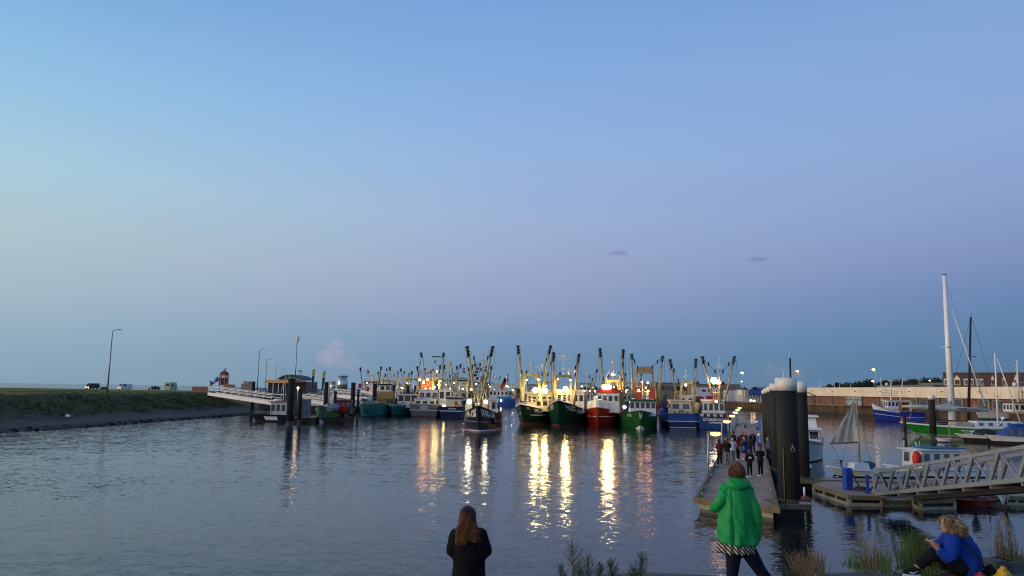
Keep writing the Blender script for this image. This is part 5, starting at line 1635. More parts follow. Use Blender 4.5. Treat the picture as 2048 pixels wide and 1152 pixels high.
wires(b, [(inv @ PD(1662, 888, DS), inv @ PD(1684, 925, DS)), (inv @ PD(1713, 800, DS), inv @ PD(1684, 926, DS)), (inv @ PD(1713, 800, DS), inv @ PD(1745, 940, DS))], .012)
MB().box(inv @ PD(1717, 934, DS), (.7, 1.3, .55), 0, 0, (.85, .8)).build('cuddy', M_gel, b)
q = inv @ PD(1736, 930, DS + .2)
mb = MB(); mb.ball(q, .42, 10, 6, 0, (.8, 1.3, .6)); mb.build('sail_cover', pm('teal_canvas', (.03, .08, .13), .8, var=.3), b)
mb = MB(); mb.tube([PD(1690, 948, DS), PD(1667, 951, DS), PD(1667, 954, DS), PD(1690, 960, DS)], .05, 6); mb.build('bow_pulpit', M_navy, b, world=True)
mb = MB(); mb.cyl(PD(1685, 950, DS), PD(1682, 925, DS), .05, .04, 6); mb.ball(PD(1682, 923, DS), .10, 8, 5); mb.build('bow_post', M_black, b, world=True)
railing(b, [S(1, t, S.sheer(t)) for t in (.55, .8, .95)], .45, 2, M_steel, r=.015, post=.6)
# white cabin boat with red bag
rz = PI / 2 + .12; L = 7.2
P = PZ(1872, 962)
b = thing('cabin_boat', 'white cabin boat with blue roof sheet and red life jacket bundle', 'boat', (P.x, P.y, 0), rz)
inv = ROOTM[b.name].inverted()
S = small_hull(b, L, 2.5, 1.05, .8, M_gel, M_navy, rake=.9, zboot=.12)
hull_stripe(S, lambda t: .30, .02, .99, .12, M_navy)
cabin('cabin', 0, .2, .8, 2.0, 2.9, 1.2, b, M_white, 2, 4, 1, wz=(.3, .88), taper=(.94, .94), glass=M_glass_w, winw=.7, roof=.07)
MB().box((0, -.4, 2.13), (1.7, 2.6, .06), 0, 0, (.95, .95)).build('roof_sheet', pm('blue_sheet', (.03, .10, .20), .7), b)
DS = P.y - 1.4
mb = MB(); q = PD(1833, 918, DS); mb.ball(q, .30, 12, 10, 0, (.85, .8, 1.75)); mb.ball(q + Vector((.17, .05, .02)), .24, 10, 8, 0, (.8, .8, 1.7)); mb.build('life_jacket_bundle', pm('jacket_red', (.58, .02, .012), .6, var=.25, vs=4), b, world=True)
MB().cyl(PD(1808, 897, DS + 1), PD(1808, 879, DS + 1), .03, .02, 6).build('antenna', M_white, b, world=True); MB().ball(PD(1808, 877.5, DS + 1), .09, 8, 6).build('antenna_knob', M_black, b, world=True)
MB().tube([PD(1833, 893, DS + 1), PD(1832, 886, DS + 1), PD(1830, 884, DS + 1)], .04, 6).build('exhaust_pipe', M_white, b, world=True)
MB().cyl(PD(1838, 893, DS + 1), PD(1838.5, 882, DS + 1), .02, .02, 5).build('antenna', M_white, b, world=True)
MB().cyl(PD(1900, 894, DS + 2), PD(1898, 850, DS + 2), .04, .03, 7).build('mast', M_woodp, b, world=True)
for x, r_ in ((1893, .10), (1908, .17)): MB().ball(PD(x, 891, DS + 2), r_, 8, 6, 0, (1.1, 1, .8)).build('roof_bundle', pm('brown_canvas', (.10, .06, .05), .9), b, world=True)
for x in (1860, 1885): MB().box(PD(x, 937, DS), (.35, .1, .25)).build('blue_panel', M_bluep, b, world=True)
# white bucket-like fender and small red dinghy with outboard
P = PZ(1937, 1012)
b = thing('dinghy', 'dark red dinghy with raised outboard motor moored below the gangway', 'dinghy', (P.x, P.y, 0), PI / 2 + .1)
S = small_hull(b, 2.3, 1.05, .42, .34, pm('dinghy_red', (.14, .012, .014), .5, var=.2), M_bootb, rake=.4, zboot=.02, bul=.2)
mb = MB(); mb.ball((0, -.35, .95), .22, 10, 8, 0, (.8, 1.0, 1.5)); mb.build('outboard_cover', M_navy, b)
mb = MB(); mb.cyl((0, -.35, .2), (0, -.35, .8), .06, .08, 7); mb.build('outboard_leg', M_black, b)
mb = MB(); mb.ball((.1, -.75, .5), .2, 8, 5, 0, (1, 1.3, .5)); mb.build('white_bundle', M_dome, b)

# green sailing yacht
rz = PI / 2 - .06; L = 19.0
D_ = 105.
Pb = PD(1838, 869, D_)
d = Vector((-math.sin(rz), math.cos(rz), 0))
c_ = Vector((Pb.x, Pb.y, 0)) - d * (L / 2 - 2.4)
b = thing('sailing_yacht', 'big sailing yacht with bright green hull and very thick white mast', 'yacht', (c_.x, c_.y, 0), rz)
inv = ROOTM[b.name].inverted()
M_lime = pm('lime_hull', (.022, .25, .022), .3, var=.15, dirt=(.02, .12, .03), ds=.5, dirt_amt=.4)
S = hull(b, 4.3, L, 1.9, 1.35, 1.3, M_lime, M_lime, b, rake=2.6, pd=1.9, pw=1.5, tr=.6, bul=.1, deckm=M_white, capm=M_white, cap=.2, zboot=.02)
mb = MB()
for i in range(9):
    t0_, t1_ = .86 + i * .014, .86 + (i + 1) * .014
    f0, f1 = (i / 9), ((i + 1) / 9)
    mb.quad(S(1, t0_, -.1, .03), S(1, min(t1_, .985), -.1, .03), S(1, min(t1_, .985), .05 + .55 * f1, .03), S(1, t0_, .05 + .55 * f0, .03))
    mb.quad(S(-1, t0_, -.1, .03), S(-1, min(t1_, .985), -.1, .03), S(-1, min(t1_, .985), .05 + .55 * f1, .03), S(-1, t0_, .05 + .55 * f0, .03))
mb.build('forefoot', pm('pale_antifoul', (.34, .36, .35), .5), S.h)
hull_text(S, 'TOPS NOTCH', 1, .52, .75, .75, L); hull_text(S, 'TOPS NOTCH', -1, .52, .75, .75, L)
mb = MB(); q = S(-1, .60, 1.2, .06)
cabin('coachroof', 0, -3.1, 1.3, 2.6, 6.4, .95, b, M_gel, 0, 5, 1, wz=(.35, .85), taper=(.85, .93), winw=.55, roof=0)
cabin('deckhouse', 0, 1.6, 1.3, 2.2, 2.4, .8, b, pm('beige_cover', (.40, .35, .25), .8), 0, 0, 1, taper=(.85, .8), roof=0)
DG = D_ + .3
mb = MB(); mb.cyl(PD(1904.5, 840, DG), PD(1888.5, 551, DG), .48, .25, 12); mb.build('mast', M_dome, b, world=True)
MB().box(PD(1888.5, 549.5, DG), (.7, .15, .1)).build('masthead', M_black, b, world=True)
MB().box(PD(1898, 694, DG - .4), (.55, .1, .12)).build('mast_fitting', M_woodp, b, world=True)
MB().cyl(PD(1898, 693, DG), PD(1879, 695, DG + 1.5), .05, .04, 6).build('spreader', M_white, b, world=True)
mb = MB(); rg = []
for x, y, h_ in ((1806, 812.5, .28), (1840, 813.5, .55), (1880, 816, .72), (1905, 817, .72), (1940, 819.5, .62), (1976, 822, .30)):
    q = PD(x, y, DG - .6); rg.append([q + Vector((0, math.cos(k * PI / 4) * .3, math.sin(k * PI / 4) * h_ / 2)) for k in range(8)])
mb.loft(rg); o = mb.build('sail_boom', pm('boom_cover', (.50, .48, .44), .8, var=.15), b, world=True)
text_mb('TOPSNOTCH', .55, lambda x, y: PD(1938, 819.6, DG - .95) + Vector((x, 0, y - .026 * x)), bold=.01).build('cover_lettering', M_navy, o, world=True, fix=False)
mb = MB(); mb.add([PD(1866, 812, DG - .5), PD(1902, 812, DG - .5), PD(1901, 801, DG - .5), PD(1885, 808, DG - .5), PD(1866, 812, DG - .1), PD(1902, 812, DG - .1), PD(1901, 801, DG - .1), PD(1885, 808, DG - .1)], [(0, 1, 2, 3), (4, 5, 6, 7), (0, 3, 7, 4), (2, 1, 5, 6), (3, 2, 6, 7)])
mb.build('furled_sail', pm('grey_sail', (.46, .47, .48), .8), b, world=True)
MB().cyl(PD(1900.5, 610, DG), PD(1970.5, 812, DG), .07, .10, 7).build('furled_stay', M_dome, b, world=True)
wires(b, [(inv @ PD(1889, 555, DG), inv @ PD(1817, 846, DG)), (inv @ PD(1879, 695, DG + 1), inv @ PD(1891, 800, DG)), (inv @ PD(1889, 555, DG), inv @ PD(1879, 695, DG + 1)), (inv @ PD(1889, 556, DG), inv @ PD(1985, 845, DG))], .022, M_steel)
railing(b, [S(1, t, S.sheer(t)) for t in (.05, .3, .6, .8, .97)], .6, 2, M_steel, r=.018, post=1.8); railing(b, [S(-1, t, S.sheer(t)) for t in (.05, .3, .6, .8, .97)], .6, 2, M_steel, r=.018, post=1.8)
MB().ball(S(1, .97, 2.2), .35, 8, 6, 0, (.8, 1.3, .8)).build('orange_bundle', pm('bundle_orange', (.5, .12, .04), .8), b)
# wooden boat with black mast behind it
P = PD(1941, 842, 128)
b = thing('classic_boat', 'low dark boat with tall black mast behind the green yacht', 'boat', (P.x, P.y, 0), PI / 2)
S = small_hull(b, 12, 3, 1.6, 1.2, M_bootb, M_bootb, rake=1.0)
mb = MB(); mb.cyl(PD(1937, 842, 128), PD(1941.5, 634, 128), .26, .14, 9); mb.build('mast', M_black, b, world=True)
MB().cyl(PD(1940, 629, 128), PD(1945, 627.5, 128), .05, .05, 5).build('masthead', M_black, b, world=True)
MB().cyl(PD(1940, 713.5, 128), PD(1952, 713, 128), .05, .05, 5).build('spreader', M_black, b, world=True)
inv = ROOTM[b.name].inverted()
wires(b, [(inv @ PD(1940, 640, 128), inv @ PD(1912, 746, 128)), (inv @ PD(1942, 632, 128), inv @ PD(1985, 770, 128))], .03)
# sailing boats on the east edge
P = PD(2010, 862, 96)
b = thing('sailing_boat', 'white masted sailing boat with blue boom cover behind the motorboats', 'sailboat', (P.x, P.y, 0), PI / 2 + .1)
S = small_hull(b, 9, 2.8, 1.2, .95, M_gel, M_navy, rake=1.2)
inv = ROOTM[b.name].inverted()
MB().cyl(PD(1996, 852, 96), PD(1989.5, 706, 96), .12, .08, 8).build('mast', M_dome, b, world=True)
MB().cyl(PD(1994, 716, 96), PD(2043, 850, 96), .05, .09, 7).build('furled_stay', M_dome, b, world=True)
MB().cyl(PD(1988, 792, 96), PD(2001, 792, 96), .03, .03, 5).build('spreader', M_steel, b, world=True)
mb = MB(); mb.ball(PD(2034, 851, 95.6), .9, 10, 5, 0, (1.3, .3, .28)); mb.build('boom_cover', pm('cover_blue', (.02, .06, .28), .8), b, world=True)
MB().cyl(PD(1999, 850, 95), PD(2005, 838, 95), .06, .05, 6).build('radar_post', M_white, b, world=True); MB().ball(PD(2006, 836.5, 95), .26, 10, 6, 0, (1, 1, .8)).build('radar', M_dome, b, world=True)
# motorboat with black canopy
rz = PI / 2 - .25; P = PZ(1962, 884)
b = thing('motorboat', 'dark hulled speedboat with pale deck and black canopy', 'motorboat', (P.x, P.y, 0), rz)
inv = ROOTM[b.name].inverted()
S = small_hull(b, 5.6, 2.1, .95, .8, M_gel, M_bootb, rake=1.3, zboot=.5)
mb = MB(); mb.ball((0, -.6, .9), 1.0, 12, 6, 0, (.85, 1.5, .75), half=True); mb.build('canopy', M_black, b)
# motorboat with blue canvas
rz = PI / 2 - .1; P = PZ(2026, 889)
b = thing('motorboat', 'white motorboat with blue canvas hood and navy fenders', 'motorboat', (P.x, P.y, 0), rz)
S = small_hull(b, 6.2, 2.4, 1.05, .95, M_gel, M_bootb, rake=1.2, zboot=.4)
mb = MB(); rg = []
for y, w_, h_ in ((1.5, .8, .25), (1.0, 1.0, .8), (.2, 1.05, 1.15), (-1.4, 1.0, 1.1), (-2.2, .95, .8)):
    rg.append([Vector((-w_, y, .95)), Vector((-w_ * .9, y, .95 + h_ * .7)), Vector((-w_ * .4, y, .95 + h_)), Vector((w_ * .4, y, .95 + h_)), Vector((w_ * .9, y, .95 + h_ * .7)), Vector((w_, y, .95))])
mb.loft(rg, smooth=False); hood = mb.build('canvas_hood', pm('canvas_blue', (.02, .07, .22), .7, var=.2), b)
for y in (-.4, .6):
    mb = MB(); mb.add([(1.03, y - .35, 1.15), (1.03, y + .3, 1.15), (.97, y + .25, 1.72), (.97, y - .3, 1.72)], [(0, 1, 2, 3)]); mb.build('hood_window', M_glass_w, hood)
    mb = MB(); mb.add([(-1.03, y - .35, 1.15), (-1.03, y + .3, 1.15), (-.97, y + .25, 1.72), (-.97, y - .3, 1.72)], [(0, 1, 2, 3)]); mb.build('hood_window', M_glass_w, hood)
for t in (.98, .8, .45): 
    q = S(1, t, .6, .15); mb = MB(); mb.cyl(q - Vector((0, 0, .3)), q + Vector((0, 0, .3)), .16, .16, 8); mb.build('fender', M_navy, b)
P = PZ(1886, 884.5)
b = thing('tender', 'tiny white tender with dark bottom floating alone', 'dinghy', (P.x, P.y, 0), PI / 2)
small_hull(b, 1.6, .9, .5, .45, M_gel, M_bootb, rake=.2, zboot=.12)
# white awning boat tip in the corner
# blue and white fishing boat by the quay
rz = PI / 2 + .04; D_ = 170.; Pb = PD(1745, 838, D_); L = 11.5
c_ = Vector((Pb.x, Pb.y, 0)) + Vector((L / 2 - .4, 0, 0))
b = thing('fishing_boat', 'small royal blue fishing boat with white bow and net frame at the quay', 'fishing boat', (c_.x, c_.y, 0), rz)
inv = ROOTM[b.name].inverted()
M_roy = pm('ultramarine_hull', (.018, .035, .30), .35, var=.15)
S = hull(b, 3.6, L, 4.0, 1.9, 2.0, M_roy, M_blued, b, rake=1.0, zboot=.1)
def upper(t): return min(1.95, S.sheer(t) - .05)
mb = MB()
for side in (-1, 1):
    for i in range(12):
        t0_ = .52 + i * .039; t1_ = t0_ + .039
        mb.quad(S(side, t0_, 1.75 + (t0_ - .52) * 1.6, .03), S(side, min(t1_, .99), 1.75 + (t1_ - .52) * 1.6, .03), S(side, min(t1_, .99), S.sheer(t1_), .03), S(side, t0_, S.sheer(t0_) + (.7 if i < 5 else 0), .03))
mb.build('white_bulwark', M_white, S.h)
hull_stripe(S, lambda t: .85 + max(0, t - .5) * 1.4, .02, .98, .1, M_letter)
cabin('wheelhouse', 0, 1.2, 2.6, 2.4, 2.6, 1.9, b, M_white, 3, 3, 1, wz=(.35, .85))
for x0, x1, yt in ((1765, 1761.5, 754), (1798.5, 1806, 756)):
    MB().cyl(PD(x0, 815, D_), PD(x1, yt, D_), .13, .08, 7).build('boom', M_white, b, world=True)
MB().cyl(PD(1782, 800, D_), PD(1782, 762, D_), .22, .12, 7).build('mast', M_white, b, world=True)
MB().box(PD(1782, 761.5, D_), (1.0, .3, .15)).build('radar', M_dome, b, world=True); MB().ball(PD(1773.5, 768.5, D_), .34, 9, 6).build('satellite_dome', M_dome, b, world=True)
for k in range(3): MB().cyl(PD(1765, 780 + k * 5, D_), PD(1796, 783 + k * 4, D_), .05, .05, 5).build('cross_bar', M_steel, b, world=True)
for x in (1781, 1820): MB().beam(PD(x, 822, D_), PD(x, 803, D_), .5, .5, 0, (0, 1, 0)).build('frame_post', M_cream, b, world=True)
MB().beam(PD(1779, 802.5, D_), PD(1822, 802.5, D_), .5, .35).build('frame_beam', M_cream, b, world=True)
for x, mt_ in ((1790, M_net), (1797, M_net), (1808, M_netb), (1815, M_netb)): MB().ball(PD(x, 812, D_ + .3), .5, 8, 6, 0, (.8, .6, 2.0)).build('hanging_net', mt_, b, world=True)
# grey green ship on the east edge
D_ = 150.; P = PD(2030, 838, D_)
b = thing('patrol_ship', 'grey and dark green ship with pale wheelhouse and cluttered mast', 'ship', (P.x, P.y, 0), PI / 2 - .03)
inv = ROOTM[b.name].inverted()
S = hull(b, 4.5, 16, 3.6, 2.2, 2.0, pm('grey_topside', (.42, .43, .42), .5), pm('dark_green_hull', (.015, .07, .055), .5), b, rake=1.6, zboot=1.5)
cabin('wheelhouse', 0, -.8, 2.3, 3.0, 4.2, 2.2, b, M_white, 3, 3, 1, wz=(.4, .85), roofm=M_navy)
railing(b, [S(1, t, S.sheer(t)) for t in (.55, .7, .85, .97)], .9, 2)
MB().cyl(PD(2037, 812, D_), PD(2034, 720, D_), .30, .10, 8).build('mast', M_white, b, world=True)
for y, a_ in ((731, 8), (738, 5), (766, 12), (775, 10), (752, 5)): MB().cyl(PD(2036 - a_, y, D_), PD(2036 + a_, y - 2, D_), .06, .05, 5).build('yard', M_white, b, world=True)
MB().ball(PD(2028.5, 769, D_), .36, 9, 6, 0, (1, 1, 1.1)).build('satellite_dome', M_dome, b, world=True)
# posts
pile(1862, 790, 98, .40, 'dark pile with white cap standing in front of the green yacht', .55, group='mooring piles')
pile(1808.5, 831, 101, .20, 'short thin pile by the bow of the green yacht', 0, group='mooring piles')
mb = MB()

# ---------------------------------------------------------------- quay buildings
M_fascia = pm('cream_fascia', (.78, .66, .49), .8, var=.12, vs=.3, dirt=(.40, .33, .25), ds=.25, dirt_amt=.4)
M_brick = pm('red_brick', (.20, .09, .065), .9, var=.3, vs=2.5)
M_brickd = pm('brown_brick', (.085, .05, .042), .9, var=.25, vs=1.5)
M_roofg = pm('grey_roof', (.13, .13, .14), .8, var=.2)
WA = PD(1608, 800, 240); WB_ = Vector((104, 128, 0)); WA = Vector((WA.x, WA.y, 0))
fd = (WB_ - WA).normalized(); rzw = math.atan2(fd.y, fd.x); FLn = (WB_ - WA).length
b = thing('warehouse', 'long low brick warehouse with cream concrete fascia along the quay', 'warehouse', (WA.x, WA.y, 0), rzw)
# local frame: +x along the facade to the south, facade faces -y local (towards the water)
sgn = -1 if (Matrix.Rotation(rzw, 3, 'Z') @ Vector((0, -1, 0))).x < 0 else 1
fy = lambda v_: v_ * (-sgn) * -1
OUT = -1 if sgn == -1 else 1     # local y direction of the water
zt, zf = 7.75, 5.25
n = int(FLn / 3.9)
for i in range(n):
    x0 = FLn * i / n; x1 = FLn * (i + 1) / n
    MB().box(((x0 + x1) / 2, 0, (zt + zf) / 2), (x1 - x0 - .05, .35, zt - zf - .003 * (i % 2))).build('fascia_panel', M_fascia, b)
    kind = (i * 7) % 11
    if i in (6, 7):
        MB().box(((x0 + x1) / 2, -OUT * .55, (zf + QZ) / 2), (x1 - x0 - .1, .2, zf - QZ)).build('roller_door', pm('door_grey', (.32, .35, .37), .6), b)
        for k in range(4): MB().box((x0 + .6 + k * .8, -OUT * .42, 4.35), (.4, .08, .3)).build('door_window', M_glass, b)
    else:
        MB().box(((x0 + x1) / 2, -OUT * .8, (zf + QZ) / 2), (x1 - x0, .3, zf - QZ)).build('brick_bay', M_brick, b)
        if i > 12 and i % 3:
            MB().box(((x0 + x1) / 2, -OUT * .60, 4.0), (x1 - x0 - 1.2, .1, 2.0)).build('window_frame', pm('window_grey', (.3, .3, .27), .6), b)
            for k in (-1, 1): MB().box(((x0 + x1) / 2 + k * (x1 - x0 - 1.4) / 4, -OUT * .52, 4.0), ((x1 - x0 - 1.4) / 2 - .12, .06, 1.8)).build('window_pane', M_glass_w, b)
    if i % 2 == 0: MB().box((x0, -OUT * .3, (zf + QZ) / 2), (.22, .22, zf - QZ)).build('column', M_steel, b)
    if i % 3 == 1: MB().box(((x0 + x1) / 2, OUT * .3, 6.7), (.5, .35, .22)).build('wall_lamp', M_woodp, b)
MB().box((FLn / 2, -OUT * 12, zt - .4), (FLn, 23.4, .6)).build('roof', M_roofg, b)
for x0, x1, z_, dy, nm in ((20, 46, 8.6, 16, 'upper_roof'), (34, 62, 9.2, 20, 'upper_roof')):
    MB().box(((x0 + x1) / 2, -OUT * dy, (z_ + 7.6) / 2), (x1 - x0, 8, z_ - 7.6)).build(nm, M_roofg, b)
for k, (x, t_) in enumerate(((FLn * .02, 'x'),)): pass
# brown brick upper building
Pa = PD(1886, 770, 178); 
b = thing('brick_office', 'dark brown brick upper storey with cream gabled windows', 'building', (Pa.x, Pa.y, 0), math.atan2((PD(2060, 770, 168) - Pa).y, (PD(2060, 770, 168) - Pa).x))
Lb_ = (Vector(PD(2060, 770, 168)) - Pa).xy.length
MB().box((Lb_ / 2 + 4, 6 * -OUT, 8.6), (Lb_ + 8, 12, 5.0)).build('wall', M_brickd, b)
MB().box((Lb_ / 2 + 4, 6 * -OUT, 11.16), (Lb_ + 8.4, 12.4, .12)).build('roof_edge', M_roofg, b)
zz = lambda y, x, d: PD(x, y, d).z
def bx_at(px):   # distance along the facade of the brick building seen at a pixel
    v = ray(px, 770); a = Vector((Pa.x, Pa.y)); e = (Vector((PD(2060, 770, 168).x, 168)) - a).normalized()
    # solve a + e s = k v
    det = e.x * (-v.y) - e.y * (-v.x)
    return ((-a.x) * (-v.y) - (-a.y) * (-v.x)) / det
for x0, x1, kind in ((1889, 1897, 0), (1909, 1921, 1), (1928, 1939, 0), (1941, 1948, 0), (1952, 1958, 0), (1960, 1967, 0), (1983, 1989, 1), (2006, 2012, 1), (2029, 2036, 1)):
    s0, s1 = bx_at(x0), bx_at(x1)
    MB().box(((s0 + s1) / 2, OUT * .04, 9.0), (s1 - s0, .1, 1.5)).build('window_frame', M_cream if kind else M_white, b)
    MB().box(((s0 + s1) / 2, OUT * .11, 8.95), ((s1 - s0) * .75, .05, 1.1)).build('window_pane', M_glass_w if not kind else M_brickd, b)
    if kind:
        mb = MB(); mb.add([(s0, OUT * .06, 9.75), (s1, OUT * .06, 9.75), ((s0 + s1) / 2, OUT * .06, 10.6), (s0, OUT * -.04, 9.75), (s1, OUT * -.04, 9.75), ((s0 + s1) / 2, OUT * -.04, 10.6)], [(0, 1, 2), (3, 5, 4), (0, 2, 5, 3), (1, 4, 5, 2)])
        mb.build('window_gable', M_cream, b)
# beige office and sheds on the north quay
def block(name, label, cat, x0, x1, ytop, ybot, d, dep, mt, z0=None, roofm=None, d2=None):
    a = PD(x0, ytop, d); c2 = PD(x1, ytop, d2 or d)
    rz_ = math.atan2(c2.y - a.y, c2.x - a.x); Lx = (c2 - a).xy.length
    zb_ = PD(x0, ybot, d).z if z0 is None else z0
    b = thing(name, label, cat, (a.x, a.y, 0), rz_)
    MB().box((Lx / 2, dep / 2, (a.z + zb_) / 2), (Lx, dep, a.z - zb_)).build('wall', mt, b)
    if roofm: MB().box((Lx / 2, dep / 2, a.z + .12), (Lx + .5, dep + .5, .24)).build('roof', roofm, b)
    return b, Lx, a.z, zb_
M_beige = pm('beige_brick', (.22, .18, .13), .9, var=.2, vs=.6)
b, Lx, zt_, zb_ = block('harbour_office', 'beige brick harbour office with dark window band behind the trawlers', 'building', 1290, 1392, 765.5, 805, 330, 20, M_beige, 2.4, M_roofg)
for k in range(9):
    x = Lx * (.06 + .10 * k)
    MB().box((x, -.06, zt_ - 2.2), (Lx * .075, .12, 1.7)).build('window', M_glass_w if k % 3 else M_glass, b)
b, Lx, zt_, zb_ = block('storage_hall', 'beige storage hall with flat roof vents', 'building', 1385, 1480, 768.5, 805, 320, 18, M_beige, 2.4, M_roofg)
for x in (.08, .13, .62, .67): MB().box((Lx * x, 3, zt_ + .7), (1.6, 2, 1.0)).build('roof_vent', M_brickd, b)
M_whs = pm('white_cladding', (.62, .64, .66), .6, var=.08)
b, Lx, zt_, zb_ = block('white_shed', 'white clad shed on the north quay with small dark windows', 'shed', 1393, 1441, 774.5, 800, 306, 6, M_whs, 2.4)
for x in (.30, .55, .78): MB().box((Lx * x, -.06, zt_ - 1.3), (1.3, .1, .8)).build('window', M_glass, b)
b, Lx, zt_, zb_ = block('white_tank_shed', 'low white shed right of the STORMVOGEL booms', 'shed', 1455, 1480, 781, 800, 300, 6, M_whs, 2.4)
b, Lx, zt_, zb_ = block('grey_store', 'long pale grey store behind the piles', 'shed', 1469, 1612, 779.5, 800, 296, 10, pm('pale_grey_wall', (.40, .40, .37), .8, var=.1), 2.6, None, 262)
MB().box((3.2, -.1, zt_ - 1.0), (2.6, .12, 2.0)).build('white_sign', M_whs, b)
b, Lx, zt_, zb_ = block('awning_stand', 'quayside stand under a blue awning with pale posts', 'stand', 1497, 1523, 780, 800, 268, 4, pm('stand_wall', (.2, .16, .12)), 2.7)
mb = MB(); mb.add([(-.6, -2, zt_ - 1.3), (Lx + .6, -2, zt_ - 1.3), (Lx, 0, zt_ + .2), (0, 0, zt_ + .2)], [(0, 1, 2, 3)]); mb.box((Lx / 2, -2, zt_ - 1.45), (Lx + 1.2, .08, .4)); mb.build('awning', pm('awning_blue', (.02, .06, .22), .7), b)
for k in range(6): MB().box((Lx * k / 5, -1.8, (zt_ - 1.5 + 2.7) / 2), (.2, .15, zt_ - 1.5 - 2.7)).build('post', M_whs, b)
for px, d in ((1399, 300), (1419.5, 300)):
    q = PD(px, 795, d)
    MBo = MB().box((q.x, q.y, 3.6), (2.0 if px < 1410 else 2.4, 2, 1.8 if px > 1410 else 1.4)); tag(MBo.build('red_container', M_redp, None), 'dark red container %s on the north quay' % ('under the left boom of STORMVOGEL' if px < 1410 else 'standing before the white shed'), 'container')
# quay railings / posts (bright pieces on the quay edge)
b = thing('quay_fence', 'row of white posts along the quay edge behind the jetty lamps', 'fence', (PD(1478, 800, 262).x, 262, 0), 0)
for k in range(12):
    q = PD(1478 + k * 5.3, 794, 262 - k * .4)
    MB().box((q.x, q.y, QZ + .6), (.28, .2, 1.5)).build('post', M_whs, b, world=True)
# quay lamps, lit
L_street = lamp_mat('street_glow', (1, .55, .18), 15)
def quay_lamp(px, ytop, d, label, r=.34, z0=QZ, mt=None, first=[]):
    P = PD(px, ytop, d)
    b = thing('quay_lamp', label, 'lamp', (P.x, P.y, 0), 0, 'lit lamps on the quay')
    MB().cyl((.35, 0, z0), (.35, 0, P.z), .09, .06, 6).build('post', M_steel, b)
    MB().beam((.35, 0, P.z + .05), (0, 0, P.z + .25), .1, .1).build('arm', M_steel, b)
    MB().ball((0, 0, P.z), r, 9, 6, 0, (1.2, 1, .6)).build('lamp_head', mt or L_street, b)
quay_lamp(1484, 745.5, 270, 'tall lit quay lamp standing left of the piles', .42)
quay_lamp(1483.5, 763, 420, 'small distant white lamp low behind the tall quay lamp', .42, 2.4, L_small)
quay_lamp(1594.5, 742.5, 262, 'tall lit lamp seen above the second pile', .40)
quay_lamp(1747, 739, 190, 'tall lit lamp above the trees behind the warehouse', .32, 7.4)
quay_lamp(1745.5, 762.5, 260, 'lower lit lamp before the dark trees', .34, 7.4)
quay_lamp(1859.5, 761, 230, 'faint lamp beside the brown brick building', .24, 7.4, L_small)
quay_lamp(1502, 801, 252, 'lit lamp low by the quay edge, left one of the close pair', .36)
quay_lamp(1508, 801.5, 251, 'lit lamp low by the quay edge, right one of the close pair', .36)
# navigation mast above the thick pile
P = PD(1580.5, 756, 120)
b = thing('navigation_mast', 'dark mast with lamp rising behind the white pile caps', 'mast', (P.x, P.y, 0), 0)
MB().cyl((0, 0, -1), PD(1580, 716, 120) - Vector((P.x, P.y, 0)), .20, .14, 8).build('pole', M_black, b)
MB().cyl(PD(1580, 716, 120) - Vector((P.x, P.y, 0)), PD(1579.5, 700, 120) - Vector((P.x, P.y, 0)), .07, .04, 6).build('tip', M_white, b)
P = PD(1567.5, 756, 120)
MB().cyl((P.x, P.y, 2), PD(1567, 742, 120), .10, .07, 6).build('thin_pole', M_white, b, world=True)
# short masts over the warehouse roof
for x, yt, d in ((1640, 762, 290), (1668.5, 763, 285), (1678.5, 768, 280), (1701, 768, 280)):
    P = PD(x, yt, d); o = MB().cyl((P.x, P.y, 2.0 if d > 180 else -.5), (P.x, P.y, P.z), .12, .07, 6).build('flag_pole', M_dome, None)
    tag(o, {1640: 'thin white pole rising above the cream fascia end', 1668.5: 'white pole in front of the first dark trees', 1678.5: 'short white pole beside another before the trees', 1701: 'white pole with frayed top over the fascia'}[x], 'pole')
# gantry crane behind pile
P = PD(1613, 800, 205)
b = thing('quay_ramp', 'thin brown gangway frame on the quay beside the second pile', 'gangway', (P.x, P.y, 0), 0)
for p0, p1 in (((1613, 812), (1613, 782)), ((1611, 783), (1633, 792)), ((1625, 790), (1628, 835)), ((1630, 792), (1630, 812))):
    MB().beam(PD(*p0, 205), PD(*p1, 205), .2, .2, 0, (0, 1, 0)).build('frame_bar', M_brickd, b, world=True)

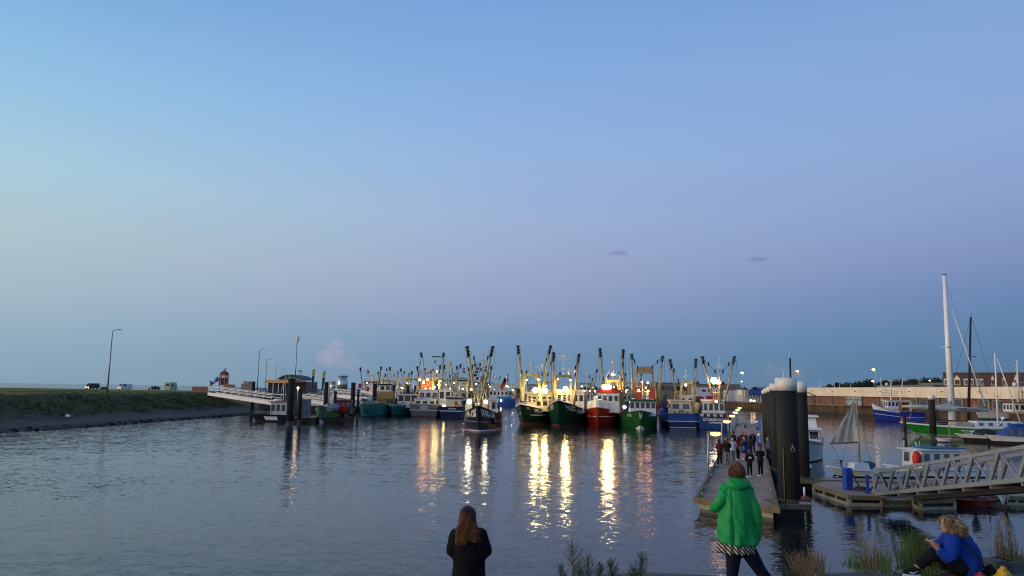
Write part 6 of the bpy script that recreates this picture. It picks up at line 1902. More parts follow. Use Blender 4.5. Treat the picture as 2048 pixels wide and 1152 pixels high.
# ---------------------------------------------------------------- trees behind the quay
M_leaf = pm('dark_leaves', (.020, .034, .016), .9, var=.5, vs=.5)
M_leaf2 = pm('olive_leaves', (.034, .042, .018), .9, var=.5, vs=.5)
M_bark = pm('bark', (.06, .045, .03), .9)
def tree_proto(seed, mt, name='tree'):
    r_ = random.Random(seed)
    b = thing('tree', '', 'tree', (0, 0, 0), 0, 'trees in the wood behind the quay')
    mb = MB(); mb.cyl((0, 0, 0), (.2, 0, 3.5), .35, .22, 7); mb.build('trunk', M_bark, b)
    for k in range(4):
        a = r_.uniform(0, 6.3); MB().cyl((.2, 0, 3.0 + k * .3), (.2 + 2.2 * math.cos(a), 2.2 * math.sin(a), 5.5), .14, .05, 5).build('limb', M_bark, b)
    mb = MB(); lobes = [(r_.uniform(-2.6, 2.6), r_.uniform(-2.2, 2.2), r_.uniform(3.6, 8.2), r_.uniform(1.2, 2.3)) for _ in range(11)]
    for (x, y, z, r0) in lobes:
        for k in range(95):
            u = Vector((r_.gauss(0, 1), r_.gauss(0, 1), r_.gauss(0, 1))).normalized() * r0 * r_.uniform(.55, 1.1)
            p = Vector((x, y, z)) + Vector((u.x, u.y, u.z * .85)); s_ = r_.uniform(.22, .5)
            a = Vector((r_.gauss(0, 1), r_.gauss(0, 1), r_.gauss(0, .6))).normalized() * s_; c = u.cross(a).normalized() * s_ if u.cross(a).length > .01 else Vector((s_, 0, 0))
            mb.add([p - a, p + c * .8, p + a, p - c * .8], [(0, 1, 2, 3)])
    mb.build('crown', mt, b, fix=False)
    return b
tps = [tree_proto(3, M_leaf), tree_proto(5, M_leaf2), tree_proto(9, M_leaf)]
used = [False] * 3
def put_tree(k, loc, s_, rz_, lab):
    if not used[k]:
        used[k] = True; o = tps[k]; o.location = loc; o.rotation_euler = (0, 0, rz_); o.scale = (s_,) * 3; o['label'] = lab
    else: dup(tps[k], loc, rz_, lab, s_)
r_ = random.Random(21)
def treetop(px):   # skyline of the wood in the photograph
    pts = [(1640, 774), (1660, 768), (1680, 763), (1700, 764), (1720, 759), (1745, 757), (1770, 759), (1790, 758), (1830, 757), (1870, 757), (1900, 759)]
    for (a, ya), (c, yc) in zip(pts, pts[1:]):
        if a <= px <= c: return ya + (yc - ya) * (px - a) / (c - a)
    return 770
nt_ = 0
for row, d in ((0, 300), (1, 330)):
    px = 1650 + row * 7
    while px < 1895:
        P = PD(px, treetop(px) + 2 + r_.uniform(-1.5, 2) - row * .5, d)
        s_ = max(.45, (P.z - 2.5) / 9.6); z0 = P.z - 9.6 * s_
        put_tree(r_.randrange(3), (P.x, d + r_.uniform(-6, 6), z0), s_ * r_.uniform(.95, 1.1), r_.uniform(0, 6), 'dark leafy tree in the wood behind the warehouse roof' if nt_ % 2 else 'dark rounded tree of the wood above the cream fascia'); px += r_.uniform(11, 17); nt_ += 1
for px in range(1484, 1612, 11):
    P = PD(px, 772.5 + r_.uniform(-1, 2), 360); s_ = max(.4, (P.z - 2.5) / 9.6)
    put_tree(r_.randrange(3), (P.x, 360 + r_.uniform(-8, 8), P.z - 9.6 * s_), s_, r_.uniform(0, 6), 'low dark tree in the wood behind the grey store')
for px in range(1142, 1262, 10):
    P = PD(px, 771 + 4 * abs(px - 1180) / 40 * (px < 1180) + r_.uniform(-1, 2), 420); s_ = max(.4, (P.z - 2.5) / 9.6)
    put_tree(r_.randrange(3), (P.x, 420 + r_.uniform(-8, 8), P.z - 9.6 * s_), s_, r_.uniform(0, 6), 'dark tree at the head of the basin behind the masts')
for px in (1028, 1036, 1044, 1130):
    P = PD(px, 775, 430); s_ = (P.z - 2.5) / 9.6
    put_tree(r_.randrange(3), (P.x, 430, 2.5), s_, r_.uniform(0, 6), 'dark tree at the head of the basin behind the blue ship')
# landing of the gangway on the shore, beyond the east edge of the view
mb = MB(); mb.box((18.2, 14.2, 1.2), (5.5, 10.4, 5.0), 0, 0, (.96, .97))
mb.build('gangway_abutment', MATS['weathered_concrete'], kind='structure')
# ================================================================ west side: dyke, landing stage, buildings
# land behind the landing stage
mb = MB()
pts = [(-57, 172), (-44, 205), (-46, 300), (-60, 420), (-60, 760), (-285, 760), (-68, 180)]
n = len(pts)
mb.add([(x, y, 3.86) for x, y in pts] + [(x, y, -.5) for x, y in pts], [tuple(range(n))] + [(i, n + i, n + (i + 1) % n, (i + 1) % n) for i in range(n)])
mb.build('harbour_ground', pm('gravel_ground', (.10, .095, .075), .95, var=.3, vs=.3), kind='structure')
# unlit street lamps
M_lpost = pm('lamp_post_grey', (.20, .21, .22), .5, metal=.4, var=.1)
def street_lamp(px, yb, yt, d, label):
    P = PD(px, yb, d); T = PD(px, yt, d)
    b = thing('street_lamp', label, 'street lamp', (P.x, P.y, P.z), 0, 'unlit street lamps on the dyke')
    h = T.z - P.z
    mb = MB(); mb.cyl((0, 0, -.3), (0, 0, h - .5), .12, .07, 8); mb.build('post', M_lpost, b)
    mb = MB(); mb.tube([(0, 0, h - .55), (.03, 0, h - .2), (.18, 0, h - .02), (.5, 0, h + .04), (.75, 0, h + .06)], .055, 6); mb.build('arm', M_lpost, b)
    mb = MB(); mb.box((1.0, 0, h + .07), (.7, .26, .12), 0, 0, (.8, .7)); mb.build('lamp_head', M_lpost, b)
street_lamp(214, 791, 660, 113, 'tall unlit street lamp alone on the grassy dyke')
street_lamp(514, 785, 698, 170, 'unlit street lamp beside the wooden sheds')
street_lamp(530, 783, 719, 230, 'unlit street lamp second in the row by the restaurant')
street_lamp(550, 782, 730.5, 290, 'unlit street lamp third in the row above the orange roof')
street_lamp(561.5, 781, 737, 340, 'unlit street lamp fourth in the row above the arched hall')
street_lamp(566.5, 780, 743, 400, 'smallest unlit street lamp last in the row')
# vehicles on the dyke
M_tyre = pm('tyre_black', (.012, .012, .012), .8)
L_head = lamp_mat('headlight_glow', (1, .74, .42), 14)
def vehicle(px, py, d, label, kind, bodym, cat, rz, name, z0=3.84):
    P = PD(px, py, d)
    b = thing(name, label, cat, (P.x, P.y, z0), rz, None)
    if kind == 'van': secs = [(2.4, .9, .95), (2.1, .95, 1.25), (1.5, .95, 2.0), (1.2, .95, 2.15), (-2.4, .95, 2.15), (-2.5, .93, 1.9)]
    elif kind == 'camper': secs = [(2.6, .95, 1.1), (2.2, 1.0, 1.3), (1.7, 1.05, 2.0), (1.9, 1.1, 2.3), (1.7, 1.1, 2.9), (-2.7, 1.1, 2.9)]
    else: secs = [(2.15, .78, .75), (2.0, .84, .88), (1.1, .86, .98), (.45, .80, 1.42), (-.9, .80, 1.45), (-1.7, .82, 1.05), (-2.1, .80, .95)]
    mb = MB(); rg = [[Vector((x, -w_, .32)), Vector((x, -w_, z * .62)), Vector((x, -w_ * .86, z)), Vector((x, w_ * .86, z)), Vector((x, w_, z * .62)), Vector((x, w_, .32))] for x, w_, z in secs]
    mb.loft(rg, smooth=False); bd = mb.build('body', bodym, b)
    for sx in (1.45, -1.45):
        for sy in (-1, 1):
            mb = MB(); mb.cyl((sx, sy * .72, .33), (sx, sy * .92, .33), .33, .33, 12); wh = mb.build('wheel', M_tyre, b)
            mb = MB(); mb.cyl((sx, sy * .915, .33), (sx, sy * .935, .33), .18, .18, 8); mb.build('rim', M_steel, wh)
    hz = {'van': 2.0, 'camper': 2.4, 'car': 1.3}[kind]; hx = {'van': 1.62, 'camper': 1.95, 'car': .78}[kind]
    for sy in (-1, 1):
        wz0, wz1 = {'van': (1.3, 1.85), 'camper': (1.6, 2.2), 'car': (1.0, 1.34)}[kind]
        mb = MB(); x0, x1 = {'van': (.2, 1.5), 'camper': (-1.8, -.6), 'car': (-1.2, .55)}[kind]
        mb.box(((x0 + x1) / 2, sy * {'van': .90, 'camper': 1.06, 'car': .80}[kind], (wz0 + wz1) / 2), (x1 - x0, .12, wz1 - wz0)); mb.build('side_window', M_glass, b)
    fw = {'van': ((2.02, 1.35), (1.56, 2.0)), 'camper': ((2.12, 1.4), (1.78, 2.0)), 'car': ((1.02, 1.02), (.5, 1.40))}[kind]
    mb = MB(); mb.add([(fw[0][0] + .06, -.74, fw[0][1]), (fw[0][0] + .06, .74, fw[0][1]), (fw[1][0] + .06, .68, fw[1][1]), (fw[1][0] + .06, -.68, fw[1][1])], [(0, 1, 2, 3)]); mb.build('windscreen', M_glass, b)
    for sy in (-1, 1):
        mb = MB(); mb.box((secs[0][0] + .02, sy * .58, .68), (.08, .3, .18)); mb.build('headlight', L_head if 'headlights' in label else M_glass_w, b)
    b.scale = (.82,) * 3
    if kind == 'camper':
        mb = MB(); mb.box((-2.72, 0, 2.0), (.06, 1.3, .7)); mb.build('rear_window', M_glass, b)
    return b
vehicle(184, 780, 232, 'dark van on the dyke with glowing headlights', 'van', pm('van_dark', (.02, .03, .03), .4), 'van', -1.85, 'parked_van')
vehicle(249, 780, 226, 'white car with roof box parked on the dyke', 'van', M_gel, 'car', -1.95, 'parked_car')
vehicle(308, 781, 228, 'dark red car parked on the dyke', 'car', pm('car_wine', (.05, .02, .03), .3), 'car', -1.95, 'parked_car')
vehicle(342, 781, 220, 'pale green camper van seen from its back', 'camper', pm('camper_green', (.36, .46, .34), .5), 'camper van', 1.5, 'camper_van')
vehicle(468, 785, 158, 'silver estate car beside the wooden fence', 'car', pm('car_silver', (.4, .41, .4), .3, metal=.4), 'car', PI - .1, 'parked_car')
vehicle(522, 783, 182, 'white car parked between the plank fence and the restaurant', 'car', M_gel, 'car', -1.9, 'parked_car')
P = PD(208, 779, 215); MB_ = MB().box((P.x, P.y, 4.25), (1.6, 1.0, .7)); tag(MB_.build('litter_bin', M_black, None), 'dark box beside the lone street lamp', 'box')
# fence, sheds
M_fence = pm('brown_fence', (.30, .20, .13), .85, var=.3)
def fence(x0, x1, ytop, d, label, mt, h=1.5, n=12, z0=3.86):
    a = PD(x0, 780, d); c = PD(x1, 780, d)
    b = thing('fence', label, 'fence', (a.x, a.y, z0), 0)
    for k in range(n):
        x = (c.x - a.x) * (k + .5) / n
        MB().box((x, 0, h / 2), ((c.x - a.x) / n * .93, .06, h + .02 * (k % 3))).build('board', mt, b)
    return b
fence(384, 416, 771, 178, 'reddish board fence at the end of the dyke', pm('red_board', (.32, .16, .11), .85, var=.25), 1.3, 10)
fence(448, 470, 768, 166, 'brown board fence before the red play tower', M_fence, 1.9, 8)
fence(482, 506, 768, 160, 'tall pale plank fence with dark joints', pm('tan_board', (.30, .23, .16), .85, var=.25), 2.1, 8)
b, Lx, zt_, zb_ = block('kiosk', 'small square grey kiosk above the plank fence', 'kiosk', 487, 498, 762.5, 780, 168, 2.5, pm('kiosk_grey', (.34, .30, .26)), 3.86)
pile(507.5, 763, 150, .33, 'dark pile beside the plank fence', 0, group='dark piles of the west landing stage')
# red and white play tower with slide
P = PD(446.5, 778, 172)
b = thing('play_tower', 'red and white lighthouse shaped play tower on posts', 'play tower', (P.x, P.y, 3.86), 0)
zz = lambda y: PD(446.5, y, 172).z - 3.86
for k in range(6):
    a = k * PI / 3; MB().cyl((1.0 * math.cos(a), 1.0 * math.sin(a), 0), (1.0 * math.cos(a), 1.0 * math.sin(a), zz(749)), .09, .09, 6).build('leg', M_woodp, b)
def hexr(r, z): return [Vector((r * math.cos(k * PI / 3), r * math.sin(k * PI / 3), z)) for k in range(6)]
MB().loft([hexr(.95, zz(756)), hexr(.95, zz(750))], smooth=False).build('white_band', M_white, b)
MB().loft([hexr(1.02, zz(750.5)), hexr(1.02, zz(746.5))], smooth=False).build('red_band', pm('tower_red', (.42, .05, .03), .6), b)
MB().loft([hexr(.7, zz(770)), hexr(.75, zz(756))], smooth=False).build('red_core', MATS['tower_red'], b)
MB().loft([hexr(1.15, zz(746.5)), hexr(.06, zz(740))], smooth=False).build('roof', pm('tower_roof', (.20, .07, .06), .8), b)
mb = MB(); mb.cyl((0, 0, zz(740)), (0, 0, zz(737)), .03, .03, 5); mb.box((.2, 0, zz(738)), (.4, .04, .25)); mb.build('vane', M_black, b)
sl = [PD(x, y, 171) for x, y in ((437, 757), (431, 760), (426, 763), (421, 767), (419.5, 771))]
for k in range(4):
    MB().cyl(sl[k], sl[k + 1], .5, .5, 10).build('slide_segment', pm('slide_blue', (.05, .20, .50), .4) if k % 2 == 0 else M_dome, b, world=True)
# restaurant with orange fascia
M_or = pm('orange_fascia', (.92, .42, .17), .6, var=.05)
b, Lx, zt_, zb_ = block('restaurant', 'low restaurant with orange roof edge and open terrace', 'restaurant', 536, 612, 762, 783, 200, 12, pm('inside_shade', (.03, .028, .026)), 3.86)  # solid wall coloured near black for the shade of the open interior
MB().box((Lx * .3, -.6, zt_ - .1), (Lx * .62, 1.6, .75)).build('orange_edge', M_or, b)
MB().box((Lx * .82, -.6, zt_ - .12), (Lx * .36, 1.6, .55)).build('brown_roof_edge', pm('roof_brown', (.16, .06, .05), .8), b)
for k in range(5): MB().box((Lx * (.04 + k * .14), -1.2, (zt_ - .5) / 2 + 1.9), (.18, .18, zt_ - 4.3)).build('post', M_white, b)
# arched hall
P = PD(577, 770, 240)
b = thing('arched_hall', 'pale hall with curved dark roof behind the orange restaurant', 'hall', (P.x, P.y, 0), 0)
x0, x1 = PD(556, 760, 240).x - P.x, PD(604, 760, 240).x - P.x
zr0, zr1 = PD(577, 760, 240).z, PD(577, 751, 240).z
arc = [(x0 + (x1 - x0) * k / 10, zr0 - .5 + (zr1 - zr0 + .5) * math.sin(PI * (.08 + .84 * k / 10))) for k in range(11)]
mb = MB(); fr_ = [Vector((x, 0, z)) for x, z in arc]; bk = [Vector((x, 14, z)) for x, z in arc]
mb.loft([fr_, bk], closed=False); mb.add(fr_ + [Vector((x1, 0, 3.8)), Vector((x0, 0, 3.8))], [tuple(range(13))]); mb.build('wall', pm('hall_grey', (.30, .29, .26), .8), b)
mb = MB(); rg = [[Vector((x * 1.04, y, z + .05)), Vector((x * 1.04, y, z + .4))] for y in (-.8,) for x, z in arc]
for y in (-.8, 14.5): pass
up = [Vector((x * 1.05, -.8, z + .32)) for x, z in arc]; lo = [Vector((x * 1.05, -.8, z + .02)) for x, z in arc]; upb = [Vector((p.x, 14.6, p.z)) for p in up]; lob = [Vector((p.x, 14.6, p.z)) for p in lo]
mb.loft([lo, up, upb, lob], closed=False, smooth=False); mb.build('roof', pm('hall_roof', (.05, .055, .06), .7), b)
# phone mast, flags, silver tanks
P = PD(589.5, 770, 300)
b = thing('antenna_mast', 'tall thin phone mast with three white antenna panels', 'mast', (P.x, P.y, 3.8), 0)
zt_ = PD(590.5, 674, 300).z - 3.8
MB().cyl((0, 0, 0), (0, 0, zt_), .3, .16, 8).build('pole', M_steel, b)
for k in range(3): MB().box((.55 * math.cos(k * 2.1 + .4), .55 * math.sin(k * 2.1 + .4), zt_ - .9), (.42, .3, 2.3), k * 2.1).build('antenna_panel', M_dome, b)
for x, lab in ((1, 'right'), ):
    for px in (598.5, 602.5):
        q = PD(px, 755, 260); o = MB().cyl((q.x, q.y, 4), PD(px, 741, 260), .16, .12, 6); o.box(PD(px, 742, 260), (.7, .3, .5)); tag(o.build('vent_stack', M_steel, None), 'thin grey stack above the restaurant, %s of two' % ('first' if px < 600 else 'second'), 'stack')
def beach_flag(px, yt, d, label):
    P = PD(px, 785, d); b = thing('beach_flag', label, 'flag', (P.x, P.y, 3.0), 0, 'beach flags')
    h = PD(px, yt, d).z - 3.0
    MB().tube([(0, 0, 0), (0, 0, h * .8), (.12, 0, h * .95), (.4, 0, h)], .035, 6).build('pole', M_steel, b)
    for z0, z1, mt_ in ((h * .78, h, pm('flag_yellow', (.55, .42, .08), .8)), (h * .36, h * .775, pm('flag_navy', (.02, .04, .09), .8))):
        mb = MB(); f = lambda z: .65 - .35 * (1 - z / h)
        mb.add([(.03, -.01, z0), (f(z0) * (1 if z0 > h * .5 else .6), .03, z0), (f(z1), .03, z1), (.06, -.01, z1), (.03, .02, z0), (f(z0) * (1 if z0 > h * .5 else .6), .05, z0), (f(z1), .05, z1), (.06, .02, z1)], [(0, 1, 2, 3), (7, 6, 5, 4), (1, 5, 6, 2)])
        mb.build('flag_cloth', mt_, b)
beach_flag(622, 738.5, 152, 'narrow navy and yellow beach flag above the white boat bow')
beach_flag(643, 742.5, 148, 'broader navy and yellow beach flag beside the tall dark pile')
M_silver = pm('tank_silver', (.62, .60, .55), .32, metal=.9, var=.1, vs=.4)
for px, w_, yt, lab in ((685.5, 20.5, 753, 'large shiny silver storage tank'), (666, 11, 764.5, 'smaller grey storage tank beside the silver one')):
    P = PD(px, yt, 330); r0 = w_ / 2 * 330 / 1500
    b = thing('storage_tank', lab, 'tank', (P.x, P.y, 3.8), 0)
    MB().cyl((0, 0, 0), (0, 0, P.z - 3.8), r0, r0, 28).build('shell', M_silver, b)
    MB().cyl((0, 0, P.z - 3.8), (0, 0, P.z - 3.55), r0 * 1.02, r0 * .98, 28).build('rim', M_steel, b)
    mb = MB(); mb.torus((0, 0, P.z - 3.2), r0 * .96, .06, 'z', 24, 4); mb.build('rail', M_steel, b)
# landing stage gangways
def footbridge(a, c, label, h=1.1, beam=.55, w_=1.6, n=6):
    b = thing('footbridge', label, 'gangway', (a.x, a.y, 0), 0, 'white gangways of the landing stage')
    d = (c - a); nn = Vector((-d.y, d.x, 0)).normalized() * w_
    for k, off in enumerate((Vector(), nn)):
        MB().beam(a + off, c + off, .12, beam, 0).build('side_beam', M_white, b, world=True)
        for f in (.55, 1.0): MB().beam(a + off + Vector((0, 0, beam / 2 + h * f)), c + off + Vector((0, 0, beam / 2 + h * f)), .07, .09).build('rail', M_white, b, world=True)
        for i in range(n + 1):
            q = a.lerp(c, i / n) + off; MB().beam(q, q + Vector((0, 0, beam / 2 + h)), .08, .08, 0, (1, 0, 0)).build('post', M_white, b, world=True)
    mb = MB(); mb.add([a, c, c + nn, a + nn], [(0, 1, 2, 3)]); mb.build('walkway', M_conc, b, world=True)
footbridge(PD(416, 787.5, 138), PD(543, 806.5, 122), 'long white gangway sloping from the grassy bank to the pilot boat', 1.05, .55, n=8)
footbridge(PD(598, 800, 150), PD(650, 808, 140), 'short white gangway between grey container and green workboat', 1.0, .5, n=4)
footbridge(PD(655, 789, 166), PD(722, 798, 150), 'white gangway sloping down behind the green workboat', 1.0, .6, n=5)
footbridge(PD(722, 782, 178), PD(762, 791, 166), 'white gangway sloping down behind the tall teal bow', 1.1, .6, n=5)
# white excursion boat with coloured lettering
P = PD(604, 800, 165)
b = thing('excursion_boat', 'white excursion boat with orange lettering lying behind the dark piles', 'boat', (P.x + 9, P.y, 0), PI / 2 + .12)
inv = ROOTM[b.name].inverted()
S = hull(b, 4.2, 18, 3.7, 2.9, 2.6, M_white, M_bootb, b, rake=2.0, zboot=1.5)
hull_text(S, 'WADDEN', 1, .86, 2.75, .8, 18, M_or); hull_text(S, 'WADDEN', -1, .86, 2.75, .8, 18, M_or)
cabin('saloon', 0, 1, 3.0, 3.2, 7, 1.5, b, M_white, 2, 6, 1, wz=(.35, .85))
railing(b, [S(1, t, S.sheer(t)) for t in (.1, .5, .9)], .8, 2); railing(b, [S(-1, t, S.sheer(t)) for t in (.1, .5, .9)], .8, 2)
# grey container on a floating stage
a = PZ(592, 846); c = PZ(619, 845)
b = thing('landing_stage', 'dark floating landing stage with hanging tyres', 'landing stage', (a.x, a.y, 0), 0)
MB().box(((c.x - a.x) / 2 + .4, 3, .35), (c.x - a.x + 1.5, 6, .9)).build('float_body', M_wet, b)
MB().box(((c.x - a.x) / 2 + .4, 3, .85), (c.x - a.x + 1.5, 6, .1)).build('deck', M_conc, b)
for k in range(4):
    mb = MB(); mb.torus(((c.x - a.x) * (k + .3) / 3.5, -.1, .45), .3, .11, 'y', 12, 6); mb.build('tyre_fender', M_tyre, b)
P = PD(604.5, 830, 112)
b = thing('container', 'blue grey container standing on the floating landing stage', 'container', (P.x, P.y, .9), 0)
h_ = PD(604, 798.5, 112).z - .9
MB().box((0, 1, h_ / 2), (1.35, 2.2, h_)).build('shell', pm('container_grey', (.10, .14, .17), .6), b)
for k in range(6): MB().box((-.58 + k * .23, -.13, h_ / 2), (.07, .05, h_ - .1)).build('rib', pm('container_rib', (.12, .16, .19), .6), b)
# dark piles of the landing stage
GW = 'dark piles of the west landing stage'
M_capd = pm('pile_top_dark', (.05, .055, .06), .7)
for px, yt, d, r_, lab in ((584, 757, 106, .5, 'thick dark pile next to the pilot boat'), (601.5, 777, 110, .28, 'grey green pile between the thick pile and the container'),
        (654, 764, 128, .42, 'tall dark pile behind the green workboat bow'), (671, 782, 134, .28, 'short pile beside the tall one behind the workboat'),
        (707, 765, 148, .44, 'dark pile left of the tall teal bow'), (717, 779, 142, .24, 'thin brown pile touching the tall teal bow'),
        (750, 767, 156, .45, 'dark pile right of the tall teal bow'), (787, 769, 172, .38, 'dark pile behind the smaller teal ship'),
        (816, 771, 186, .38, 'dark pile left of the grey trawler'), (831, 772, 200, .36, 'dark pile just behind the grey trawler side')):
    pile(px, yt, d, r_, lab, 0, group=GW)
# pilot boat
rz = PI / 2 + .05; P = PZ(548, 843); L = 7.2
b = thing('pilot_boat', 'small pilot boat with open bow rail and orange trimmed cabin', 'boat', (P.x, P.y, 0), rz)
inv = ROOTM[b.name].inverted()
S = hull(b, 2.9, L, 1.25, 1.05, 1.05, M_navy, M_bootb, b, rake=.8, zboot=.1, bul=.2)
hull_stripe(S, lambda t: .28, .40, .70, .55, M_dome, name='white_panel')
cabin('cabin', 0, -1.2, 1.0, 2.1, 3.3, 2.0, b, pm('cabin_cream', (.66, .62, .52), .5), 2, 4, 1, wz=(.3, .85), roof=.12, roofm=pm('roof_orange', (.42, .16, .07), .6), winw=.8)
railing(b, [S(1, t, S.sheer(t)) for t in (.5, .7, .9)], .45, 2, M_woodp, post=.5); railing(b, [S(-1, t, S.sheer(t)) for t in (.5, .7, .9)], .45, 2, M_woodp, post=.5)
mb = MB(); mb.ball((0, -.4, 3.3), .5, 10, 5, 0, (1, 1.6, .5)); mb.build('roof_raft', M_dome, b)
mb = MB(); mb.cyl((.2, -1.2, 3.1), (.2, -1.2, 4.1), .08, .06, 6); mb.cyl((.2, -1.2, 4.1), (.2, -1.2, 4.3), .4, .38, 12); mb.build('radar', M_dome, b)
MB().cyl(PD(571, 806, P.y), PD(571, 722, P.y), .035, .02, 5).build('antenna', M_white, b, world=True)
MB().cyl(PD(577, 800, P.y + 2), PD(579, 732, P.y + 2), .07, .035, 6).build('mast', M_dome, b, world=True)
MB().cyl(PD(562, 785, P.y + 2), PD(568, 764, P.y + 2), .04, .04, 6).build('davit', M_white, b, world=True)
# amber lamp near the piles
P = PD(596, 776, 128); o = thing('deck_lamp', 'small amber lamp glowing behind the thick dark pile', 'lamp', (P.x, P.y, 0), 0)
MB().ball((0, 0, P.z), .16, 8, 6).build('lamp_head', L_ambdim, o); MB().cyl((0, 0, 1), (0, 0, P.z), .04, .04, 6).build('post', M_steel, o)
# distant white sail
P = PD(127.5, 770, 2600)
b = thing('distant_sailboat', 'tiny white sail far out on the sea horizon', 'sailboat', (P.x, P.y, 0), 0)
MB().box((0, 0, .5), (7, 2, 1.4)).build('hull', M_dome, b)
mb = MB(); mb.add([(-2.5, 0, 1.5), (2.5, .0, 1.5), (0, 0, 11), (-2.5, .3, 1.5), (2.5, .3, 1.5), (0, .3, 11)], [(0, 1, 2), (5, 4, 3), (0, 2, 5, 3), (1, 4, 5, 2)]); mb.build('sail', M_dome, b)
# white litter on the mud slope
p = PZ(136, 832, 1.6); tag(MB().box((p.x, p.y, 1.65), (.4, .3, .25)).build('plastic_bag', M_dome, None), 'small white scrap lying on the mud bank', 'scrap')
# pale masts and posts between the far boats on the west side
# ================================================================ people
def remeshed(mb, name, mats, parent, voxel=.02, smooth=2, world=False, disp=None, sub=0):
    """fuse overlapping lofts into one continuous skin"""
    me = bpy.data.meshes.new('body_part'); me.from_pydata([tuple(v) for v in mb.v], [], mb.f)
    bm = bmesh.new(); bm.from_mesh(me); bmesh.ops.recalc_face_normals(bm, faces=bm.faces); bm.to_mesh(me); bm.free()
    ob = bpy.data.objects.new('body_part', me); col.objects.link(ob)
    md = ob.modifiers.new('r', 'REMESH'); md.mode = 'VOXEL'; md.voxel_size = voxel; md.use_smooth_shade = True
    if smooth:
        ms = ob.modifiers.new('s', 'SMOOTH'); ms.iterations = smooth; ms.factor = .5
    dg = bpy.context.evaluated_depsgraph_get()
    m2 = bpy.data.meshes.new_from_object(ob.evaluated_get(dg)); m2.name = name
    bpy.data.objects.remove(ob); bpy.data.meshes.remove(me)
    if disp:
        m2.update()
        ns = [v.normal.copy() for v in m2.vertices]
        for v, n_ in zip(m2.vertices, ns): v.co += n_ * disp(v.co, n_)
        m2.update()
    if not isinstance(mats, (list, tuple)): mats = [mats]
    m2.materials.clear()
    for mt in mats: m2.materials.append(mt)
    o = bpy.data.objects.new(name, m2); col.objects.link(o); reg(o, parent)
    for p in m2.polygons: p.use_smooth = True
    return o

def ell(c, rx, ry, n=16, tilt=0.0):
    c = Vector(c)
    return [c + Vector((rx * math.cos(2 * PI * k / n), ry * math.sin(2 * PI * k / n), tilt * math.sin(2 * PI * k / n))) for k in range(n)]
def limb(mb, pts, rs, n=12):
    """tapered tube through joints, rounded ends"""
    P = [Vector(p) for p in pts]; out = []; rr = []
    for i in range(len(P) - 1):
        for k in range(4):
            f = k / 4; out.append(P[i].lerp(P[i + 1], f)); rr.append(rs[i] + (rs[i + 1] - rs[i]) * f)
    out.append(P[-1]); rr.append(rs[-1])
    # soften the bends
    for _ in range(1):
        out = [out[0]] + [(out[i - 1] + out[i] * 2 + out[i + 1]) / 4 for i in range(1, len(out) - 1)] + [out[-1]]
    mb.tube(out, rr, n)
    mb.ball(P[0], rs[0] * .98, n, 6); mb.ball(P[-1], rs[-1] * .98, n, 6)
def head(mb, c, s=1.0, face=0.0):
    """skull, jaw, nose and ears; face = direction the face looks at, 0 is +y"""
    c = Vector(c); M = Matrix.Rotation(face, 3, 'Z')
    L_ = lambda x, y, z: c + M @ Vector((x * s, y * s, z * s))
    rg = []
    for z, rx, ry, oy in ((-.115, .032, .036, .038), (-.095, .050, .056, .030), (-.06, .064, .082, .014), (-.02, .071, .092, .004), (.03, .076, .098, -.004), (.07, .070, .090, -.008), (.10, .050, .066, -.010), (.118, .022, .03, -.010)):
        rg.append([L_(rx * math.cos(a), oy + ry * math.sin(a), z) for a in [2 * PI * k / 14 for k in range(14)]])
    mb.loft(rg)
    mb.ball(L_(0, .098, -.018), .018 * s, 8, 5, 0, (.8, 1.2, 1.5))
    for k in (-1, 1): mb.ball(L_(k * .076, -.004, -.012), .026 * s, 8, 5, 0, (.35, .7, 1.1))
    mb.ball(L_(0, .078, -.062), .022 * s, 8, 5, 0, (1.3, .6, .5))
def hand(mb, w_, d, s=1.0, curl=.5, thumb=1, palm_n=None):
    """palm with four fingers of unequal length and a thumb; w_ wrist, d direction"""
    w_ = Vector(w_); d = Vector(d).normalized()
    pn = Vector(palm_n) if palm_n else d.cross(Vector((0, 0, 1)))
    if pn.length < .1: pn = Vector((1, 0, 0))
    pn = (pn - d * pn.dot(d)).normalized(); sd_ = d.cross(pn).normalized()
    p1 = w_ + d * .09 * s
    rg = []
    for f, a, b_ in ((0, .028, .018), (.35, .038, .017), (.8, .042, .015), (1, .040, .013)):
        c = w_ + d * (.09 * s * f); rg.append([c + sd_ * (a * s * math.cos(t)) + pn * (b_ * s * math.sin(t)) for t in [2 * PI * k / 10 for k in range(10)]])
    mb.loft(rg)
    for i, ln in enumerate((.070, .078, .072, .056)):
        o_ = p1 + sd_ * ((-1.5 + i) * .0205 * s)
        q1 = o_ + d * (ln * .45 * s); d2 = (d * math.cos(curl) + pn * math.sin(curl)).normalized(); q2 = q1 + d2 * (ln * .32 * s)
        d3 = (d * math.cos(curl * 2) + pn * math.sin(curl * 2)).normalized(); q3 = q2 + d3 * (ln * .25 * s)
        mb.tube([o_ - d * .01, q1, q2, q3], [.0095 * s, .009 * s, .008 * s, .006 * s], 7)
    t0 = w_ + d * .02 * s + sd_ * (-.03 * s * thumb); t1 = t0 + (d * .6 - sd_ * .7 * thumb + pn * .3).normalized() * .035 * s; t2 = t1 + (d * .9 - sd_ * .2 * thumb + pn * .4).normalized() * .03 * s
    mb.tube([t0, t1, t2], [.013 * s, .011 * s, .008 * s], 7)
SKIN = pm('skin', (.42, .22, .15), .55, var=.08, spec=.3)
def cloth(name, c, rough=.85, var=.15, bump=.006, bs=30): return pm('cloth_' + name, c, rough, var=var, vs=6, bump=bump, bs=bs, spec=.2)
C_black = cloth('black', (.010, .010, .011)); C_navy = cloth('navy', (.012, .016, .045)); C_grey = cloth('grey', (.15, .15, .16)); C_khaki = cloth('khaki', (.22, .19, .15))
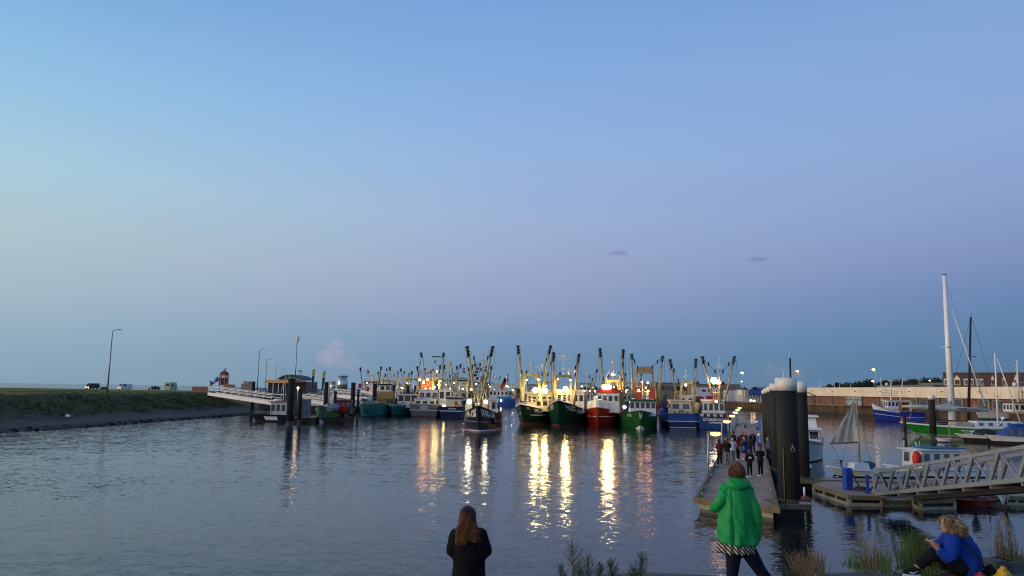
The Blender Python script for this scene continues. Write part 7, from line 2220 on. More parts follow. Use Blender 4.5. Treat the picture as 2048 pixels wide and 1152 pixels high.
C_white = cloth('pale_blue', (.42, .50, .60)); C_red = cloth('red', (.22, .02, .015)); C_maroon = cloth('maroon', (.07, .012, .018)); C_blue = cloth('royal', (.015, .03, .16)); C_green = cloth('sage', (.14, .20, .12))
C_brown = cloth('brown', (.06, .04, .035)); C_denim = cloth('denim', (.03, .045, .08)); C_shoe = cloth('shoe_white', (.6, .6, .58)); C_shoed = cloth('shoe_dark', (.015, .014, .013)); C_bluegrey = cloth('blue_grey', (.06, .09, .13))
H_dark = pm('hair_dark', (.02, .012, .009), .6, var=.3, vs=20); H_brown = pm('hair_brown', (.09, .045, .02), .6, var=.4, vs=25); H_red = pm('hair_red', (.20, .06, .02), .6, var=.35, vs=25)
H_blond = pm('hair_blond', (.42, .29, .13), .6, var=.35, vs=25); H_grey = pm('hair_grey', (.36, .35, .34), .6, var=.2, vs=25)

def person(px, py, label, h=1.75, face=0.0, top=C_black, legs=C_black, hair=H_brown, shoes=C_shoed, long_hair=False, stance=.1, skirt=False, arms='down', girth=1.0, extra=None, stepy=.06, P=None):
    """face: direction the person looks at, 0 = away from the camera (+y)"""
    P = P or PZ(px, py, JZ)
    b = thing('person', label, 'person', P, face, 'people standing on the jetty')
    k = h / 1.75; g = girth
    V = lambda x, y, z: Vector((x, y, z)) * k
    sh_ = .19 * g
    el = {'down': [(sh_ + .06, -.02, 1.14), (sh_ + .06, .05, .90)], 'pocket': [(sh_ + .10, -.05, 1.16), (sh_ + .0, .08, .98)], 'front': [(sh_ + .06, .02, 1.15), (.10, .22, 1.16)], 'phone': [(sh_ + .06, .06, 1.16), (.10, .26, 1.30)]}[arms]
    f1, f2 = (-stance, -stepy), (stance, stepy)
    mb = MB(); n = 10
    # body: legs, trunk, neck, head, arms, hands in one skin
    for s_, (fx, fy) in ((-1, f1), (1, f2)):
        limb(mb, [V(s_ * .09 * g, 0, .90), V((s_ * .09 + fx) / 2, .015 + fy / 2, .50), V(fx, fy, .09)], [.078 * g * k, .052 * k, .036 * k], n)
        limb(mb, [V(s_ * sh_, 0, 1.42), V(s_ * el[0][0], el[0][1], el[0][2]), V(s_ * el[1][0], el[1][1], el[1][2])], [.045 * k, .038 * k, .026 * k], 8)
        e0 = V(s_ * el[0][0], el[0][1], el[0][2]); e1 = V(s_ * el[1][0], el[1][1], el[1][2])
        hand(mb, e1, (e1 - e0), .95 * k, .4, s_)
        mb.ball(V(fx, fy + .06, .045), .05 * k, 8, 5, 0, (.8, 2.0, .7))
    mb.loft([ell(V(0, 0, z), rx * g * k, ry * g * k, 12) for z, rx, ry in ((.84, .15, .10), (.95, .165, .11), (1.08, .13, .09), (1.25, .155, .10), (1.38, .17, .10), (1.45, .12, .08))])
    limb(mb, [V(0, -.01, 1.42), V(0, .0, 1.56)], [.058 * k, .052 * k], 8)
    head(mb, V(0, .01, 1.635), k)
    body = remeshed(mb, 'body', SKIN, b, .022 if px else .02, 1)
    # jacket
    mb = MB(); lo = .80 if skirt else .86
    mb.loft([ell(V(0, 0, z), rx * g * k, ry * g * k, 14) for z, rx, ry in ((lo, .195, .14), (.98, .185, .135), (1.10, .17, .125), (1.28, .185, .13), (1.38, .195, .125), (1.46, .13, .09), (1.50, .07, .065))])
    for s_ in (-1, 1):
        limb(mb, [V(s_ * (sh_ - .02), 0, 1.41), V(s_ * el[0][0], el[0][1], el[0][2]), V(s_ * el[1][0], el[1][1], el[1][2])], [.070 * g * k, .056 * k, .042 * k], 10)
    jk = remeshed(mb, 'jacket', top, b, .024, 2, disp=lambda c, n_: .008 * mnoise.noise(c * 9))
    if skirt:
        mb = MB(); mb.loft([ell(V(0, 0, z), rx * k, ry * k, 16) for z, rx, ry in ((.52, .24, .20), (.70, .21, .17), (.92, .185, .135), (1.0, .17, .12))]); remeshed(mb, 'skirt', top, b, .024, 1)
    else:
        mb = MB()
        for s_, (fx, fy) in ((-1, f1), (1, f2)):
            limb(mb, [V(s_ * .085 * g, 0, .90), V((s_ * .09 + fx) / 2, .015 + fy / 2, .50), V(fx, fy, .10)], [.098 * g * k, .072 * k, .060 * k], 10)
        mb.loft([ell(V(0, 0, z), rx * g * k, ry * g * k, 12) for z, rx, ry in ((.80, .15, .11), (.90, .175, .125), (1.0, .165, .12))])
        remeshed(mb, 'trousers', legs, b, .024, 1, disp=lambda c, n_: .006 * mnoise.noise(c * 8))
    for s_, (fx, fy) in ((-1, f1), (1, f2)):
        mb = MB(); mb.ball(V(fx, fy + .055, .05), .058 * k, 10, 6, 0, (.85, 2.3, .85)); mb.box(V(fx, fy + .055, .012), (.10 * k, .27 * k, .024 * k)); mb.build('shoe', shoes, b)
    mb = MB(); hc = V(0, -.012, 1.66)
    mb.ball(hc, .105 * k, 14, 9, 0, (.88, 1.02, 1.0))
    mb.ball(V(0, -.04, 1.60), .085 * k, 12, 7, 0, (.95, .8, 1.1))
    if long_hair:
        mb.loft([ell(V(0, -.055, z), rx * k, ry * k, 12) for z, rx, ry in ((1.30, .05, .02), (1.38, .09, .035), (1.50, .10, .045), (1.62, .095, .07), (1.68, .08, .06))])
    remeshed(mb, 'hair', hair, b, .018, 1, disp=lambda c, n_: .010 * mnoise.noise(Vector((c.x * 30, c.y * 30, c.z * 8))))
    return b, V
b, V = person(1499.8, 954, 'young person in black hoodie with white print on its back', 1.60, .05, C_black, C_black, H_brown, C_shoe, stance=.13, arms='pocket')
mb = MB()
for i, (x, z, w_, h_) in enumerate(((-.075, 1.24, .05, .05), (-.02, 1.26, .05, .09), (.045, 1.25, .05, .06), (.0, 1.19, .22, .035))): mb.box(V(x, -.152, z), (w_, .012, h_))
mb.build('back_print', C_shoe, b)
person(1521.5, 952, 'man in plain black jacket and black trousers walking beside the white printed hoodie', 1.76, -.05, C_black, C_black, H_brown, C_shoe, stance=.09, arms='phone')
person(1439.5, 931, 'woman with long dark hair and maroon top beside the closest lamp', 1.74, -.5, C_maroon, C_black, H_dark, C_shoe, True, arms='front')
person(1455, 929, 'man in black jacket and light khaki trousers left of the pale blue shirt', 1.76, -.2, C_black, C_khaki, H_brown, C_shoed, arms='front', girth=1.08)
person(1466, 926, 'grey haired man in pale blue shirt with grey trousers', 1.74, -.1, C_white, C_grey, H_grey, C_shoed, arms='front', girth=1.08)
person(1476.5, 920, 'person in red top and black trousers right of the pale blue shirt', 1.72, .3, C_red, C_black, H_dark, C_shoe, True)
person(1467.5, 908, 'person in dark red coat half hidden behind the pale blue shirt', 1.80, .6, C_maroon, C_black, H_dark)
person(1452, 921, 'dark dressed person hidden behind the man in khaki trousers', 1.70, -2.6, C_brown, C_black, H_red)
person(1486, 906, 'person with reddish hair and dark maroon jacket at the back of the crowd', 1.76, 2.6, C_maroon, C_black, H_red)
person(1493, 907, 'dark clothed person next to the reddish haired one', 1.72, -2.9, C_navy, C_navy, H_red)
person(1489, 919, 'blonde woman in blue dress with bare legs', 1.66, .2, C_blue, C_blue, H_blond, C_shoe, True, skirt=True)
person(1498, 917, 'person in brown grey sweater with light brown hair', 1.70, -.2, C_brown, C_denim, H_red, C_shoed, girth=1.1)
b, V = person(1506, 905.5, 'man facing the shore in open navy jacket over a sage green shirt', 1.78, PI - .1, C_navy, C_navy, H_brown, C_shoed, stance=.12)
mb = MB(); mb.loft([ell(V(0, .055, z), .075, .085, 10) for z in (.95, 1.1, 1.3, 1.42)]); mb.build('shirt', C_green, b)
person(1537, 921, 'person in blue grey jacket at the jetty edge by the piles', 1.66, -1.3, C_bluegrey, C_black, H_blond, C_shoed)

def shoulder_bag(px, py, dx, label, mt, z=1.0):
    p = PZ(px, py, JZ) + Vector((dx, -.16, z)); o = thing('bag', label, 'bag', p, .2)
    MB().box((0, 0, -.12), (.30, .12, .26), 0, 0, (.85, .8)).build('bag_body', mt, o)
    MB().tube([(-.13, 0, 0), (-.06, -.01, .22), (.04, .02, .42)], .012, 5).build('strap', mt, o)
shoulder_bag(1476.5, 920, .16, 'light brown bag on the hip of the person in the red top', C_khaki)
shoulder_bag(1489, 919, -.18, 'pale bag beside the blonde woman in blue', C_white, .95)
# ---------------------------------------------------------------- helper: hair strands
def strands(mb, roots, fn, n=7, r=.004, k=4):
    for rt in roots:
        pts = [fn(rt, i / (n - 1)) for i in range(n)]
        mb.tube(pts, [r * (1 - .6 * (i / (n - 1))) for i in range(n)], k)

# ---------------------------------------------------------------- woman in the green jacket
U_ = 9.4 / FPX
O = PD(1474, 1190, 9.4)
GZ = near_z(O.x) + .0
zs_ = O.z
b = thing('person', 'woman in bright green jacket and striped skirt standing with legs apart', 'person', (O.x, 9.4, zs_), 0, None)
def G(px, py, y=0.0): q = PD(px, py, 9.4) - O; return Vector((q.x, y, q.z))
mb = MB()
hipL, kneeL, ankL = G(1468, 1095), G(1467, 1142, .04), G(1462, 1184, .0)
hipR, kneeR, ankR = G(1493, 1095), G(1522, 1142, .04), G(1556, 1184, .02)
for a_, k_, f_ in ((hipL, kneeL, ankL), (hipR, kneeR, ankR)): limb(mb, [a_, k_, f_], [.085, .06, .042], 12)
shL, elL, wrL = G(1452, 979), G(1438, 1006, -.04), G(1440, 1020, .18)
shR, elR, wrR = G(1497, 980), G(1508, 1020, -.09), G(1514, 1056, -.05)
limb(mb, [shL + Vector((.02, 0, -.03)), elL, wrL], [.035, .035, .026], 10); limb(mb, [shR + Vector((-.02, 0, -.03)), elR, wrR], [.035, .035, .026], 10)
hand(mb, wrL, (wrL - elL), 1, .7, -1); hand(mb, wrR, (wrR - elR), 1, .5, 1)
mb.loft([ell(G(1477, y), rx, ry, 14) for y, rx, ry in ((1106, .14, .10), (1085, .14, .10), (1050, .12, .09), (1010, .12, .09), (980, .13, .08), (968, .09, .07))])
limb(mb, [G(1474, 972), G(1473, 950)], [.06, .055], 10)
head(mb, G(1473, 943, .02), .90)
remeshed(mb, 'body', SKIN, b, .014, 2)
C_jgreen = pm('green_raincoat', (.008, .27, .065), .6, var=.10, vs=5, bump=.006, bs=14, spec=.25)
mb = MB()
mb.loft([ell(G(cx, y, -.01), rx, ry, 26, tl) for cx, y, rx, ry, tl in ((1476, 1080, .250, .18, .04), (1474, 1060, .225, .175, .03), (1471, 1030, .188, .16, .01), (1471, 1000, .172, .145, 0), (1473, 984, .172, .13, 0), (1474, 974, .155, .115, 0), (1474, 966, .110, .095, 0), (1474, 959, .075, .075, 0))])
limb(mb, [G(1452, 978), G(1437, 1005, -.05), G(1436, 1020, .16)], [.074, .072, .058], 14)
limb(mb, [G(1494, 980), G(1508, 1018, -.07), G(1514, 1060, -.03)], [.072, .064, .050], 14)
limb(mb, [G(1511, 1056, -.03), G(1513, 1072, -.02), G(1510, 1084, .0)], [.066, .066, .05], 12)
# gathered hood / collar roll
mb.loft([ell(G(1473, y, yo), rx, ry, 18) for y, rx, ry, yo in ((976, .10, .06, -.10), (969, .145, .085, -.085), (961, .135, .095, -.05), (954, .10, .09, -.02))])
def folds(c, n_):
    if c.z < .72: pass
    a = math.atan2(c.y, c.x)
    up = max(0, min(1, (1.32 - c.z) / .6))
    f = .009 * up * (math.sin(a * 7 + 1.5 * math.sin(c.z * 5)) + .5 * math.sin(a * 13 + c.z * 4 + 2))
    v1 = 1 - abs(mnoise.noise(Vector((c.x * 5 + c.z * 4.5, c.y * 5, c.z * 2.2 + 7)))) * 3.2
    f += .012 * max(0, v1) ** 2 + .010 * mnoise.noise(Vector((c.x * 6, c.y * 6, c.z * 3)))
    # yoke seam across the shoulders
    if abs(c.z - 1.245) < .007 and n_.y < -.2: f -= .010
    if abs(c.x + .07 + .004 * math.sin(c.z * 15)) < .008 and c.z < 1.235 and n_.y < -.3: f -= .010
    if abs(c.x - .035) < .007 and c.z < 1.235 and n_.y < -.3: f -= .006
    return f
jk = remeshed(mb, 'green_jacket', C_jgreen, b, .0095, 3, disp=folds)
# striped skirt
ms = bpy.data.materials.new('striped_cotton'); ms.use_nodes = True; t = ms.node_tree; bs_ = t.nodes['Principled BSDF']; bs_.inputs['Roughness'].default_value = .85
co = t.nodes.new('ShaderNodeTexCoord'); wv = t.nodes.new('ShaderNodeTexWave'); wv.inputs['Scale'].default_value = 9.5; wv.inputs['Distortion'].default_value = .6; wv.bands_direction = 'X'
mp = t.nodes.new('ShaderNodeMapping'); mp.inputs['Rotation'].default_value = (0, R(42), 0); t.links.new(co.outputs['Object'], mp.inputs[0]); t.links.new(mp.outputs[0], wv.inputs[0])
cr = t.nodes.new('ShaderNodeValToRGB'); cr.color_ramp.elements[0].position = .46; cr.color_ramp.elements[0].color = (.008, .008, .010, 1); cr.color_ramp.elements[1].position = .54; cr.color_ramp.elements[1].color = (.42, .38, .25, 1)
t.links.new(wv.outputs['Fac'], cr.inputs[0]); t.links.new(cr.outputs[0], bs_.inputs['Base Color'])
mb = MB(); mb.loft([ell(G(cx, y, 0), rx, ry, 26) for cx, y, rx, ry in ((1472, 1104, .222, .17), (1472, 1092, .225, .17), (1474, 1078, .205, .15), (1474, 1068, .17, .12))])
remeshed(mb, 'striped_skirt', ms, b, .0125, 1, disp=lambda c, n_: .014 * math.sin(math.atan2(c.y, c.x) * 13 + c.x * 9) + .008 * mnoise.noise(c * 12))
mb = MB()
for a_, k_, f_ in ((hipL, kneeL, ankL), (hipR, kneeR, ankR)): limb(mb, [a_, k_, f_], [.105, .075, .050], 14)
remeshed(mb, 'leggings', cloth('leggings', (.006, .008, .022)), b, .014, 2)
for f_ in (ankL, ankR):
    mb = MB(); mb.ball(f_ + Vector((0, .07, -.035)), .062, 12, 7, 0, (.85, 2.2, .8)); mb.build('shoe', C_shoed, b)
# short brown hair with strands
H_short = pm('hair_auburn', (.155, .062, .024), .55, var=.45, vs=40)
mb = MB(); hc = G(1473.5, 941, -.005)
mb.ball(hc, .092, 20, 12, 0, (.95, 1.08, 1.20)); mb.ball(G(1473.5, 949, -.03), .078, 16, 9, 0, (1.0, .85, 1.05))
remeshed(mb, 'hair', H_short, b, .012, 1, disp=lambda c, n_: .013 * mnoise.noise(Vector((c.x * 45, c.y * 45, c.z * 12))))
mb = MB(); rr = random.Random(4); roots = []
for _ in range(1700):
    d_ = Vector((rr.gauss(0, 1), rr.gauss(-.5, .9), rr.gauss(.25, .8))).normalized(); roots.append(d_)
def hs(d_, f):
    p = hc + Vector((d_.x * .086, d_.y * .096, d_.z * .108))
    e = Vector((d_.x * .010 + .012 * math.sin(d_.z * 40), d_.y * .010 - .004, -.045))
    return p + e * f + d_ * .006 * f * (1 - f) * 4
strands(mb, roots, hs, 4, .0021, 3)
tag(mb.build('hair_strands', H_short, b, fix=False), kind='stuff')

# ---------------------------------------------------------------- woman in black with long auburn hair
D2 = 9.0; U2 = D2 / FPX
O = PD(936, 1290, D2)
b = thing('person', 'woman in black coat seen from behind with long ginger hair', 'person', (O.x, D2, O.z), 0, None)
def G2(px, py, y=0.0): q = PD(px, py, D2) - O; return Vector((q.x, y, q.z))
mb = MB()
for s_ in (-1, 1):
    limb(mb, [G2(936 + s_ * 14, 1155), G2(936 + s_ * 15, 1215, .02), G2(936 + s_ * 16, 1278)], [.09, .06, .04], 10)
    limb(mb, [G2(937 + s_ * 24, 1073), G2(938 + s_ * 34, 1103, -.02), G2(937 + s_ * 14, 1116, .22)], [.045, .04, .03], 10)
    hand(mb, G2(937 + s_ * 16, 1116, .22), Vector((-s_, .3, .1)), 1, .6, s_)
    mb.ball(G2(936 + s_ * 16, 1284, .06), .055, 8, 5, 0, (.9, 2, .7))
mb.loft([ell(G2(936, y), rx, ry, 14) for y, rx, ry in ((1165, .17, .12), (1140, .18, .13), (1110, .15, .11), (1080, .17, .11), (1060, .13, .09))])
limb(mb, [G2(936, 1062), G2(935, 1045)], [.055, .05], 10)
head(mb, G2(935, 1034, .02), .98)
remeshed(mb, 'body', SKIN, b, .016, 2)
C_coat = pm('coat_black', (.008, .0075, .008), .9, var=.2, vs=5, bump=.008, bs=12, spec=.12)
mb = MB()
mb.loft([ell(G2(cx, y), rx, ry, 24) for cx, y, rx, ry in ((937, 1205, .205, .16), (937, 1160, .195, .15), (937, 1130, .185, .14), (938, 1095, .20, .145), (938, 1070, .205, .13), (937, 1060, .165, .11), (936, 1051, .10, .08))])
limb(mb, [G2(913, 1070), G2(904, 1103, -.02), G2(925, 1118, .20)], [.085, .080, .055], 14)
limb(mb, [G2(962, 1070), G2(972, 1103, -.02), G2(950, 1118, .20)], [.085, .080, .055], 14)
remeshed(mb, 'coat', C_coat, b, .014, 3, disp=lambda c, n_: .014 * mnoise.noise(Vector((c.x * 7, c.y * 7, c.z * 5))) + .005 * mnoise.noise(c * 20))
mb = MB()
for s_ in (-1, 1): limb(mb, [G2(936 + s_ * 14, 1160), G2(936 + s_ * 15, 1215, .02), G2(936 + s_ * 16, 1272)], [.10, .075, .06], 12)
remeshed(mb, 'trousers', C_black, b, .018, 1)
for s_ in (-1, 1): mb = MB(); mb.ball(G2(936 + s_ * 16, 1284, .06), .06, 10, 6, 0, (.9, 2.2, .75)); mb.build('shoe', C_shoed, b)
H_ging = pm('hair_ginger', (.20, .065, .018), .5, var=.5, vs=30); H_gingl = pm('hair_ginger_light', (.52, .28, .11), .5, var=.4, vs=30); H_crown = pm('hair_dark_crown', (.028, .011, .007), .5, var=.4, vs=30)
mb = MB(); hc2 = G2(935.5, 1031, -.005)
mb.ball(hc2, .112, 20, 12, 0, (.90, 1.04, 1.02))
mb.loft([ell(G2(cx, y, -.075), rx, ry, 16) for cx, y, rx, ry in ((926, 1078, .055, .022), (929, 1068, .09, .035), (932, 1055, .105, .045), (934, 1043, .10, .05), (935, 1033, .095, .05))])
remeshed(mb, 'hair', H_crown, b, .014, 1, disp=lambda c, n_: .010 * mnoise.noise(Vector((c.x * 40, c.y * 40, c.z * 6))))
rr = random.Random(11)
for mt_, cnt, sp in ((H_crown, 420, 1), (H_ging, 900, 1.0), (H_gingl, 380, 1.25)):
    mb = MB()
    for _ in range(cnt):
        a = rr.uniform(-1.25, 1.25); z0 = {H_ging.name: rr.uniform(1020, 1050), H_crown.name: rr.uniform(1012.5, 1030), H_gingl.name: rr.uniform(1045, 1064)}[mt_.name]
        hh_ = math.sqrt(max(.02, 1 - min(1, abs(1031 - min(z0, 1031)) / 19.5) ** 2)); x0 = 935.5 + 17 * math.sin(a) * hh_; y0 = -.118 * math.cos(a) * hh_ - .012
        side = -1 if rr.random() < .66 else 1
        ex = 935 + (side * rr.uniform(0, 22) if side < 0 else rr.uniform(0, 24) ** 1.0 * (1.25 if rr.random() < .12 else 1)); ez = rr.uniform(1050, 1086) if side < 0 else rr.uniform(1046, 1082)
        ph = round((ex - 910) / 7.5) * 1.7 + rr.gauss(0, .35); am = rr.uniform(1.6, 3.2)
        pts = []; tw = rr.uniform(1.15, 1.35)
        for i in range(9):
            f = i / 8; x = x0 + (ex - x0) * f ** 1.5 + am * f * math.sin(ph + f * 7 * tw) ; z = z0 + (ez - z0) * f
            pts.append(G2(x, z, y0 * (1 - f) + (-.135 - .02 * rr.random()) * f + (.01 * math.sin(ph + f * 6))))
        mb.tube(pts, [.0030 * (1 - .55 * i / 8) for i in range(9)], 3)
    tag(mb.build('hair_strands', mt_, b, fix=False), kind='stuff')

# ---------------------------------------------------------------- seated woman in blue with phone
D3 = 10.4; U3 = D3 / FPX
O = PD(1925, 1152, D3)
gz = O.z
b = thing('person', 'seated woman in royal blue sweater with wavy blond hair looking at her phone', 'person', (O.x - .075, D3, gz + .03), 0, None)
def G3(px, py, y=0.0): q = PD(px, py, D3) - O; return Vector((q.x, y, q.z))
mb = MB()
hp = G3(1932, 1135, 0)
legs1 = [G3(1925, 1136, -.10), G3(1873, 1104, -.14), G3(1832, 1134, -.16)]
legs2 = [G3(1925, 1136, .12), G3(1893, 1110, .16), G3(1893, 1140, .18)]
limb(mb, legs1, [.075, .06, .042], 12); limb(mb, legs2, [.075, .06, .042], 12)
mb.loft([ell(G3(1938, 1146), .13, .13, 14), ell(G3(1938, 1125), .14, .13, 14), ell(G3(1934, 1100), .13, .12, 14), ell(G3(1928, 1084), .11, .10, 14), ell(G3(1922, 1074), .07, .06, 14)])
limb(mb, [G3(1919, 1076), G3(1911, 1062)], [.06, .055], 10)
a1 = [G3(1903, 1082, -.16), G3(1888, 1115, -.22), G3(1871, 1098, -.20)]
a2 = [G3(1912, 1084, .14), G3(1895, 1112, .18), G3(1878, 1096, .05)]
for a_ in (a1, a2): limb(mb, a_, [.04, .042, .030], 10)
hand(mb, a1[2], Vector((-.5, .1, .75)), 1, .9, 1, (0, 1, 0)); hand(mb, a2[2], Vector((-.6, -.3, .6)), 1, .9, -1, (0, -1, 0))
head(mb, G3(1907, 1053, 0), .95, PI / 2 + .2)
remeshed(mb, 'body', SKIN, b, .014, 2)
C_sw = pm('sweater_blue', (.010, .045, .29), .85, var=.12, vs=6, bump=.006, bs=25, spec=.15)
mb = MB()
mb.loft([ell(G3(1940, 1150, .0), .19, .20, 22), ell(G3(1940, 1132), .225, .21, 22), ell(G3(1938, 1110), .215, .20, 22), ell(G3(1932, 1092), .195, .18, 22), ell(G3(1927, 1079), .165, .15, 22), ell(G3(1921, 1070), .11, .10, 22)])
limb(mb, [G3(1905, 1083, -.14), G3(1890, 1116, -.22), G3(1874, 1103, -.20)], [.092, .082, .052], 14)
limb(mb, [G3(1915, 1085, .12), G3(1898, 1114, .18), G3(1882, 1101, .07)], [.09, .078, .052], 14)
remeshed(mb, 'sweater', C_sw, b, .014, 3, disp=lambda c, n_: .012 * mnoise.noise(Vector((c.x * 6, c.y * 6, c.z * 8))) + .012 * max(0, 1 - 3.4 * abs(mnoise.noise(Vector((c.x * 5 - c.z * 4, c.y * 4, c.z * 6 + 3))))) ** 2)
mb = MB()
limb(mb, [legs1[0], legs1[1], G3(1838, 1129, -.16)], [.12, .088, .062], 14); limb(mb, [legs2[0], legs2[1], G3(1893, 1134, .18)], [.12, .088, .06], 14)
remeshed(mb, 'trousers', C_black, b, .016, 2, disp=lambda c, n_: .008 * mnoise.noise(c * 9))
for an, yy, dx in ((G3(1822, 1143, -.16), -.16, 0), (G3(1884, 1144, .18), .18, 0)):
    mb = MB(); mb.ball(an + Vector((0, 0, .0)), .055, 12, 7, 0, (2.1, .85, .85)); mb.ball(an + Vector((.06, 0, .03)), .05, 10, 6, 0, (1.1, .9, 1.1)); sh_o = mb.build('shoe', C_black, b)
    mb = MB(); mb.ball(an + Vector((0, 0, -.038)), .06, 12, 5, 0, (2.15, .85, .38)); mb.build('sole', C_shoe, sh_o)
    mb = MB(); mb.tube([an + Vector((-.06, -.052, .012)), an + Vector((-.02, -.058, -.008)), an + Vector((.07, -.054, .022))], [.004, .012, .003], 6); mb.build('side_mark', C_shoe, sh_o)
H_wavy = pm('hair_wavy', (.42, .29, .15), .5, var=.45, vs=22); H_wavyd = pm('hair_wavy_dark', (.10, .055, .028), .5, var=.4, vs=22)
hc3 = G3(1911, 1051, 0)
mb = MB(); mb.ball(hc3 + Vector((.012, 0, .010)), .104, 18, 11, 0, (1.0, .95, 1.0)); mb.ball(G3(1918, 1059, -.02), .098, 16, 9, 0, (1.0, .85, .95))
remeshed(mb, 'hair', H_wavyd, b, .014, 1, disp=lambda c, n_: .018 * mnoise.noise(Vector((c.x * 22, c.y * 22, c.z * 14))))
for mt_, cnt in ((H_wavy, 1500), (H_wavyd, 650)):
    mb = MB()
    for _ in range(cnt):
        d_ = Vector((rr.gauss(.1, .8), rr.gauss(-.35, .8), abs(rr.gauss(.55, .5)))).normalized()
        if d_.x < -.85: continue
        p0 = hc3 + Vector((.010, 0, .012)) + Vector((d_.x * .095, d_.y * .095, d_.z * .096))
        e = G3(rr.uniform(1908, 1937) if d_.x > -.2 else (rr.uniform(1900, 1922) if d_.x > -.45 else rr.uniform(1895, 1903)), rr.uniform(1056, 1078) if d_.x > -.45 else rr.uniform(1040, 1060), d_.y * .14 - .03); ph = round(d_.x * 5) * 1.9 + round(d_.z * 4) + rr.gauss(0, .4); pts = []; cw = rr.uniform(.8, 1.1)
        for i in range(8):
            f = i / 7; q = p0.lerp(e, f) + d_ * (.024 * math.sin(f * PI)) + Vector((.009 * cw * math.sin(ph + f * 7 * cw), 0, .003 * math.cos(ph + f * 7 * cw))); pts.append(q)
        mb.tube(pts, [.0028 * (1 - .5 * i / 7) for i in range(8)], 3)
    tag(mb.build('hair_strands', mt_, b, fix=False), kind='stuff')
# strap
mb = MB(); mb.tube([G3(1921, 1078, -.17), G3(1935, 1095, -.235), G3(1950, 1118, -.25), G3(1962, 1140, -.22)], [.013] * 4, 6); mb.build('shoulder_strap', C_navy, b)
# phone
p = G3(1869, 1089, -.10) + Vector((O.x - .075, D3, gz + .03))
o = thing('phone', 'thin phone held in the hands of the seated woman', 'phone', p, 0)
mb = MB(); M_ = Matrix.Rotation(R(32), 3, 'Y')
mb.box((0, 0, 0), (.145, .072, .009)); mb.v = [M_ @ v for v in mb.v]; mb.build('case', pm('phone_rose', (.55, .42, .38), .3), o)
mb = MB(); mb.box((0, 0, .006), (.132, .064, .003)); mb.v = [M_ @ v for v in mb.v]; mb.build('screen', pm('phone_screen', (.3, .3, .3), .2, emit=(1, .95, .95), es=.5), o)
# bags
def bag(cpx, cpy, yy, rx, rz_, ry, mt, label, seed, name='bag'):
    rr_ = random.Random(seed); c = G3(cpx, cpy, yy) + Vector((O.x, D3, gz))
    o = thing(name, label, 'bag', (c.x, c.y, gz - .03), seed * .3)
    mb = MB(); mb.loft([ell((-.10 * z + 0.02 * rr_.uniform(-1, 1), 0, z * rz_), rx * w_, ry * w_, 18) for z, w_ in ((0, 1.0), (.15, 1.02), (.35, .9), (.6, .62), (.82, .36), (1.0, .12))])
    remeshed(mb, 'bag_body', mt, o, .016, 1, disp=lambda c, n_: .03 * mnoise.noise(Vector((c.x * 7, c.y * 7, c.z * 9 + seed))) - .02 * max(0, 1 - 3 * abs(mnoise.noise(Vector((c.x * 12, c.y * 12, c.z * 9)))))) 
    return o
M_ybag = pm('bag_yellow', (.62, .36, .012), .6, var=.15, vs=4); M_rbag = pm('bag_red', (.28, .012, .04), .7, var=.2)
bag(1966, 1146, -.45, .27, .27, .16, M_ybag, 'crumpled yellow bag lying beside the seated woman', 3)
bag(1918, 1150, -.42, .22, .21, .12, M_rbag, 'dark red cloth bag lying under the seated knees', 5)
bag(1968, 1144, .0, .15, .20, .10, C_black, 'black shoulder bag resting behind the blue sweater', 7)
# ================================================================ plants on the near shore
M_blade = pm('grass_blade', (.15, .21, .06), .8, var=.4, vs=3); M_blade2 = pm('dry_blade', (.26, .18, .095), .85, var=.35, vs=3); M_blade3 = pm('dark_blade', (.045, .075, .028), .8, var=.4, vs=3)
M_shrub = pm('grey_green_leaf', (.11, .16, .08), .8, var=.4, vs=8); M_stem = pm('plant_stem', (.12, .07, .04), .85)
def clump(px, py, d, h, wdt, n, mt, label, lean=.25, seed=1, seedheads=None, z=None, zb=None):
    rr = random.Random(seed); P = PD(px, py, d)
    zb = near_z(P.x) - .03 if zb is None else zb
    o = thing('grass_clump', label, 'grass', (P.x, P.y, zb), 0, 'wild grasses on the shore edge')
    mb = MB(); hd = MB()
    for _ in range(n):
        x0 = rr.gauss(0, wdt * .36); y0 = rr.uniform(-.2, .2); hh = h * rr.uniform(.45, 1.0) * (1 - .35 * min(1, abs(x0) / wdt)); a = rr.uniform(-1, 1) * lean + x0 * .35; w_ = rr.uniform(.004, .009); bw = rr.uniform(-.12, .12)
        prev = None
        for i in range(6):
            f = i / 5; c = Vector((x0 + a * hh * f ** 1.6, y0 + bw * f, hh * (f - .10 * abs(a) * f * f))); ww = w_ * (1 - .85 * f)
            cur = (c - Vector((ww, 0, 0)), c + Vector((ww, 0, 0)))
            if prev: mb.quad(prev[0], prev[1], cur[1], cur[0])
            prev = cur
        if seedheads and rr.random() < .16:
            hd.tube([c - Vector((a * .04, 0, .10)), c - Vector((a * .02, 0, .05)), c], [.002, .0055, .002], 4)
    tag(mb.build('blades', mt, o, fix=False), kind='stuff')
    if seedheads and hd.v: tag(hd.build('seed_heads', seedheads, o, fix=False), kind='stuff')
clump(1834, 1145, 10.6, .66, .26, 330, M_blade, 'tall fresh green grass clump behind the stretched leg', .2, 2)
clump(1768, 1150, 10.6, .40, .13, 90, M_blade, 'small green grass tuft between dry stalks', .2, 3)
clump(1606, 1160, 10.4, .44, .16, 150, M_blade2, 'arching dry brown grass tuft by the shore edge', .55, 4)
clump(1638, 1160, 10.6, .40, .10, 50, M_blade2, 'thin pale dry grass by the shore edge right of the arching tuft', .2, 5, M_blade2)
clump(1742, 1155, 10.7, .46, .12, 55, M_blade2, 'reddish dry seed stalks left of the tall green clump', .15, 6, M_blade2)
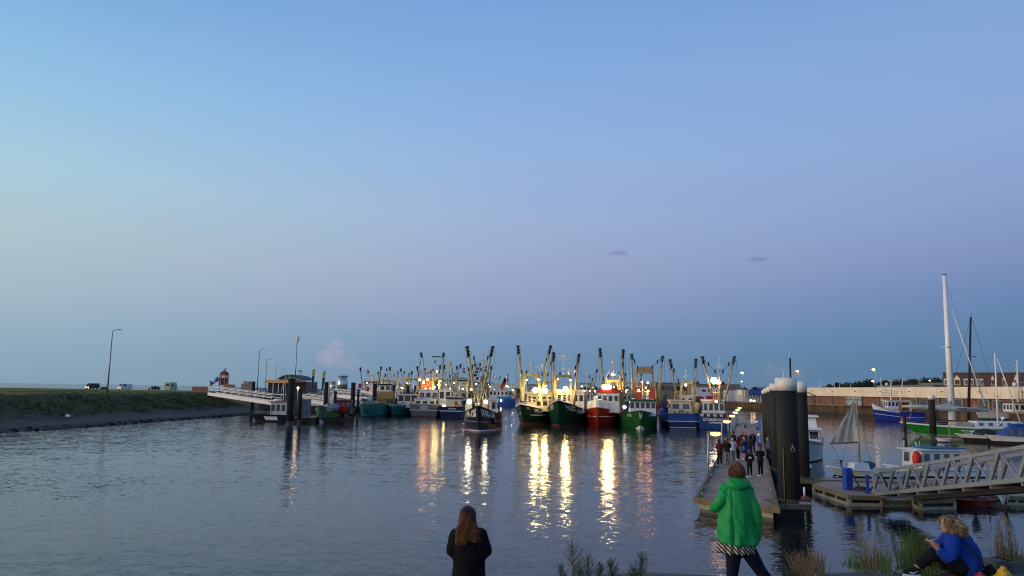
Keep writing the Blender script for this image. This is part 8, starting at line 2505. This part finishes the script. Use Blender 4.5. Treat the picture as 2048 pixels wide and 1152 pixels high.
clump(1715, 1155, 10.8, .28, .2, 70, M_blade, 'low yellowish grass left of the reddish stalks', .3, 7, M_blade2)
clump(2014, 1150, 11.0, .78, .16, 70, M_blade2, 'tall dry reddish stalks behind the black shoulder bag', .12, 8, M_blade2)
clump(2035, 1150, 10.9, .40, .16, 70, M_blade, 'yellow green grass at the stone block', .25, 9, M_blade2)
clump(1885, 1148, 10.9, .32, .3, 120, M_blade3, 'short dark grass under the seated woman', .3, 10)
clump(1585, 1160, 10.2, .22, .2, 100, M_blade3, 'short green grass left of the arching dry tuft', .3, 12)
# grey green shrub shoots in the middle
def shoot(px, ytop, ybase, d, label, lean=0.0, seed=1, wd=1.0):
    rr = random.Random(seed); T = PD(px, ytop, d); zb = near_z(T.x) - .05; h = T.z - zb
    o = thing('shore_weed', label, 'plant', (T.x - lean, T.y, zb), 0, 'upright weeds on the shore edge')
    st = [Vector((lean * f, 0, h * f)) for f in (0, .25, .5, .75, 1)]
    MB().tube(st, [.009, .008, .007, .005, .002], 6).build('stem', M_stem, o)
    mb = MB(); sb = MB()
    for i in range(50):
        f = .12 + .88 * i / 64; c = Vector((lean * f, 0, h * f)); a = rr.uniform(0, 2 * PI); ln = (1.05 - f) * .27 * wd * rr.uniform(.6, 1.2) + .02
        dr = Vector((math.cos(a), math.sin(a) * .8, 1.15)).normalized()
        tip = c + dr * ln; sb.tube([c, tip], [.003, .0015], 4)
        for k in range(6):
            g = (k + 1) / 6; q = c.lerp(tip, g); a2 = rr.uniform(0, 2 * PI); l2 = rr.uniform(.018, .038) * (1.15 - .4 * f)
            d2 = Vector((math.cos(a2), math.sin(a2), 1.0)).normalized(); w_ = Vector((-math.sin(a2), math.cos(a2), 0)) * .0062
            mb.add([q - w_, q + w_, q + d2 * l2 + w_ * .3, q + d2 * l2 - w_ * .3], [(0, 1, 2, 3)])
    tag(sb.build('side_stems', M_stem, o, fix=False), kind='stuff')
    tag(mb.build('leaves', M_shrub, o, fix=False), kind='stuff')
for a in ((1145, 1069, 1160, 9.8, 'tallest grey green weed shoot by the near shore', -.01, 1, 1.15), (1176, 1100, 1160, 9.6, 'second grey green weed shoot right of the tallest one', .01, 2, 1.0),
          (1200, 1116, 1160, 9.7, 'thin weed shoot in the middle of the row', 0, 3, .45), (1223, 1112, 1160, 9.6, 'bushy weed shoot right of the thin one', .0, 4, .9),
          (1289, 1096, 1160, 9.7, 'weed shoot leaning toward the green jacket', .12, 5, .9), (1123, 1120, 1160, 9.9, 'faint small weed shoot left of the tallest one', 0, 6, .5),
          (1160, 1128, 1160, 9.5, 'low weed shoot between the two tallest', 0, 7, .8), (1268, 1128, 1160, 9.5, 'low weed shoot at the foot of the leaning one', 0, 8, .7)):
    shoot(*a)
# loose ledge stones at the east corner
for k, (px, py, sx, sy, lab) in enumerate(((2042, 1138, .6, .5, 'flat dark stone block at the east end of the ledge'), (1995, 1142, .3, .3, 'small pale stone behind the yellow bag'))):
    P = PD(px, py, 10.9); r_ = random.Random(k); mb = MB(); mb.box((P.x, P.y, near_z(P.x) + .02), (sx, sy, .16), .2, 0, (.9, .9)); tag(mb.build('stone', M_ledge, None), lab, 'stone')
